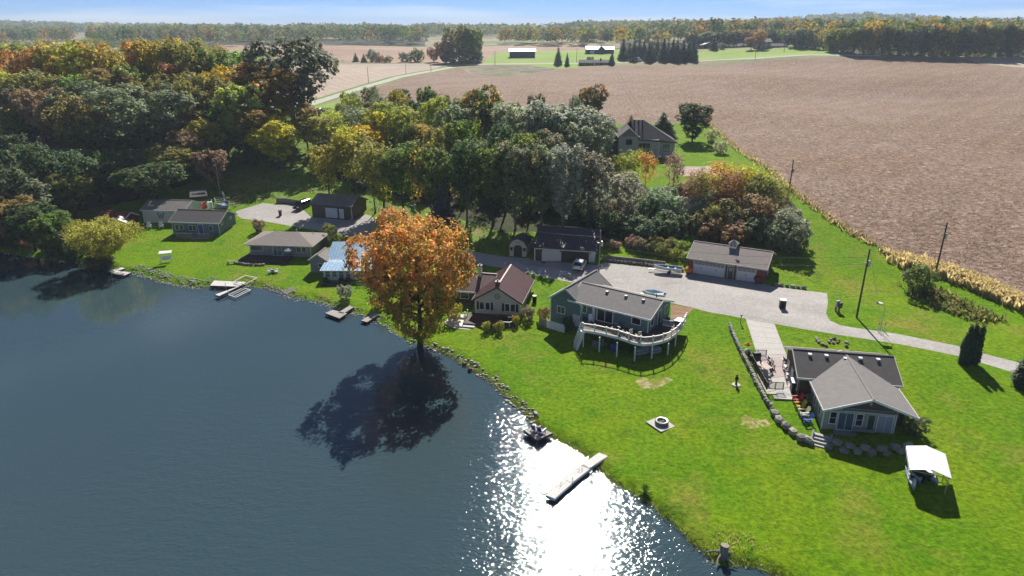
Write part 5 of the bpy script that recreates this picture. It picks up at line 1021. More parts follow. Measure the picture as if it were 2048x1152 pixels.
# ------------------------------------------------------------------ boats
def hull(t, L, W, Dp, m, inner, z0=0.0, n=9, flat=False):
    rings = []; top = []
    for i in range(n):
        u = i/(n-1); y = -L/2+L*u; k = (1-max(0, (u-0.45)/0.55)**2.2)*(0.92 if u < 0.2 else 1.0); w = max(0.03, W/2*k); zt = Dp*(1+0.25*max(0, u-0.6)/0.4); zb = 0.25*Dp*max(0, (u-0.6)/0.4)**2
        rings.append([(-w, y, z0+zt), (-w*0.85, y, z0+zb+Dp*0.35), (-w*0.3, y, z0+zb), (w*0.3, y, z0+zb), (w*0.85, y, z0+zb+Dp*0.35), (w, y, z0+zt)])
    b = MB(); b.loft(rings, cap=True, closed=False); h = b.build('hull', m, t)
    rg2 = [[(p[0]*0.9, p[1]*0.97, p[2]-0.04 if j in (0, 5) else p[2]+0.12) for j, p in enumerate(r)] for r in rings]
    b = MB(); b.loft(rg2, cap=False, closed=False); b.build('inside', inner, t)
    b = MB()
    for s in (0, 5):
        for r0, r1 in zip(rings[:-1], rings[1:]): b.beam(r0[s], r1[s], 0.07, 0.05)
    b.build('gunwale', m, t)
def trailer(t, L):
    b = MB(); b.beam((-0.5, -L/2, 0.35), (-0.5, L*0.3, 0.35), 0.08, 0.1); b.beam((0.5, -L/2, 0.35), (0.5, L*0.3, 0.35), 0.08, 0.1); b.beam((-0.5, L*0.3, 0.35), (0, L*0.75, 0.35), 0.08, 0.1); b.beam((0.5, L*0.3, 0.35), (0, L*0.75, 0.35), 0.08, 0.1); b.beam((-0.8, -0.3, 0.33), (0.8, -0.3, 0.33), 0.08, 0.08); b.build('trailer_frame', 'galv', t)
    for s in (-1, 1): b = MB(); b.loft([[(s*0.85+k, -0.3+0.28*math.cos(i*PI/6), 0.28+0.28*math.sin(i*PI/6)) for i in range(12)] for k in (-0.09, 0.09)]); b.build('wheel', 'rubber', t)
q = at(1335, 545); t = thing('boat_on_trailer', 'open blue fishing boat on a trailer at the gravel lot edge', 'boat', q, PI/2-0.35); hull(t, 4.6, 1.5, 0.6, 'hullWhite', 'boatBlue', 0.45); trailer(t, 4.4)
for y in (-1.2, 0.0, 1.1): b = MB(); b.box(-0.6, 0.6, y-0.15, y+0.15, 0.8, 0.86); b.build('bench', 'boatBlue', t)
q = at(1307, 596); t = thing('covered_boat', 'small boat under a bright blue cover behind the teal house', 'boat', q, PI/2-0.45); hull(t, 3.6, 1.4, 0.5, 'hullWhite', 'boatBlue', 0.45); trailer(t, 3.4); b = MB(); b.loft([[(-0.62, -1.6, 0.95), (0.62, -1.6, 0.95), (0.0, -1.6, 1.15)], [(-0.7, 0, 1.0), (0.7, 0, 1.0), (0, 0, 1.4)], [(-0.1, 1.7, 1.05), (0.1, 1.7, 1.05), (0, 1.7, 1.1)]]); b.build('cover', 'boatBlue', t)
# boat canopy with two small sailing dinghies on the lawn
q = at(1848, 960); CA = -0.42; t = thing('boat_canopy', 'white gable-topped boat canopy standing on the lawn beyond the boulder wall', 'canopy', q, CA)
for x in (-1.5, 1.5):
    for y in (-1.6, 0.2, 2.0): b = MB(); b.tube([(x, y, 0), (x, y, 2.0)], 0.045, 6); b.build('leg', 'galv', t)
for s in (-1, 1): b = MB(); b.slab([(s*1.65, -1.9, 1.95), (s*1.65, 2.3, 1.95), (0, 2.3, 2.42), (0, -1.9, 2.42)], 0.03); b.build('canopy_top', 'tarpWhite', t)
b = MB()
for y in (-1.9, 2.3): b.beam((-1.65, y, 1.9), (1.65, y, 1.9), 0.05, 0.05)
b.beam((-1.65, -1.9, 1.9), (-1.65, 2.3, 1.9), 0.05, 0.05); b.beam((1.65, -1.9, 1.9), (1.65, 2.3, 1.9), 0.05, 0.05); b.build('frame', 'galv', t)
b = MB(); b.slab([(-1.67, -1.9, 1.6), (-1.67, 2.3, 1.6), (-1.67, 2.3, 1.95), (-1.67, -1.9, 1.95)], 0.02); b.build('valance', 'tarpWhite', t)
for (px, py, rz, L, lb) in ((1828, 972, 2.75, 3.6, 'long pale blue kayak lying outside the canopy on its lake house side'), (1838, 962, 2.85, 3.0, 'white sailboard lying beside the pale blue kayak'), (1868, 968, 3.0, 2.6, 'short pale blue dinghy nosing out from under the canopy')):
    q = at(px, py); t = thing('kayak', lb, 'kayak', (q[0], q[1]+0.6, gz(q[0], q[1])+0.25), rz); hull(t, L, 0.75, 0.3, 'hullBlue' if 'blue' in lb else 'hullWhite', 'hullWhite', 0.0)
    b = MB(); b.lathe([(0.25, 0.28), (0.28, 0.34), (0.2, 0.34)], (0, -0.1, 0), 10); b.build('cockpit', 'black', t)
q = at(1852, 972); t = thing('mower', 'dark garden tractor parked under the canopy', 'mower', (q[0], q[1]+1.2, gz(q[0], q[1]+1.2)), 0.3)
b = MB(); b.box(-0.4, 0.4, -0.9, 0.1, 0.3, 0.85); b.build('hood', 'black', t); b = MB(); b.rbox((0, 0.5, 0.75), (0.5, 0.4, 0.12)); b.rbox((0, 0.72, 1.0), (0.5, 0.1, 0.5)); b.build('seat', 'black', t); b = MB(); b.box(-0.55, 0.55, -0.3, 0.5, 0.12, 0.28); b.build('deck', 'paintRed', t)
for s in (-1, 1):
    for y, r in ((-0.7, 0.2), (0.5, 0.32)): b = MB(); b.loft([[(s*0.45+k, y+r*math.cos(i*PI/6), r+r*math.sin(i*PI/6)) for i in range(12)] for k in (-0.1, 0.1)]); b.build('wheel', 'rubber', t)

# ------------------------------------------------------------------ poles and wires
def pole(px, py, ptop, label, gear=True, h=None, r=0.15, name='utility_pole', m='poleWood', group=None):
    q = at(px, py); 
    if h is None: 
        # height from the pixel of its top, at the distance of its foot
        rr = ray(*ptop); k = math.hypot(q[0], q[1])/math.hypot(rr[0], rr[1]); h = CAMZ+rr[2]*k-q[2]
    t = thing(name, label, 'pole', q, 0.0, group); b = MB(); b.tube([(0, 0, -0.5), (0, 0, h*0.5), (0, 0, h)], [r, r*0.85, r*0.65], 9); b.build('shaft', m, t)
    if gear:
        b = MB(); b.lathe([(0.18, h-2.6), (0.2, h-2.5), (0.2, h-1.8), (0.12, h-1.72)], (0.3, 0, 0), 10); b.build('transformer', 'galv', t)
        b = MB(); b.beam((-0.5, -0.05, h-2.0), (0.35, -0.05, h-2.0), 0.08, 0.08); b.build('bracket', 'galv', t)
        b = MB(); b.tube([(-0.5, -0.05, h-1.95), (-0.5, -0.05, h-1.7)], 0.05, 6); b.tube([(0, 0, h), (0, 0, h+0.2)], 0.05, 6); b.build('insulator', 'white', t)
    return np.array([q[0], q[1], q[2]+h])
T1 = pole(1713, 635, (1733, 497), 'tall wooden utility pole with transformer beside the gravel lane')
T2 = pole(1866, 568, (1880, 443), 'dark utility pole rising from the bush at the field edge')
T3 = pole(1575, 402, (1584, 320), 'dark utility pole between hedge and soybean field')
T4 = pole(1197, 553, (1198, 462), 'grey utility pole at the corner of the white garage', m='woodWeathered')
T5 = pole(441, 392, (435, 333), 'pale utility pole on the shaded slope above the junk yard', m='woodWeathered', gear=False)
T6 = pole(828, 436, (822, 393), 'grey utility pole with transformer in front of the blue spruce', m='woodWeathered')
for px, py, top, lb in ((737, 166, (734, 134), 'thin roadside pole nearest the bend of the county road'), (812, 148, (810, 128), 'thin roadside pole midway along the pale stubble field'), (862, 143, (861, 128), 'thin roadside pole at the top end of the pale stubble field')): pole(px, py, top, lb, False, None, 0.16)
for px, py, top in ((666, 120, (665, 102)), (827, 119, (826, 103)), (990, 130, (989, 101)), (1153, 124, (1153, 96)), (1510, 119, (1512, 99)), (1690, 111, (1693, 85)), (1880, 114, (1882, 84)), (1568, 105, (1569, 90))): pole(px, py, top, 'distant thin pole along the far farm road', False, None, 0.17, group='far road poles')
def wire(a, b, sag, label, off=(0, 0, 0)):
    a = np.array(a)+off; b = np.array(b)+off; n = 14; P = [tuple(a+(b-a)*k/n-np.array([0, 0, sag*4*(k/n)*(1-k/n)])-a) for k in range(n+1)]
    t = thing('overhead_wire', label, 'wire', a); m = MB(); m.tube(P, 0.018, 4, False); m.build('cable', 'fabricGrey', t)
wire(T1, T2, 0.6, 'overhead wire from lane pole to the field edge pole', (0, 0, -0.3)); wire(T2, T3, 2.2, 'upper overhead wire sagging across the field edge', (0, 0, -0.4)); wire(T2, T3, 2.6, 'lower overhead wire sagging across the field edge', (0, 0, -1.2))
wire(T4, T1, 1.2, 'upper overhead wire crossing above the brick garage', (0, 0, -1.2)); wire(T4, T1, 1.4, 'lower overhead wire crossing above the brick garage', (0, 0, -2.2)); wire(T6, T4, 1.5, 'overhead wire crossing the wooded slope behind the garages', (0, 0, -1.0)); wire(T5, T6, 1.5, 'overhead wire crossing above the brown garage', (0, 0, -0.5))
q = at(1769, 680); wire(T1, (q[0], q[1], q[2]), 0.1, 'yellow-sleeved guy wire anchored beside the gravel lane', (0, 0, 0))
q = at(1760, 663); t = thing('yard_light', 'slim post light with oval head on the grass beside the lane', 'lamp', q); b = MB(); b.tube([(0, 0, 0), (0, 0, 3.6), (-0.5, 0, 4.1)], 0.04, 6); b.build('post', 'cream', t); b = MB(); b.lathe([(0.1, 4.0), (0.45, 4.08), (0.42, 4.2), (0.1, 4.26)], (-0.8, 0, 0), 10); b.build('lamp_head', 'cream', t)
for px, py, lb in ((1756, 663, 'short grey bollard beside the yard light, towards the pole'), (1768, 663, 'short grey bollard beside the yard light, away from the pole')): q = at(px, py); t = thing('bollard', lb, 'bollard', q); b = MB(); b.tube([(0, 0, 0), (0, 0, 1.1)], 0.07, 7); b.build('post', 'galv', t); b = MB(); b.lathe([(0.09, 1.1), (0.09, 1.2), (0.02, 1.25)], n=7); b.build('cap', 'blackMetal', t)
for px, py, lb, h in ((1671, 622, 'grey electric meter pedestal on the lot edge', 1.7), (1677, 624, 'dark utility cabinet beside the electric meter pedestal', 1.5)):
    q = at(px, py); t = thing('utility_pedestal', lb, 'utility box', q, 0.2); b = MB(); b.box(-0.12, 0.12, -0.1, 0.1, 0, h); b.build('post', 'woodWeathered', t); b = MB(); b.box(-0.25, 0.25, -0.3, -0.1, h*0.45, h); b.build('cabinet', 'galv' if 'grey' in lb else 'navyMetal', t); b = MB(); b.lathe([(0.1, h*0.5), (0.12, h*0.75), (0.02, h*0.8)], (0, -0.32, 0), 8); b.build('meter', 'glassSky', t)
q = at(1564, 616); t = thing('storage_box', 'black box with white lid standing alone on the gravel lot', 'box', q, -0.2); b = MB(); b.box(-0.42, 0.42, -0.42, 0.42, 0, 1.25); b.build('body', 'black', t); b = MB(); b.box(-0.46, 0.46, -0.46, 0.46, 1.25, 1.36); b.build('lid', 'white', t)
q = at(561, 431); t = thing('waste_bin', 'black wheeled bin standing on the gravel court', 'bin', q, 0.3); b = MB(); b.loft([[(x*0.28, y*0.3, 0.05) for x, y in ((-1,-1),(1,-1),(1,1),(-1,1))], [(x*0.36, y*0.4, 1.05) for x, y in ((-1,-1),(1,-1),(1,1),(-1,1))]]); b.build('body', 'black', t); b = MB(); b.slab([(-0.4, -0.45, 1.1), (0.4, -0.45, 1.1), (0.4, 0.45, 1.18), (-0.4, 0.45, 1.18)], 0.05); b.build('lid', 'black', t)
q = at(1069, 604); t = thing('rain_barrel', 'black barrel with pale rim beside the cream cottage wall', 'barrel', q); b = MB(); b.lathe([(0.3, 0), (0.36, 0.5), (0.32, 1.0)], n=12); b.build('barrel', 'black', t); b = MB(); b.lathe([(0.36, 1.0), (0.36, 1.08), (0.3, 1.08)], n=12); b.build('rim', 'cream', t)
for px, py, lb in ((1376, 549, 'orange shrub pot at the boat end of the brick garage'), (1514, 567, 'dark red mum pot at the lawn end of the brick garage')): q = at(px, py); t = thing('flower_pot', lb, 'plant pot', q); b = MB(); b.lathe([(0.3, 0), (0.42, 0.45)], n=10); b.build('pot', 'brick', t); b = MB(); b.lathe([(0.4, 0.45), (0.62, 0.7), (0.55, 1.1), (0.15, 1.35)], n=9); b.build('blooms', 'flame' if 'orange' in lb else 'redBarn', t)
# wire garden frames on the bank
for i, (px, py) in enumerate(((1308, 512), (1345, 522), (1368, 528), (1392, 532))):
    q = at(px, py); t = thing('trellis', 'rusty wire trellis frame on the bank beside the brick garage', 'trellis', q, -0.3, 'bank trellises')
    for x in (-0.7, 0.7): b = MB(); b.tube([(x, 0, 0), (x, 0, 2.4)], 0.04, 5); b.build('post', 'poleWood', t)
    for z in (0.8, 1.6, 2.35): b = MB(); b.tube([(-0.7, 0, z), (0.7, 0, z)], 0.02, 4); b.build('rail', 'poleWood', t)
# porch swing and yard chairs
q = at(334, 524); t = thing('garden_swing', 'white garden swing with small canopy on the far lawn', 'swing', q, 0.3)
for x in (-0.9, 0.9):
    b = MB(); b.tube([(x, -0.7, 0), (x, 0, 1.9), (x, 0.7, 0)], 0.05, 6); b.build('leg', 'white', t)
b = MB(); b.slab([(-1.1, -0.6, 1.9), (1.1, -0.6, 1.9), (1.1, 0.6, 2.05), (-1.1, 0.6, 2.05)], 0.05); b.build('canopy', 'white', t); b = MB(); b.box(-0.8, 0.8, -0.25, 0.25, 0.5, 0.56); b.rbox((0, 0.3, 0.85), (1.6, 0.05, 0.6), 0, -0.2); b.build('bench', 'white', t)
for px, py, lb in ((299, 458, 'white garden chair before the barn, near the letter W'), (323, 457, 'white garden chair before the barn, near the blue-grey house')): chair('garden_chair', lb, at(px, py), 0.4, 'white', s=1.3)
q = at(547, 544); t = thing('lawn_fire_bowl', 'dark fire bowl between two white chairs on the bungalow lawn', 'fire bowl', q); b = MB(); b.lathe([(0.2, 0.15), (0.55, 0.4), (0.6, 0.48), (0.5, 0.45)], n=12); b.build('bowl', 'black', t)
for i in range(3): b = MB(); a_ = i*2.1; b.tube([(0.3*math.cos(a_), 0.3*math.sin(a_), 0.3), (0.45*math.cos(a_), 0.45*math.sin(a_), 0)], 0.03, 5); b.build('leg', 'black', t)
adirondack('garden_chair', 'white low chair beside the dark fire bowl, on the boat lift side', at(541, 546), 1.2, 'white'); adirondack('garden_chair', 'white low chair beside the dark fire bowl, on the shed side', at(553, 545), -1.2, 'white')
q = at(463, 527); t = thing('log_bench', 'small dark bench with a wood pile at the end of the low stone wall', 'bench', q, 0.2); b = MB(); b.box(-0.7, 0.7, -0.2, 0.2, 0.4, 0.48); b.build('seat', 'woodWeathered', t)
for x in (-0.55, 0.55): b = MB(); b.box(x-0.08, x+0.08, -0.2, 0.2, 0, 0.4); b.build('leg', 'black', t)
q = at(592, 594); t = thing('boat_ramp', 'sloping pale timber ramp leading from lawn to water', 'ramp', at(583, 580), 0.6); 
P = [at(562, 583), at(583, 574), at(594, 577), at(574, 590)]; o_ = np.array(t.location); t.rotation_euler = (0, 0, 0)
for i in range(8): a_, b_ = P[0]+(P[1]-P[0])*i/8, P[0]+(P[1]-P[0])*(i+0.9)/8; c_, d_ = P[3]+(P[2]-P[3])*(i+0.9)/8, P[3]+(P[2]-P[3])*i/8; b = MB(); b.slab([tuple(x-o_+[0, 0, 0.1]) for x in (a_, b_, c_, d_)], 0.06); b.build('plank', 'woodWeathered', t)
# junk yard behind the blue house
JY = [(398, 395, 'camper_shell', 'grey truck camper shell lying behind the white barn', 'galv'), (416, 410, 'scrap_boat', 'upturned tan rowing boat behind the blue-grey house', 'cream'), (408, 417, 'oil_tank', 'red tank drum among scrap behind the blue-grey house', 'paintRed'), (421, 417, 'plastic_drum', 'white plastic drum among scrap behind the blue-grey house', 'white'), (440, 404, 'pontoon_frame', 'bare silver pontoon frame among the scrap', 'galv'), (452, 413, 'scrap_hull', 'faded blue boat hull dumped behind the blue-grey house', 'hullBlue'), (470, 410, 'scrap_trailer', 'rusty trailer chassis at the end of the scrap row', 'poleWood'), (438, 415, 'scrap_sheet', 'pale tarpaulin heap between the scrapped boats', 'fabricGrey')]
for px, py, nm, lb, m in JY:
    q = at(px, py); t = thing(nm, lb, 'scrap', q, random.uniform(-0.6, 0.6))
    if 'boat' in nm or 'hull' in nm: hull(t, 4.2, 1.6, 0.7, m, 'fabricGrey', 0.1)
    elif 'frame' in nm or 'trailer' in nm:
        for x in (-1, 1): b = MB(); b.beam((x, -2.2, 0.6), (x, 2.2, 0.6), 0.12, 0.12); b.build('beam', m, t)
        for y in (-2, 0, 2): b = MB(); b.beam((-1, y, 0.65), (1, y, 0.65), 0.1, 0.1); b.tube([(1, y, 0.6), (1, y, 2.0)], 0.05, 5); b.build('crossbar', m, t)
        b = MB(); b.beam((1, -2.2, 2.0), (1, 2.2, 2.0), 0.07, 0.07); b.build('top_bar', m, t)
    elif 'drum' in nm or 'tank' in nm: b = MB(); b.lathe([(0.5, 0), (0.55, 0.1), (0.55, 1.5), (0.5, 1.6)], n=12); b.build('shell', m, t); b = MB(); b.lathe([(0.12, 1.6), (0.12, 1.7)], n=8); b.build('cap', 'black', t)
    elif 'camper' in nm: b = MB(); b.loft([[(-2, -1, 0.4), (2, -1, 0.4), (2, 1, 0.4), (-2, 1, 0.4)], [(-1.8, -0.9, 1.7), (1.8, -0.9, 1.7), (1.8, 0.9, 1.7), (-1.8, 0.9, 1.7)]]); b.build('shell', m, t); b = MB(); b.box(-1.5, 1.5, -1.0, -0.94, 0.9, 1.35); b.build('window', 'glassDark', t)
    else: b = MB(); b.loft([[(x*1.3, y*0.9, 0) for x, y in ((-1,-.6),(0,-1),(1,-.5),(1,.7),(-.2,1),(-1,.5))], [(x*1.0, y*0.7, 0.5) for x, y in ((-1,-.6),(0,-1),(1,-.5),(1,.7),(-.2,1),(-1,.5))], [(x*0.4, y*0.3, 0.9) for x, y in ((-1,-.6),(0,-1),(1,-.5),(1,.7),(-.2,1),(-1,.5))]]); b.build('tarpaulin', m, t); b = MB(); b.tube([(-1.2, 0.3, 0.6), (1.2, -0.2, 0.75)], 0.05, 5); b.build('bar', 'poleWood', t)
q = at(770, 446); t = thing('domed_shed', 'small white domed cover standing at the slope foot by the gravel lane', 'shed', q, 0.1); pr = [(-1.3, 0), (1.3, 0), (1.3, 1.4), (0.9, 2.2), (0.2, 2.7), (-0.5, 2.5), (-1.2, 1.6)]
b = MB(); b.prism(pr, 0, 3.0, 'y'); b.build('cover', 'tarpWhite', t); b = MB(); b.prism([(p[0]*1.03, p[1]*1.02) for p in pr], 0.1, 3.1, 'y'); b.build('shell', 'fabricGrey', t)
q = at(1240, 378+5); t = thing('round_hay_feeder', 'white bench seen between the trunks on the slope', 'bench', at(1020, 412), 0.3); b = MB(); b.box(-0.9, 0.9, -0.25, 0.25, 0.42, 0.5); b.rbox((0, 0.3, 0.8), (1.8, 0.06, 0.5), 0, -0.15); b.build('seat', 'white', t); t.name = 'garden_bench'
for x in (-0.75, 0.75): b = MB(); b.box(x-0.05, x+0.05, -0.25, 0.3, 0, 0.42); b.build('leg', 'white', t)
q = at(41, 432); t = thing('covered_load', 'blue tarpaulin covered wood stack under the big oak', 'wood stack', q, 0.3); b = MB(); b.loft([[(x*1.3, y*0.7, 0.0) for x, y in ((-1,-1),(1,-1),(1,1),(-1,1))], [(x*1.3, y*0.7, 0.9) for x, y in ((-1,-1),(1,-1),(1,1),(-1,1))], [(x*1.1, y*0.1, 1.3) for x, y in ((-1,-1),(1,-1),(1,1),(-1,1))]]); b.build('tarpaulin', 'fabricBlue', t); b = MB(); b.box(-1.35, 1.35, -0.72, 0.72, 0, 0.25); b.build('logs', 'woodWeathered', t)
# stump and driftwood at the shore
q = at(1446, 1110); t = thing('tree_stump', 'grey weathered stump with roots at the lake edge', 'stump', q); b = MB(); b.tube([(0, 0, -0.3), (0.05, 0, 0.5), (0.08, 0.05, 1.0)], [0.5, 0.34, 0.36], 10); b.build('trunk', 'woodWeathered', t)
for a_ in (0.2, 1.3, 2.6, 3.9, 5.1): b = MB(); b.tube([(0.2*math.cos(a_), 0.2*math.sin(a_), 0.25), (0.8*math.cos(a_), 0.8*math.sin(a_), 0.05), (1.5*math.cos(a_+0.2), 1.5*math.sin(a_+0.2), -0.15)], [0.16, 0.1, 0.03], 6); b.build('root', 'woodWeathered', t)
# ------------------------------------------------------------------ trees
def leaves(C, Nrm, n_per, spread, size, rg, flat=0.62, up=0.2):
    """leaf quads round clump centres C with outward direction Nrm"""
    n = len(C)*n_per; c = np.repeat(C, n_per, 0)+rg.normal(0, 1, (n, 3))*spread
    nn = np.repeat(Nrm, n_per, 0)*flat+rg.normal(0, 1, (n, 3))*(1-flat); nn[:, 2] += up; nn /= np.linalg.norm(nn, axis=1)[:, None]
    a = np.cross(nn, rg.normal(0, 1, (n, 3))); a /= np.linalg.norm(a, axis=1)[:, None]; b = np.cross(nn, a)
    s = size*rg.uniform(0.6, 1.35, (n, 1)); w = s*0.62
    V = np.stack([c-a*s, c+b*w-a*s*0.1, c+a*s, c-b*w-a*s*0.1], 1).reshape(-1, 3)
    return V, np.arange(n*4).reshape(-1, 4)
def crown_arrays(seed, lobes, n_clump, n_per, spread, size, shell=0.72, up=0.5, lower=0.35):
    """lobes: (cx,cy,cz,rx,ry,rz); clumps sit on the lobes' skins, thinning out below"""
    rg = np.random.default_rng(seed); L = np.array(lobes, float); vol = (L[:, 3]*L[:, 4]*L[:, 5])**(2/3); pk = rg.choice(len(L), n_clump*2, p=vol/vol.sum())
    d = rg.normal(0, 1, (len(pk), 3)); d /= np.linalg.norm(d, axis=1)[:, None]; keep = (d[:, 2] > -0.25) | (rg.random(len(pk)) < lower); d = d[keep]; pk = pk[keep]
    rad = shell+(1-shell)*rg.random((len(d), 1))**0.6; C = L[pk, :3]+d*L[pk, 3:]*rad
    inside = np.zeros(len(C), int)
    for l in L: inside += (((C-l[:3])/l[3:])**2).sum(1) < 0.55
    ok = inside == 0; C, d = C[ok][:n_clump], d[ok][:n_clump]
    V, Q = leaves(C, d, n_per, spread, size, rg, up=up); cl = np.repeat(np.arange(len(C)), n_per)
    lv = np.clip(0.5+0.3*rg.normal(0, 1, len(C))[cl]+0.2*rg.normal(0, 1, len(Q)), 0, 1)
    z = V[:, 2].reshape(-1, 4).mean(1); z = (z-z.min())/(z.max()-z.min()+1e-6)
    rr = np.hypot(V[:, 0], V[:, 1]).reshape(-1, 4).mean(1); rr /= rr.max()
    turn = np.clip(1-(0.55*z+0.25*rr+0.3*rg.normal(0, 1, len(C))[cl]*0.6+0.12*rg.normal(0, 1, len(Q))), 0.02, 0.98)
    return V, Q, lv, turn, C
def limbs(mb, lobes, h, r0, rg, top=0.75, lean=0.0):
    ax = lambda t: Vector((lean*t*h*0.3+0.15*math.sin(5*t), 0.12*math.sin(4*t+1), h*t)); n = 7
    mb.tube([ax(i/n*top) for i in range(n+1)]+[], [r0*1.25]+[r0*(1-0.8*i/n) for i in range(1, n+1)], 8); mb.tube([(0, 0, -0.8), (0, 0, 0.3)], [r0*1.5, r0*1.2], 8)
    for l in lobes:
        c = Vector(l[:3]); t = max(0.12, min(top*0.95, (c.z-0.55*math.hypot(c.x, c.y))/h)); s = ax(t); m_ = s.lerp(c, 0.5)+Vector((0, 0, 0.08*(c-s).length)); rr = r0*(1-0.75*t/top)*0.5
        mb.tube([s, m_, c], [rr, rr*0.6, rr*0.25], 5, False)
        for k in range(3):
            e = c+Vector((rg.uniform(-1, 1)*l[3], rg.uniform(-1, 1)*l[4], rg.uniform(-0.2, 1)*l[5]))*0.8; mb.tube([m_.lerp(c, 0.5), e], [rr*0.35, rr*0.1], 4, False)
TREES = {}
def proto(key, h, lobes, n_clump, n_per, spread, size, r0, bark='bark', leaf='leaf', top=0.75, seed=1, shell=0.72, up=0.5, lower=0.35, lean=0.0):
    V, Q, lv, turn, C = crown_arrays(seed, lobes, n_clump, n_per, spread, size, shell, up, lower)
    cm = npmesh('crown', V, Q, {'lv': lv, 'turn': turn}); cm.materials.append(MATS[leaf])
    mb = MB(); limbs(mb, lobes, h, r0, random.Random(seed), top, lean); tm = bpy.data.meshes.new('trunk'); tm.from_pydata(mb.v, [], mb.f); tm.materials.append(MATS[bark]); tm.shade_smooth()
    TREES[key] = (cm, tm, h, float(np.percentile(np.hypot(V[:, 0], V[:, 1]), 96)))
def ring_lobes(seed, h, r, zb, n, lr, vert=1.0, topk=1.0):
    rg = random.Random(seed); out = [(0, 0, h-lr*0.8*vert, lr*0.8, lr*0.8, lr*0.8*vert)]
    for i in range(n):
        f = (i+0.5)/n; z = zb+(h-zb)*(0.12+0.78*f); pr = r*math.sin(PI*min(1, 0.18+0.82*(1-f**1.6)*topk))**0.6 if True else r
        k = i*2.39996+rg.uniform(-0.4, 0.4); rr = max(0.0, pr-lr*0.5)*rg.uniform(0.75, 1.1); s = lr*rg.uniform(0.75, 1.25)
        out.append((rr*math.cos(k), rr*math.sin(k), z, s, s, s*vert*rg.uniform(0.8, 1.1)))
    return out
for s in range(3):
    proto(f'oak{s}', 18, ring_lobes(10+s, 18, 8.5, 4, 17, 3.1, 0.8), 600, 16, 0.32, 0.36, 0.5, leaf='leafShine', seed=20+s)
    proto(f'maple{s}', 18, ring_lobes(30+s, 18, 5.8, 3.5, 17, 2.4, 1.0), 500, 16, 0.30, 0.34, 0.36, seed=40+s)
    proto(f'tall{s}', 20, ring_lobes(50+s, 20, 4.3, 7.0, 13, 1.9, 1.2), 310, 15, 0.28, 0.32, 0.28, seed=60+s, shell=0.55, lower=0.6)
    proto(f'silver{s}', 19, ring_lobes(70+s, 19, 4.8, 4.0, 16, 1.8, 1.7), 430, 15, 0.30, 0.31, 0.26, leaf='leafShine', bark='barkPale', seed=80+s, shell=0.6, lower=0.6)
    proto(f'shrub{s}', 4, ring_lobes(90+s, 4, 2.4, -0.4, 13, 1.1, 0.9), 230, 16, 0.16, 0.17, 0.09, leaf='leafShine', seed=95+s)
for s in range(2):
    proto(f'sparse{s}', 12, ring_lobes(110+s, 12, 3.2, 4.0, 12, 1.4, 1.1), 130, 13, 0.4, 0.22, 0.13, bark='barkPale', seed=115+s, shell=0.4, lower=0.9, top=0.9)
    # spruce / pine: whorls of drooping boughs
    lob = []; h = 16; rg_ = random.Random(120+s)
    for i in range(15):
        f = i/14; z = 1.2+(h-2.2)*f; r = (3.3 if s == 0 else 2.6)*(1-f)**0.85+0.25; nb = 7 if f < 0.7 else 4
        for k in range(nb): a = k*2*PI/nb+i*0.7+rg_.uniform(-.2, .2); q = r*rg_.uniform(0.8, 1.1); lob.append((q*0.6*math.cos(a), q*0.6*math.sin(a), z-0.12*q, q*0.42, q*0.42, 0.42))
    lob.append((0, 0, h-0.7, 0.3, 0.3, 0.9)); proto(f'spruce{s}', h, lob, 700, 14, 0.26, 0.2, 0.22, leaf='needle', seed=125+s, top=0.97, up=0.1, lower=0.8, shell=0.5)
# special trees
proto('heromaple', 15.5, ring_lobes(201, 15.5, 7.4, 1.4, 28, 2.7, 0.95, 0.96), 1250, 24, 0.30, 0.22, 0.42, seed=202, shell=0.6, lower=0.55)
proto('bigoak', 20, ring_lobes(211, 20, 13.5, 3.0, 30, 4.0, 0.75), 1750, 17, 0.36, 0.34, 0.75, leaf='leafShine', seed=212, shell=0.7)
proto('willow', 8, ring_lobes(221, 8, 4.6, 3.0, 16, 1.9, 0.85), 650, 26, 0.3, 0.15, 0.2, seed=222, up=-0.2, lower=0.9)
# arborvitae: dense narrow column
proto('column', 5.2, [(0.1*math.sin(i), 0.1*math.cos(2*i), 0.3+4.3*i/9, 0.62-0.42*max(0, i-5)/4-0.15*max(0, 1-i), 0.62-0.42*max(0, i-5)/4, 0.6) for i in range(10)], 620, 20, 0.1, 0.10, 0.1, leaf='needle', seed=231, shell=0.85, lower=1.0)
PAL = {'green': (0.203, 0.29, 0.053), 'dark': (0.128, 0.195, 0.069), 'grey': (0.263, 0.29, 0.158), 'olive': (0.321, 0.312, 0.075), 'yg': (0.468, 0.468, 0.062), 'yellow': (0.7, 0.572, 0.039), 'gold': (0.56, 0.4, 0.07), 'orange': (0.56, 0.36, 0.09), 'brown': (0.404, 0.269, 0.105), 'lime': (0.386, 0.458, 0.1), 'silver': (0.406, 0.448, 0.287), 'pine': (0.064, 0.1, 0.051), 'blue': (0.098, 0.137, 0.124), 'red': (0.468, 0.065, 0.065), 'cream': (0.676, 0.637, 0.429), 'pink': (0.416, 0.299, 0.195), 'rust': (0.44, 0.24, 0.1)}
CNAME = {'green': 'green', 'dark': 'dark green', 'grey': 'grey-green', 'olive': 'olive green', 'yg': 'yellow-green', 'yellow': 'bright yellow', 'gold': 'golden brown', 'orange': 'orange', 'brown': 'brownish', 'lime': 'light green', 'silver': 'silvery green', 'pine': 'dark green', 'blue': 'blue-green', 'red': 'red', 'cream': 'cream flowered', 'pink': 'dull pinkish', 'rust': 'rust red'}
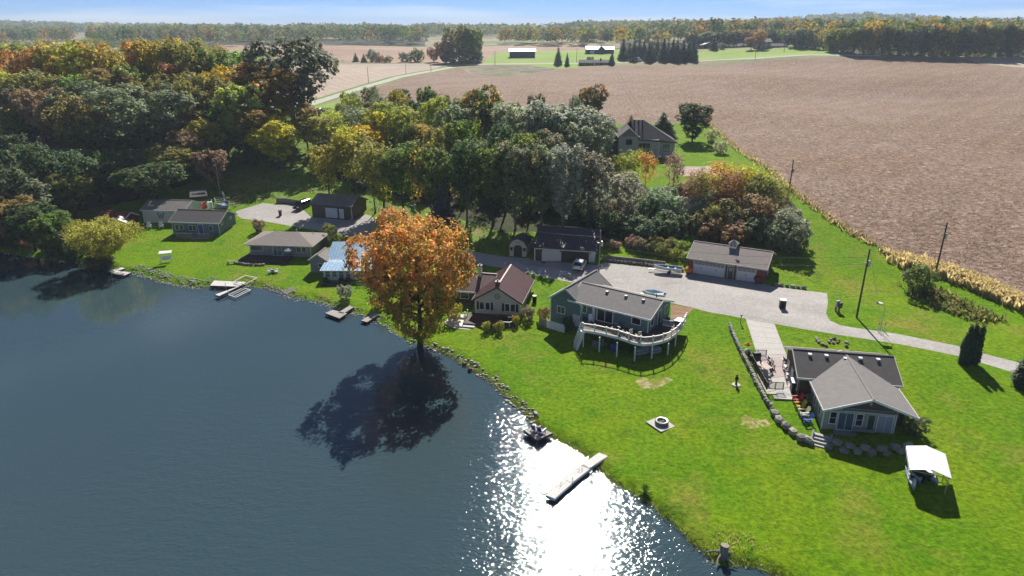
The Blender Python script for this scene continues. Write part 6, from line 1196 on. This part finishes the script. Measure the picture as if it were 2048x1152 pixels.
KIND = {'oak': 'broad oak', 'maple': 'rounded tree', 'tall': 'tall slim tree', 'silver': 'feathery tree', 'shrub': 'shrub', 'sparse': 'thin half-bare tree', 'spruce': 'conifer', 'heromaple': 'maple', 'bigoak': 'spreading oak', 'willow': 'willow', 'column': 'columnar evergreen'}
TN = {'oak': 'oak_tree', 'maple': 'maple_tree', 'tall': 'slim_tree', 'silver': 'willow_tree', 'shrub': 'shrub', 'sparse': 'young_tree', 'spruce': 'conifer_tree', 'heromaple': 'maple_tree', 'bigoak': 'oak_tree', 'willow': 'willow_tree', 'column': 'columnar_evergreen'}
TR = random.Random(99); PLACED = []
def tree(key, x, y, h, wr, col, where, turn=0.0, label=None, group=None, z=None, rz=None, sink=0.0):
    """h = height in m, wr = crown radius in m"""
    base = key.rstrip('0123456789'); k = key if key in TREES else key+str(TR.randrange(3 if key+'2' in TREES else 2))
    cm, tm, H0, R0 = TREES[k]; z = gz(x, y) if z is None else z
    if sink: z -= sink*h/(1-sink); h = h/(1-sink)      # low-branched tree: foliage starts near the ground
    c = PAL[col] if isinstance(col, str) else col; j = [1+TR.uniform(-0.12, 0.12) for _ in range(3)]
    lb = label or f"{CNAME[col]} {KIND[base]} {where}"
    t = thing(TN[base], lb, 'shrub' if base == 'shrub' else 'tree', (x, y, z-0.05), TR.uniform(0, 6.28) if rz is None else rz, group or (None if label else where))
    t.scale = (wr/R0, wr/R0, h/H0)
    o = bpy.data.objects.new('trunk', tm); COL.objects.link(o); o.parent = t
    o = bpy.data.objects.new('crown', cm); COL.objects.link(o); o.parent = t; o.color = (c[0]*j[0], c[1]*j[1], c[2]*j[2], turn)
    PLACED.append((x, y, wr)); return t
def ttop(key, px, py, wpx, h, col, where, turn=0.0, label=None):
    """tree whose top shows at pixel (px,py), crown wpx pixels wide, h metres tall"""
    q = at(px, py, h); d = math.sqrt(q[0]**2+q[1]**2+(CAMZ-q[2])**2); return tree(key, q[0], q[1], h, wpx/2*d/F, col, where, turn, label)
def tbase(key, px, py, ptop, wpx, col, where, turn=0.0, label=None, **kw):
    """tree standing at pixel (px,py), its top at row ptop"""
    q = at(px, py); rr = ray(px, ptop); k = math.hypot(q[0], q[1])/math.hypot(rr[0], rr[1]); h = max(0.5, CAMZ+rr[2]*k-q[2]); d = math.sqrt(q[0]**2+q[1]**2+(CAMZ-q[2])**2)
    return tree(key, q[0], q[1], h, wpx/2*d/F, col, where, turn, label, **kw)
# -- single trees that stand out
tbase('heromaple', 841, 693, 440, 222, (0.42, 0.38, 0.06), '', 0.58, 'large orange autumn maple at the water edge beside the cream cottage', rz=0.5)
ttop('bigoak', 250, 168, 250, 21, 'grey', '', 0.0, 'huge grey-green spreading oak above the white barn')
tbase('willow', 212, 536, 446, 115, (0.42,0.42,0.07), '', 0.0, 'yellow-green willow leaning over the small pale dock')
for px, lb in ((1924, 'dark columnar evergreen of the trio by the lane, nearest the lake house'), (1935, 'dark columnar evergreen in the middle of the trio by the lane'), (1947, 'dark columnar evergreen of the trio by the lane, farthest from the lake house')): tbase('column', px, 727+abs(px-1935)*0.1, 640+(4 if px != 1935 else 2), 15, 'pine', '', 0, lb)
tbase('column', 2050, 772, 698, 36, 'pine', '', 0, 'dark columnar evergreen standing alone where the lane leaves the lawn')
tbase('spruce0', 886, 462, 362, 62, 'blue', '', 0, 'blue-green spruce at the slope foot behind the orange maple')
tbase('maple0', 1384, 283, 206, 68, (0.10,0.14,0.03), '', 0, 'dark green rounded tree on the lawn beside the hilltop house', sink=0.12)
tbase('spruce1', 1325, 275, 226, 52, 'dark', '', 0, 'dark green tree behind the hilltop house roof'); tbase('spruce0', 1261, 258, 228, 24, 'rust', '', 0, 'small dark red tree behind the hilltop house')
tbase('maple1', 1184, 252, 172, 62, (0.10,0.13,0.03), '', 0.35, 'red-topped dark tree standing at the soybean field edge')
tbase('shrub0', 1423, 283, 260, 28, 'cream', '', 0, 'cream plumed ornamental shrub nearer the dark rounded tree'); tbase('shrub1', 1441, 307, 284, 28, 'cream', '', 0, 'cream plumed ornamental shrub nearer the field corner')
tbase('shrub0', 1836, 585, 533, 62, 'green', '', 0, 'dense round green bush at the foot of the field edge pole'); tbase('shrub2', 1828, 868, 836, 40, (0.24,0.27,0.12), '', 0, 'grey-green bush at the porch corner of the lake house')
tbase('maple2', 762, 605, 560, 30, 'yg', '', 0.1, 'small leafy sapling beside the maple and the sunroom terrace')
for px, py, w_, c, lb in ((973, 662, 20, 'yg', 'yellow clump in front of the cottage deck, nearer the pale steps'), (998, 664, 22, 'yg', 'yellow clump in front of the cottage deck, nearer the handrail'), (1031, 650, 20, 'yg', 'yellow-green shrub at the far corner of the cottage deck'), (1056, 640, 28, 'pink', 'pink hydrangea bush at the corner of the cream cottage'), (1088, 640, 26, 'rust', 'rust coloured shrub behind the grey fence panel'), (908, 640, 34, 'yg', 'yellow-green bush under the maple beside the cottage steps'), (518, 464, 26, 'pink', 'round pinkish grass clump behind the tan bungalow'), (660, 478, 30, 'olive', 'dark shrub at the rear corner of the tan bungalow'), (652, 492, 22, 'dark', 'dark shrub between bungalow and metal-roofed house'), (1620, 806, 20, 'silver', 'silvery rose bush beside the coloured garden chairs'), (756, 466, 22, 'cream', 'pale dry bush beside the gravel lane and domed shed'), (1135, 662, 26, 'dark', 'dark shrub below the window of the teal house wing'), (690, 600, 30, 'silver', 'pale leafy shrub below the sunroom terrace')): tbase('shrub', px, py, py-w_*0.9, w_, c, '', 0, lb)
# -- the wood on the hill (left)
WL = 'in the wood on the hill above the lake'
for a in (('maple',12,88,62,21,'yg'),('oak',62,96,100,22,'orange'),('maple',128,85,110,24,'yg',.15),('tall',190,87,56,22,'orange'),('oak',232,102,70,21,'gold'),('tall',274,82,58,24,'orange'),('maple',316,82,80,24,'yg',.2),('oak',366,85,92,24,'olive'),('oak',402,96,96,22,'green'),('maple',264,133,74,20,'lime'),('tall',344,126,52,21,'rust'),('maple',352,150,84,20,'olive'),('maple',430,138,66,20,'yellow'),('oak',398,152,96,21,'olive'),('oak',20,176,96,20,'grey'),('maple',84,182,84,20,'pink'),('oak',60,146,100,21,'olive'),('maple',150,150,100,21,'green'),('maple',205,142,90,21,'brown'),('maple',18,214,82,15,'yg'),('maple',76,212,92,15,'green'),('oak',152,192,110,20,'olive'),('oak',8,270,120,13,'dark'),('oak',96,292,130,10,'grey'),('maple',180,318,110,10,'dark'),('maple',346,292,120,10,'olive'),('maple',402,240,96,13,'yg'),('maple',440,205,84,15,'green'),('oak',30,332,120,10,'grey'),('tall',380,215,60,15,'brown'),('maple',300,330,110,10,'dark'),('maple',130,345,80,10,'olive'),('maple',470,168,84,21,'lime'),('tall',360,262,60,13,'pink'),('maple',415,300,60,10,'pink'),('tall',0,140,70,21,'yg'),('maple',455,148,60,19,'yg'),('oak',300,160,80,20,'olive'),('tall',232,128,60,20,'brown'),('oak',200,240,110,13,'grey'),('maple',330,225,90,15,'grey')):
    ttop(*a[:6], WL, a[6] if len(a) > 6 else 0.0)
ttop('silver', 482, 102, 105, 20, 'lime', '', 0, 'light green tall tree beside the great dark tree at the wood edge')
ttop('oak0', 568, 79, 165, 27, (0.17,0.205,0.14), '', 0, 'great dark grey-green tree where the wood meets the county road')
ttop('maple', 516, 128, 136, 22, (0.34,0.26,0.045), '', 0.25, 'tall golden brown tree in front of the great dark tree'); ttop('maple', 545, 240, 110, 13, 'yellow', '', 0, 'bright yellow rounded tree on the slope above the shaded track')
ttop('maple', 500, 215, 110, 15, (0.36,0.30,0.05), '', 0.15, 'golden olive tree standing behind the bright yellow slope tree')
ttop('tall', 606, 208, 66, 15, 'brown', '', 0, 'brown tree with tall bare trunks beside the bright yellow slope tree')
# -- the tree line on the bank (centre)
CLN = 'in the tree line on the bank behind the garages'
for a in (('tall',632,232,70,13,'yg'),('sparse',668,220,72,13,'yg'),('sparse',712,214,84,14,'grey'),('maple',732,252,74,12,'yellow'),('tall',768,204,84,15,'yg'),('tall',752,222,60,14,'yellow'),('tall',806,214,74,15,'yg'),('maple',846,250,78,12,(0.62,0.43,0.06)),('silver',868,194,56,16,'yg'),('silver',908,214,76,15,'grey'),('maple',962,176,84,18,'green',.3),('tall',1002,206,60,15,'green'),('silver',1042,212,112,16,'silver'),('silver',1096,208,96,17,'silver'),('silver',1142,222,96,16,'silver'),('silver',1188,224,96,16,'silver'),('silver',1070,228,80,15,'silver'),('silver',1168,250,80,14,'silver'),
          ('tall',700,270,80,15,'yg'),('tall',800,285,90,16,'green'),('maple',760,300,80,14,'yg'),('tall',872,296,84,16,'green'),('silver',930,285,84,17,'dark'),('tall',985,285,84,17,'green'),('silver',1030,290,80,17,'grey'),('silver',1085,288,80,17,'grey'),('silver',1132,295,84,17,'silver'),('silver',1182,300,84,16,'grey'),('tall',650,290,70,14,'yg'),('sparse',690,250,70,17,'yg'),('sparse',740,280,80,16,'olive'),('maple',890,250,80,18,'olive'),('tall',1010,250,84,19,'dark'),('tall',925,240,70,19,'green'),('sparse',832,300,70,15,'gold'),('tall',1110,260,70,18,'grey'),('tall',1060,265,70,18,'green')):
    c = a[5]
    if isinstance(c, tuple): ttop(*a[:6], '', 0, 'round golden yellow tree glowing in the tree line on the bank')
    else: ttop(*a[:6], CLN, a[6] if len(a) > 6 else 0.0)
FB = np.array(zpoly([(640,300),(760,340),(880,385),(1000,415),(1200,415),(1235,380),(1200,300),(1100,268),(900,258),(730,240),(650,250)])); n_ = 0; lo_, hi_ = FB.min(0), FB.max(0)
while n_ < 60:
    x, y = TR.uniform(lo_[0], hi_[0]), TR.uniform(lo_[1], hi_[1])
    if not inpoly(x, y, FB) or any((x-a)**2+(y-b)**2 < 9 for a, b, _ in PLACED): continue
    pr_ = proj2(np.array([[x, y]]))
    tree(TR.choice(['tall', 'silver', 'maple', 'tall', 'sparse']), x, y, TR.uniform(9, 13.5), TR.uniform(2.4, 3.6), TR.choice(['green', 'dark', 'olive', 'grey', 'yg', 'dark'] if x < 5 else ['dark', 'grey', 'silver', 'green', 'grey']), CLN, sink=0.22); n_ += 1
# -- hedge and young trees on the bank below the hilltop house (right of centre)
HG = 'on the bank below the hilltop house'
for a in (('maple',1228,310,44,7,'yg'),('sparse',1268,300,56,9,'yg'),('sparse',1296,305,44,9,'gold'),('shrub',1240,352,84,7,'silver'),('shrub',1196,372,70,7,'silver'),('shrub',1290,398,76,5,'dark'),('shrub',1334,384,84,6,'silver'),('shrub',1382,372,50,6,'rust'),('shrub',1386,396,80,5,'silver'),('sparse',1352,306,40,11,'pink'),('sparse',1442,322,70,11,'orange'),('sparse',1415,345,60,10,'olive'),('sparse',1502,332,70,10,'yellow'),('tall',1520,350,70,9,'olive'),('sparse',1562,360,66,9,'olive'),('shrub',1588,428,74,6,'silver'),('shrub',1470,392,84,6,'brown'),('shrub',1440,410,84,6,'olive'),('shrub',1530,400,84,7,'brown'),('shrub',1556,440,84,5,'grey'),('shrub',1500,430,90,5,'dark'),('shrub',1420,432,84,4.5,'brown'),('shrub',1350,430,84,4.5,'dark'),('shrub',1300,440,80,4,'dark'),('sparse',1468,345,60,10,'brown'),('sparse',1392,340,50,10,'pink'),('shrub',1480,352,60,7,'olive'),('shrub',1260,430,70,4,'dark'),('shrub',1590,452,60,5,'grey'),('shrub',1465,448,70,4,'rust'),('shrub',1235,398,70,6,'grey'),('shrub',1205,425,60,5,'dark')):
    ttop(*a[:6], HG)
for px, py in ((1262,496),(1280,503),(1300,508),(1322,514),(1345,518),(1358,508),(1335,503),(1310,497),(1230,498),(1372,522)): tbase('shrub', px, py, py-TR.uniform(16, 26), 30, TR.choice(['lime', 'yg', 'olive', 'pink']), 'in the weedy garden beside the brick garage')
# undergrowth along the slope foot
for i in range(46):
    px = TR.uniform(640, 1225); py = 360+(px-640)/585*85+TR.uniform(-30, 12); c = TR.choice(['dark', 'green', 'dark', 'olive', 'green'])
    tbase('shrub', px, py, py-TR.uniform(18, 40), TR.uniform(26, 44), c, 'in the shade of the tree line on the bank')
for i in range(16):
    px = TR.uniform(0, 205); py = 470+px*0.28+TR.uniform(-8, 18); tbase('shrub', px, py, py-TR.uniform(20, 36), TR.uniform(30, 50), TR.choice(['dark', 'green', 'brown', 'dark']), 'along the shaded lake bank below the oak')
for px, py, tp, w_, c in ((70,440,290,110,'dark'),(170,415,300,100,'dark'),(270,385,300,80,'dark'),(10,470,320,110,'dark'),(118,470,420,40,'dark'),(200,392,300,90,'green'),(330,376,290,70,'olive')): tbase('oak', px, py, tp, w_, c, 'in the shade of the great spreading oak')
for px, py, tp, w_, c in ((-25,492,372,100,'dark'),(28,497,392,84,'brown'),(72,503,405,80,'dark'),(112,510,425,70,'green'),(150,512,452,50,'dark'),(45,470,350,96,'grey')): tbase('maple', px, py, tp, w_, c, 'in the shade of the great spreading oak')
# -- mid distance
MD = 'beside the far county road'
for a in (('maple',945,124,58,44,'green'),('oak',918,124,52,60,'olive'),('maple',890,126,82,40,'brown'),('silver',940,120,55,50,'olive'),('maple',868,124,96,30,'brown'),('shrub',835,124,100,30,'green'),('shrub',812,124,106,28,'grey'),('shrub',900,127,104,34,'dark'),('shrub',930,127,104,36,'green'),('spruce',712,124,105,14,'dark'),('spruce',728,125,107,14,'dark'),('shrub',748,124,102,26,'grey'),('shrub',775,125,113,22,'olive'),('shrub',957,125,104,22,'dark'),('shrub',760,125,112,18,'rust')): tbase(a[0], a[1], a[2], a[3], a[4], a[5], MD, sink=0.15)
for px, py, tp, w_, lb in ((1116,131,92,16,'tall dark spruce on the farm lawn in front of the navy barns'), (1134,133,105,10,'slim spruce beside the taller spruce on the farm lawn'), (1223,131,101,13,'dark spruce at the end of the low brick farmhouse')): tbase('spruce0', px, py, tp, w_, 'pine', '', 0, lb)
tbase('shrub1', 1180, 124, 114, 14, 'dark', '', 0, 'small round tree behind the low brick farmhouse')
for i in range(15): px = 1245+i*10+TR.uniform(-3, 3); tbase('spruce', px, 126-TR.uniform(0, 4), 74+TR.uniform(0, 12), 20, 'pine', 'in the dark conifer row beside the farm')
tbase('maple', 1502, 100, 74, 26, 'rust', '', 0, 'rust red tree beside the grey hill house'); tbase('maple', 1518, 98, 62, 26, 'orange', '', 0, 'orange tree behind the grey hill house'); tbase('shrub', 1443, 99, 87, 16, 'grey', '', 0, 'pale round shrub on the far lawn near the pole barn'); tbase('shrub', 1582, 98, 91, 12, 'cream', '', 0, 'pale low shrub beside the hill house wing'); tbase('spruce1', 1427, 101, 74, 16, 'pine', '', 0, 'dark spruce beside the small pole barn')
# -- front edge of the far wood (right)
for i in range(64):
    px = 1380+i*10.6+TR.uniform(-5, 5); edge_y = np.interp(px, [1380, 1450, 1560, 1690, 1800, 2060], [98, 95, 92, 108, 112, 116]); tp = np.interp(px, [1380, 1500, 1700, 1850, 2060], [66, 62, 56, 54, 50])+TR.uniform(-5, 7)
    tbase(TR.choice(['maple', 'tall', 'maple', 'oak', 'silver']), px, edge_y-TR.uniform(0.5, 2.5), tp, TR.uniform(24, 40), TR.choice(['green', 'dark', 'dark', 'grey', 'olive', 'olive', 'brown', 'gold']), 'at the edge of the far wood beyond the soybean field', sink=0.2)
# -- far woods as masses ------------------------------------------------
def wood(name, label, px_poly, n, hmin, hmax, cols, seed, leaf=1.5, per=95, wmin=0.28, wmax=0.4):
    rg = np.random.default_rng(seed); P = np.array(px_poly, float) if isinstance(px_poly, np.ndarray) else np.array(zpoly(px_poly)); lo, hi = P.min(0), P.max(0); pts = []
    while len(pts) < n:
        # spread evenly over the picture rather than the ground
        c = rg.uniform(lo, hi, (400, 2)); c = c[inpoly(c[:, 0], c[:, 1], P)]; pts += list(c)
    pts = np.array(pts[:n]); zz = H(pts[:, 0], pts[:, 1]); Vs = []; Cs = []; pal = np.array([PAL[c] for c in cols])
    for (x, y), z in zip(pts, zz):
        h = rg.uniform(hmin, hmax); r = h*rg.uniform(wmin, wmax); d = rg.normal(0, 1, (per, 3)); d /= np.linalg.norm(d, axis=1)[:, None]; d[:, 2] = np.where(d[:, 2] < -0.35, -d[:, 2], d[:, 2])
        lump = 1+0.22*np.sin(d[:, :1]*4+x)*np.cos(d[:, 1:2]*5+y)+0.12*rg.normal(0, 1, (per, 1)); c = np.array([x, y, z+h*0.5])+d*[r, r, h*0.5]*lump
        V, _ = leaves(c, d, 1, 0.2, leaf*h/17, rg, flat=0.5, up=0.3); Vs.append(V); col = pal[rg.integers(len(pal))]*rg.uniform(0.8, 1.2)
        f = (0.75+0.5*rg.random((per, 1))); Cs.append(np.hstack([col*f, np.ones((per, 1))]))
    V = np.vstack(Vs); me = npmesh(name, V, np.arange(len(V)).reshape(-1, 4), cols={'leafcol': np.vstack(Cs)})
    o = link(name, me, 'woodLeaf', kind='stuff'); return tag(o, label, 'wood')
wood('far_wood', 'mixed autumn wood rising behind the grey hill house and soybean field', [(1240,100),(1380,97),(1560,90),(1690,106),(1800,110),(2100,113),(2300,80),(1900,72),(1500,74),(1240,80)], 620, 15, 21, ['green', 'dark', 'grey', 'olive', 'dark', 'brown', 'gold'], 301)
wood('far_wood', 'brown and green wood along the back of the far brown field', [(380,92),(600,90.5),(800,92),(850,92.5),(850,78),(600,76),(380,76),(180,84),(180,95)], 700, 15, 22, ['grey', 'olive', 'brown', 'dark', 'green', 'grey'], 302)
wood('far_wood', 'pale autumn tree belt behind the navy barns', [(1003,91),(1240,92),(1240,84),(1003,84)], 170, 13, 19, ['olive', 'yg', 'grey', 'brown', 'dark'], 303)
wood('far_wood', 'hazy wood beyond the hill on the lake side', [(-120,96),(140,88),(150,74),(-120,72)], 300, 14, 20, ['grey', 'olive', 'dark', 'brown'], 304)
wood('far_wood', 'thin hazy wood in the far distance between fields', [(740,72),(1300,72),(1300,66),(740,66)], 420, 12, 18, ['grey', 'dark', 'olive'], 305, 2.2, 60, 0.5, 0.8)
wood('far_wood', 'blue hazy ridge of woods on the horizon', [(-300,67),(2400,67),(2400,61.5),(-300,61.5)], 900, 16, 26, ['grey', 'dark', 'olive'], 306, 4.0, 40, 0.9, 1.6)
wood('far_wood', 'wooded hill rising on the horizon behind the far wood', np.array([(560,1950),(1060,1850),(1560,1950),(1500,2500),(620,2500)]), 700, 15, 22, ['grey', 'dark', 'olive', 'brown'], 308, 2.4, 45, 0.4, 0.6)
wood('far_wood', 'blue wooded ridge on the horizon above the lake-side wood', np.array([(-2700,2150),(-1100,2050),(-1100,2600),(-2700,2600)]), 800, 15, 22, ['grey', 'dark', 'olive'], 309, 2.6, 40, 0.45, 0.7)
wood('far_wood', 'dense mixed wood covering the hill behind the oak', [(-250,300),(0,240),(250,200),(420,150),(470,130),(400,112),(200,105),(-400,110)], 240, 11, 15, ['olive', 'green', 'grey', 'brown', 'gold', 'yg'], 307, 0.75, 420)


# -- grasses, crop and weeds that nobody could count ---------------------
def tufts(name, label, P, hmin, hmax, w, cols, seed, per=5, lean=0.5):
    rg = np.random.default_rng(seed); P = np.asarray(P, float); n = len(P)*per; b = np.repeat(P, per, 0)+np.column_stack([rg.normal(0, w, (n, 2)), np.zeros(n)])
    h = rg.uniform(hmin, hmax, (n, 1)); d = np.column_stack([rg.normal(0, lean, (n, 2)), np.ones(n)]); a = rg.uniform(0, 2*PI, n); s = np.column_stack([np.cos(a), np.sin(a), np.zeros(n)])*h*0.16
    V = np.stack([b-s*0.6, b+s*0.6, b+d*h*0.7+s, b+d*h-s*0.5], 1).reshape(-1, 3); pal = np.array(cols); c = pal[rg.integers(len(pal), size=n)]*rg.uniform(0.7, 1.25, (n, 1))
    me = npmesh(name, V, np.arange(n*4).reshape(-1, 4), cols={'leafcol': np.hstack([c, np.ones((n, 1))])}); o = link(name, me, 'grassBlade', kind='stuff'); return tag(o, label, 'grass')
def along_px(px, n, jit, seed):
    P = hitv(px)[:, :2]; rg = np.random.default_rng(seed); seg = np.hypot(*(P[1:]-P[:-1]).T); k = rg.choice(len(seg), n, p=seg/seg.sum()); t = rg.random((n, 1)); q = P[k]*(1-t)+P[k+1]*t+rg.normal(0, jit, (n, 2)); return np.column_stack([q, H(q[:, 0], q[:, 1])])
STRAW = [(0.78,0.64,0.34),(0.70,0.55,0.27),(0.56,0.47,0.20)]
tufts('tall_dry_grass', 'strip of tall straw coloured grass along the soybean field edge', along_px([(1800,522),(1830,530),(1877,545),(1920,560),(1960,575),(2000,592),(2050,614),(2120,640)], 900, 0.9, 1), 0.7, 1.6, 0.25, STRAW, 2, 8, 0.3)
tufts('field_margin_weeds', 'thin weedy margin between the mown grass and the soybean field', along_px([(1416,247),(1440,269),(1484,306),(1536,338),(1577,377),(1618,408),(1664,442),(1700,463),(1778,509),(1815,524)], 900, 0.45, 3), 0.3, 0.8, 0.2, STRAW+[(0.22,0.24,0.06),(0.25,0.18,0.09)], 4, 6)
tufts('weed_bed', 'rough weedy bed trailing from the bush at the field edge pole', along_px([(1850,585),(1875,598),(1905,612),(1935,625),(1965,636)], 420, 1.1, 5), 0.3, 1.0, 0.3, [(0.17,0.22,0.05),(0.30,0.30,0.08),(0.10,0.14,0.04),(0.42,0.36,0.14)], 6, 8)
sp_ = [z[2] for z in ZONES if z[0] == 'soybean_field'][0]; rg_ = np.random.default_rng(8); c_ = rg_.uniform([0, 90], [260, 420], (60000, 2)); c_ = c_[rg_.random(len(c_)) < np.clip((150/np.hypot(c_[:, 0], c_[:, 1]))**3.2, 0, 1)]; c_ = c_[inpoly(c_[:, 0], c_[:, 1], sp_)]; c_ = c_[np.abs(c_[:, 0]/c_[:, 1]) < 0.9]
tufts('soybean_stubble', 'ripe brown soybean plants standing in the near part of the field', np.column_stack([c_, H(c_[:, 0], c_[:, 1])]), 0.2, 0.42, 0.3, [(0.36,0.25,0.17),(0.44,0.33,0.24),(0.32,0.20,0.11),(0.55,0.45,0.36)], 9, 4, 1.0)
sh_ = along_px([(845,690),(894,710),(945,739),(983,765),(1044,822),(1098,872),(1176,914),(1225,965),(1309,1014),(1377,1079),(1423,1121),(1498,1132),(1552,1153),(1640,1195)], 1300, 0.22, 10); sh_[:, 1] += 0.3; sh_[:, 2] = np.maximum(H(sh_[:, 0], sh_[:, 1]), 0.05)
tufts('bank_grass', 'uncut grass fringe along the lake bank', sh_, 0.08, 0.24, 0.14, [(0.16,0.24,0.04),(0.26,0.29,0.06),(0.36,0.30,0.13),(0.14,0.2,0.04)], 11, 5, 0.8)
tufts('stump_weeds', 'dry weeds and seed heads round the weathered stump', along_px([(1425,1085),(1450,1072),(1480,1085),(1500,1110)], 80, 0.8, 12), 0.08, 0.26, 0.2, STRAW+[(0.2,0.28,0.05),(0.2,0.28,0.05)], 13, 6)
wf = [z[2] for z in ZONES if z[0] == 'shade_toned_slope'][0]; lo_, hi_ = np.min(wf, 0), np.max(wf, 0); c_ = rg_.uniform(lo_, hi_, (6000, 2)); c_ = c_[inpoly(c_[:, 0], c_[:, 1], wf)]
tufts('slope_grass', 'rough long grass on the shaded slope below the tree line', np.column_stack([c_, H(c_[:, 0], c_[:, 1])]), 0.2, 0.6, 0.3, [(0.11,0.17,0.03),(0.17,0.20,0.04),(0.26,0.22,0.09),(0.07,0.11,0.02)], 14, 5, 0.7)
q = at(1290, 985); t = thing('yucca_plant', 'spiky green yucca clump at the lake bank near the long pier', 'plant', q)
for i in range(46):
    a_ = i*2.4; e_ = 0.35+0.9*((i*7) % 11)/11; L_ = 1.0+0.25*((i*5) % 7)/7; d_ = Vector((math.cos(a_)*math.cos(e_), math.sin(a_)*math.cos(e_), math.sin(e_))); s_ = Vector((-math.sin(a_), math.cos(a_), 0))*0.05
    b = MB(); b.add([-s_, s_, d_*L_*0.6+s_*0.8, d_*L_-Vector((0, 0, 0.12)), d_*L_*0.6-s_*0.8], [(0, 1, 2, 3, 4)]); b.build('blade', 'farmLawn', t)
# ------------------------------------------------------------------ autumn haze: one box of thin air round everything
m, n, l = nt('haze'); out = n.new('ShaderNodeOutputMaterial'); v = n.new('ShaderNodeVolumePrincipled'); v.inputs['Density'].default_value = 0.00018; v.inputs['Color'].default_value = (0.72, 0.85, 1.0, 1); v.inputs['Anisotropy'].default_value = 0.1
l.new(v.outputs[0], out.inputs['Volume']); MATS['haze'] = m
b = MB(); b.box(-9200, 9200, -420, 9400, -4, 120); b.build('haze', 'haze', kind='stuff')
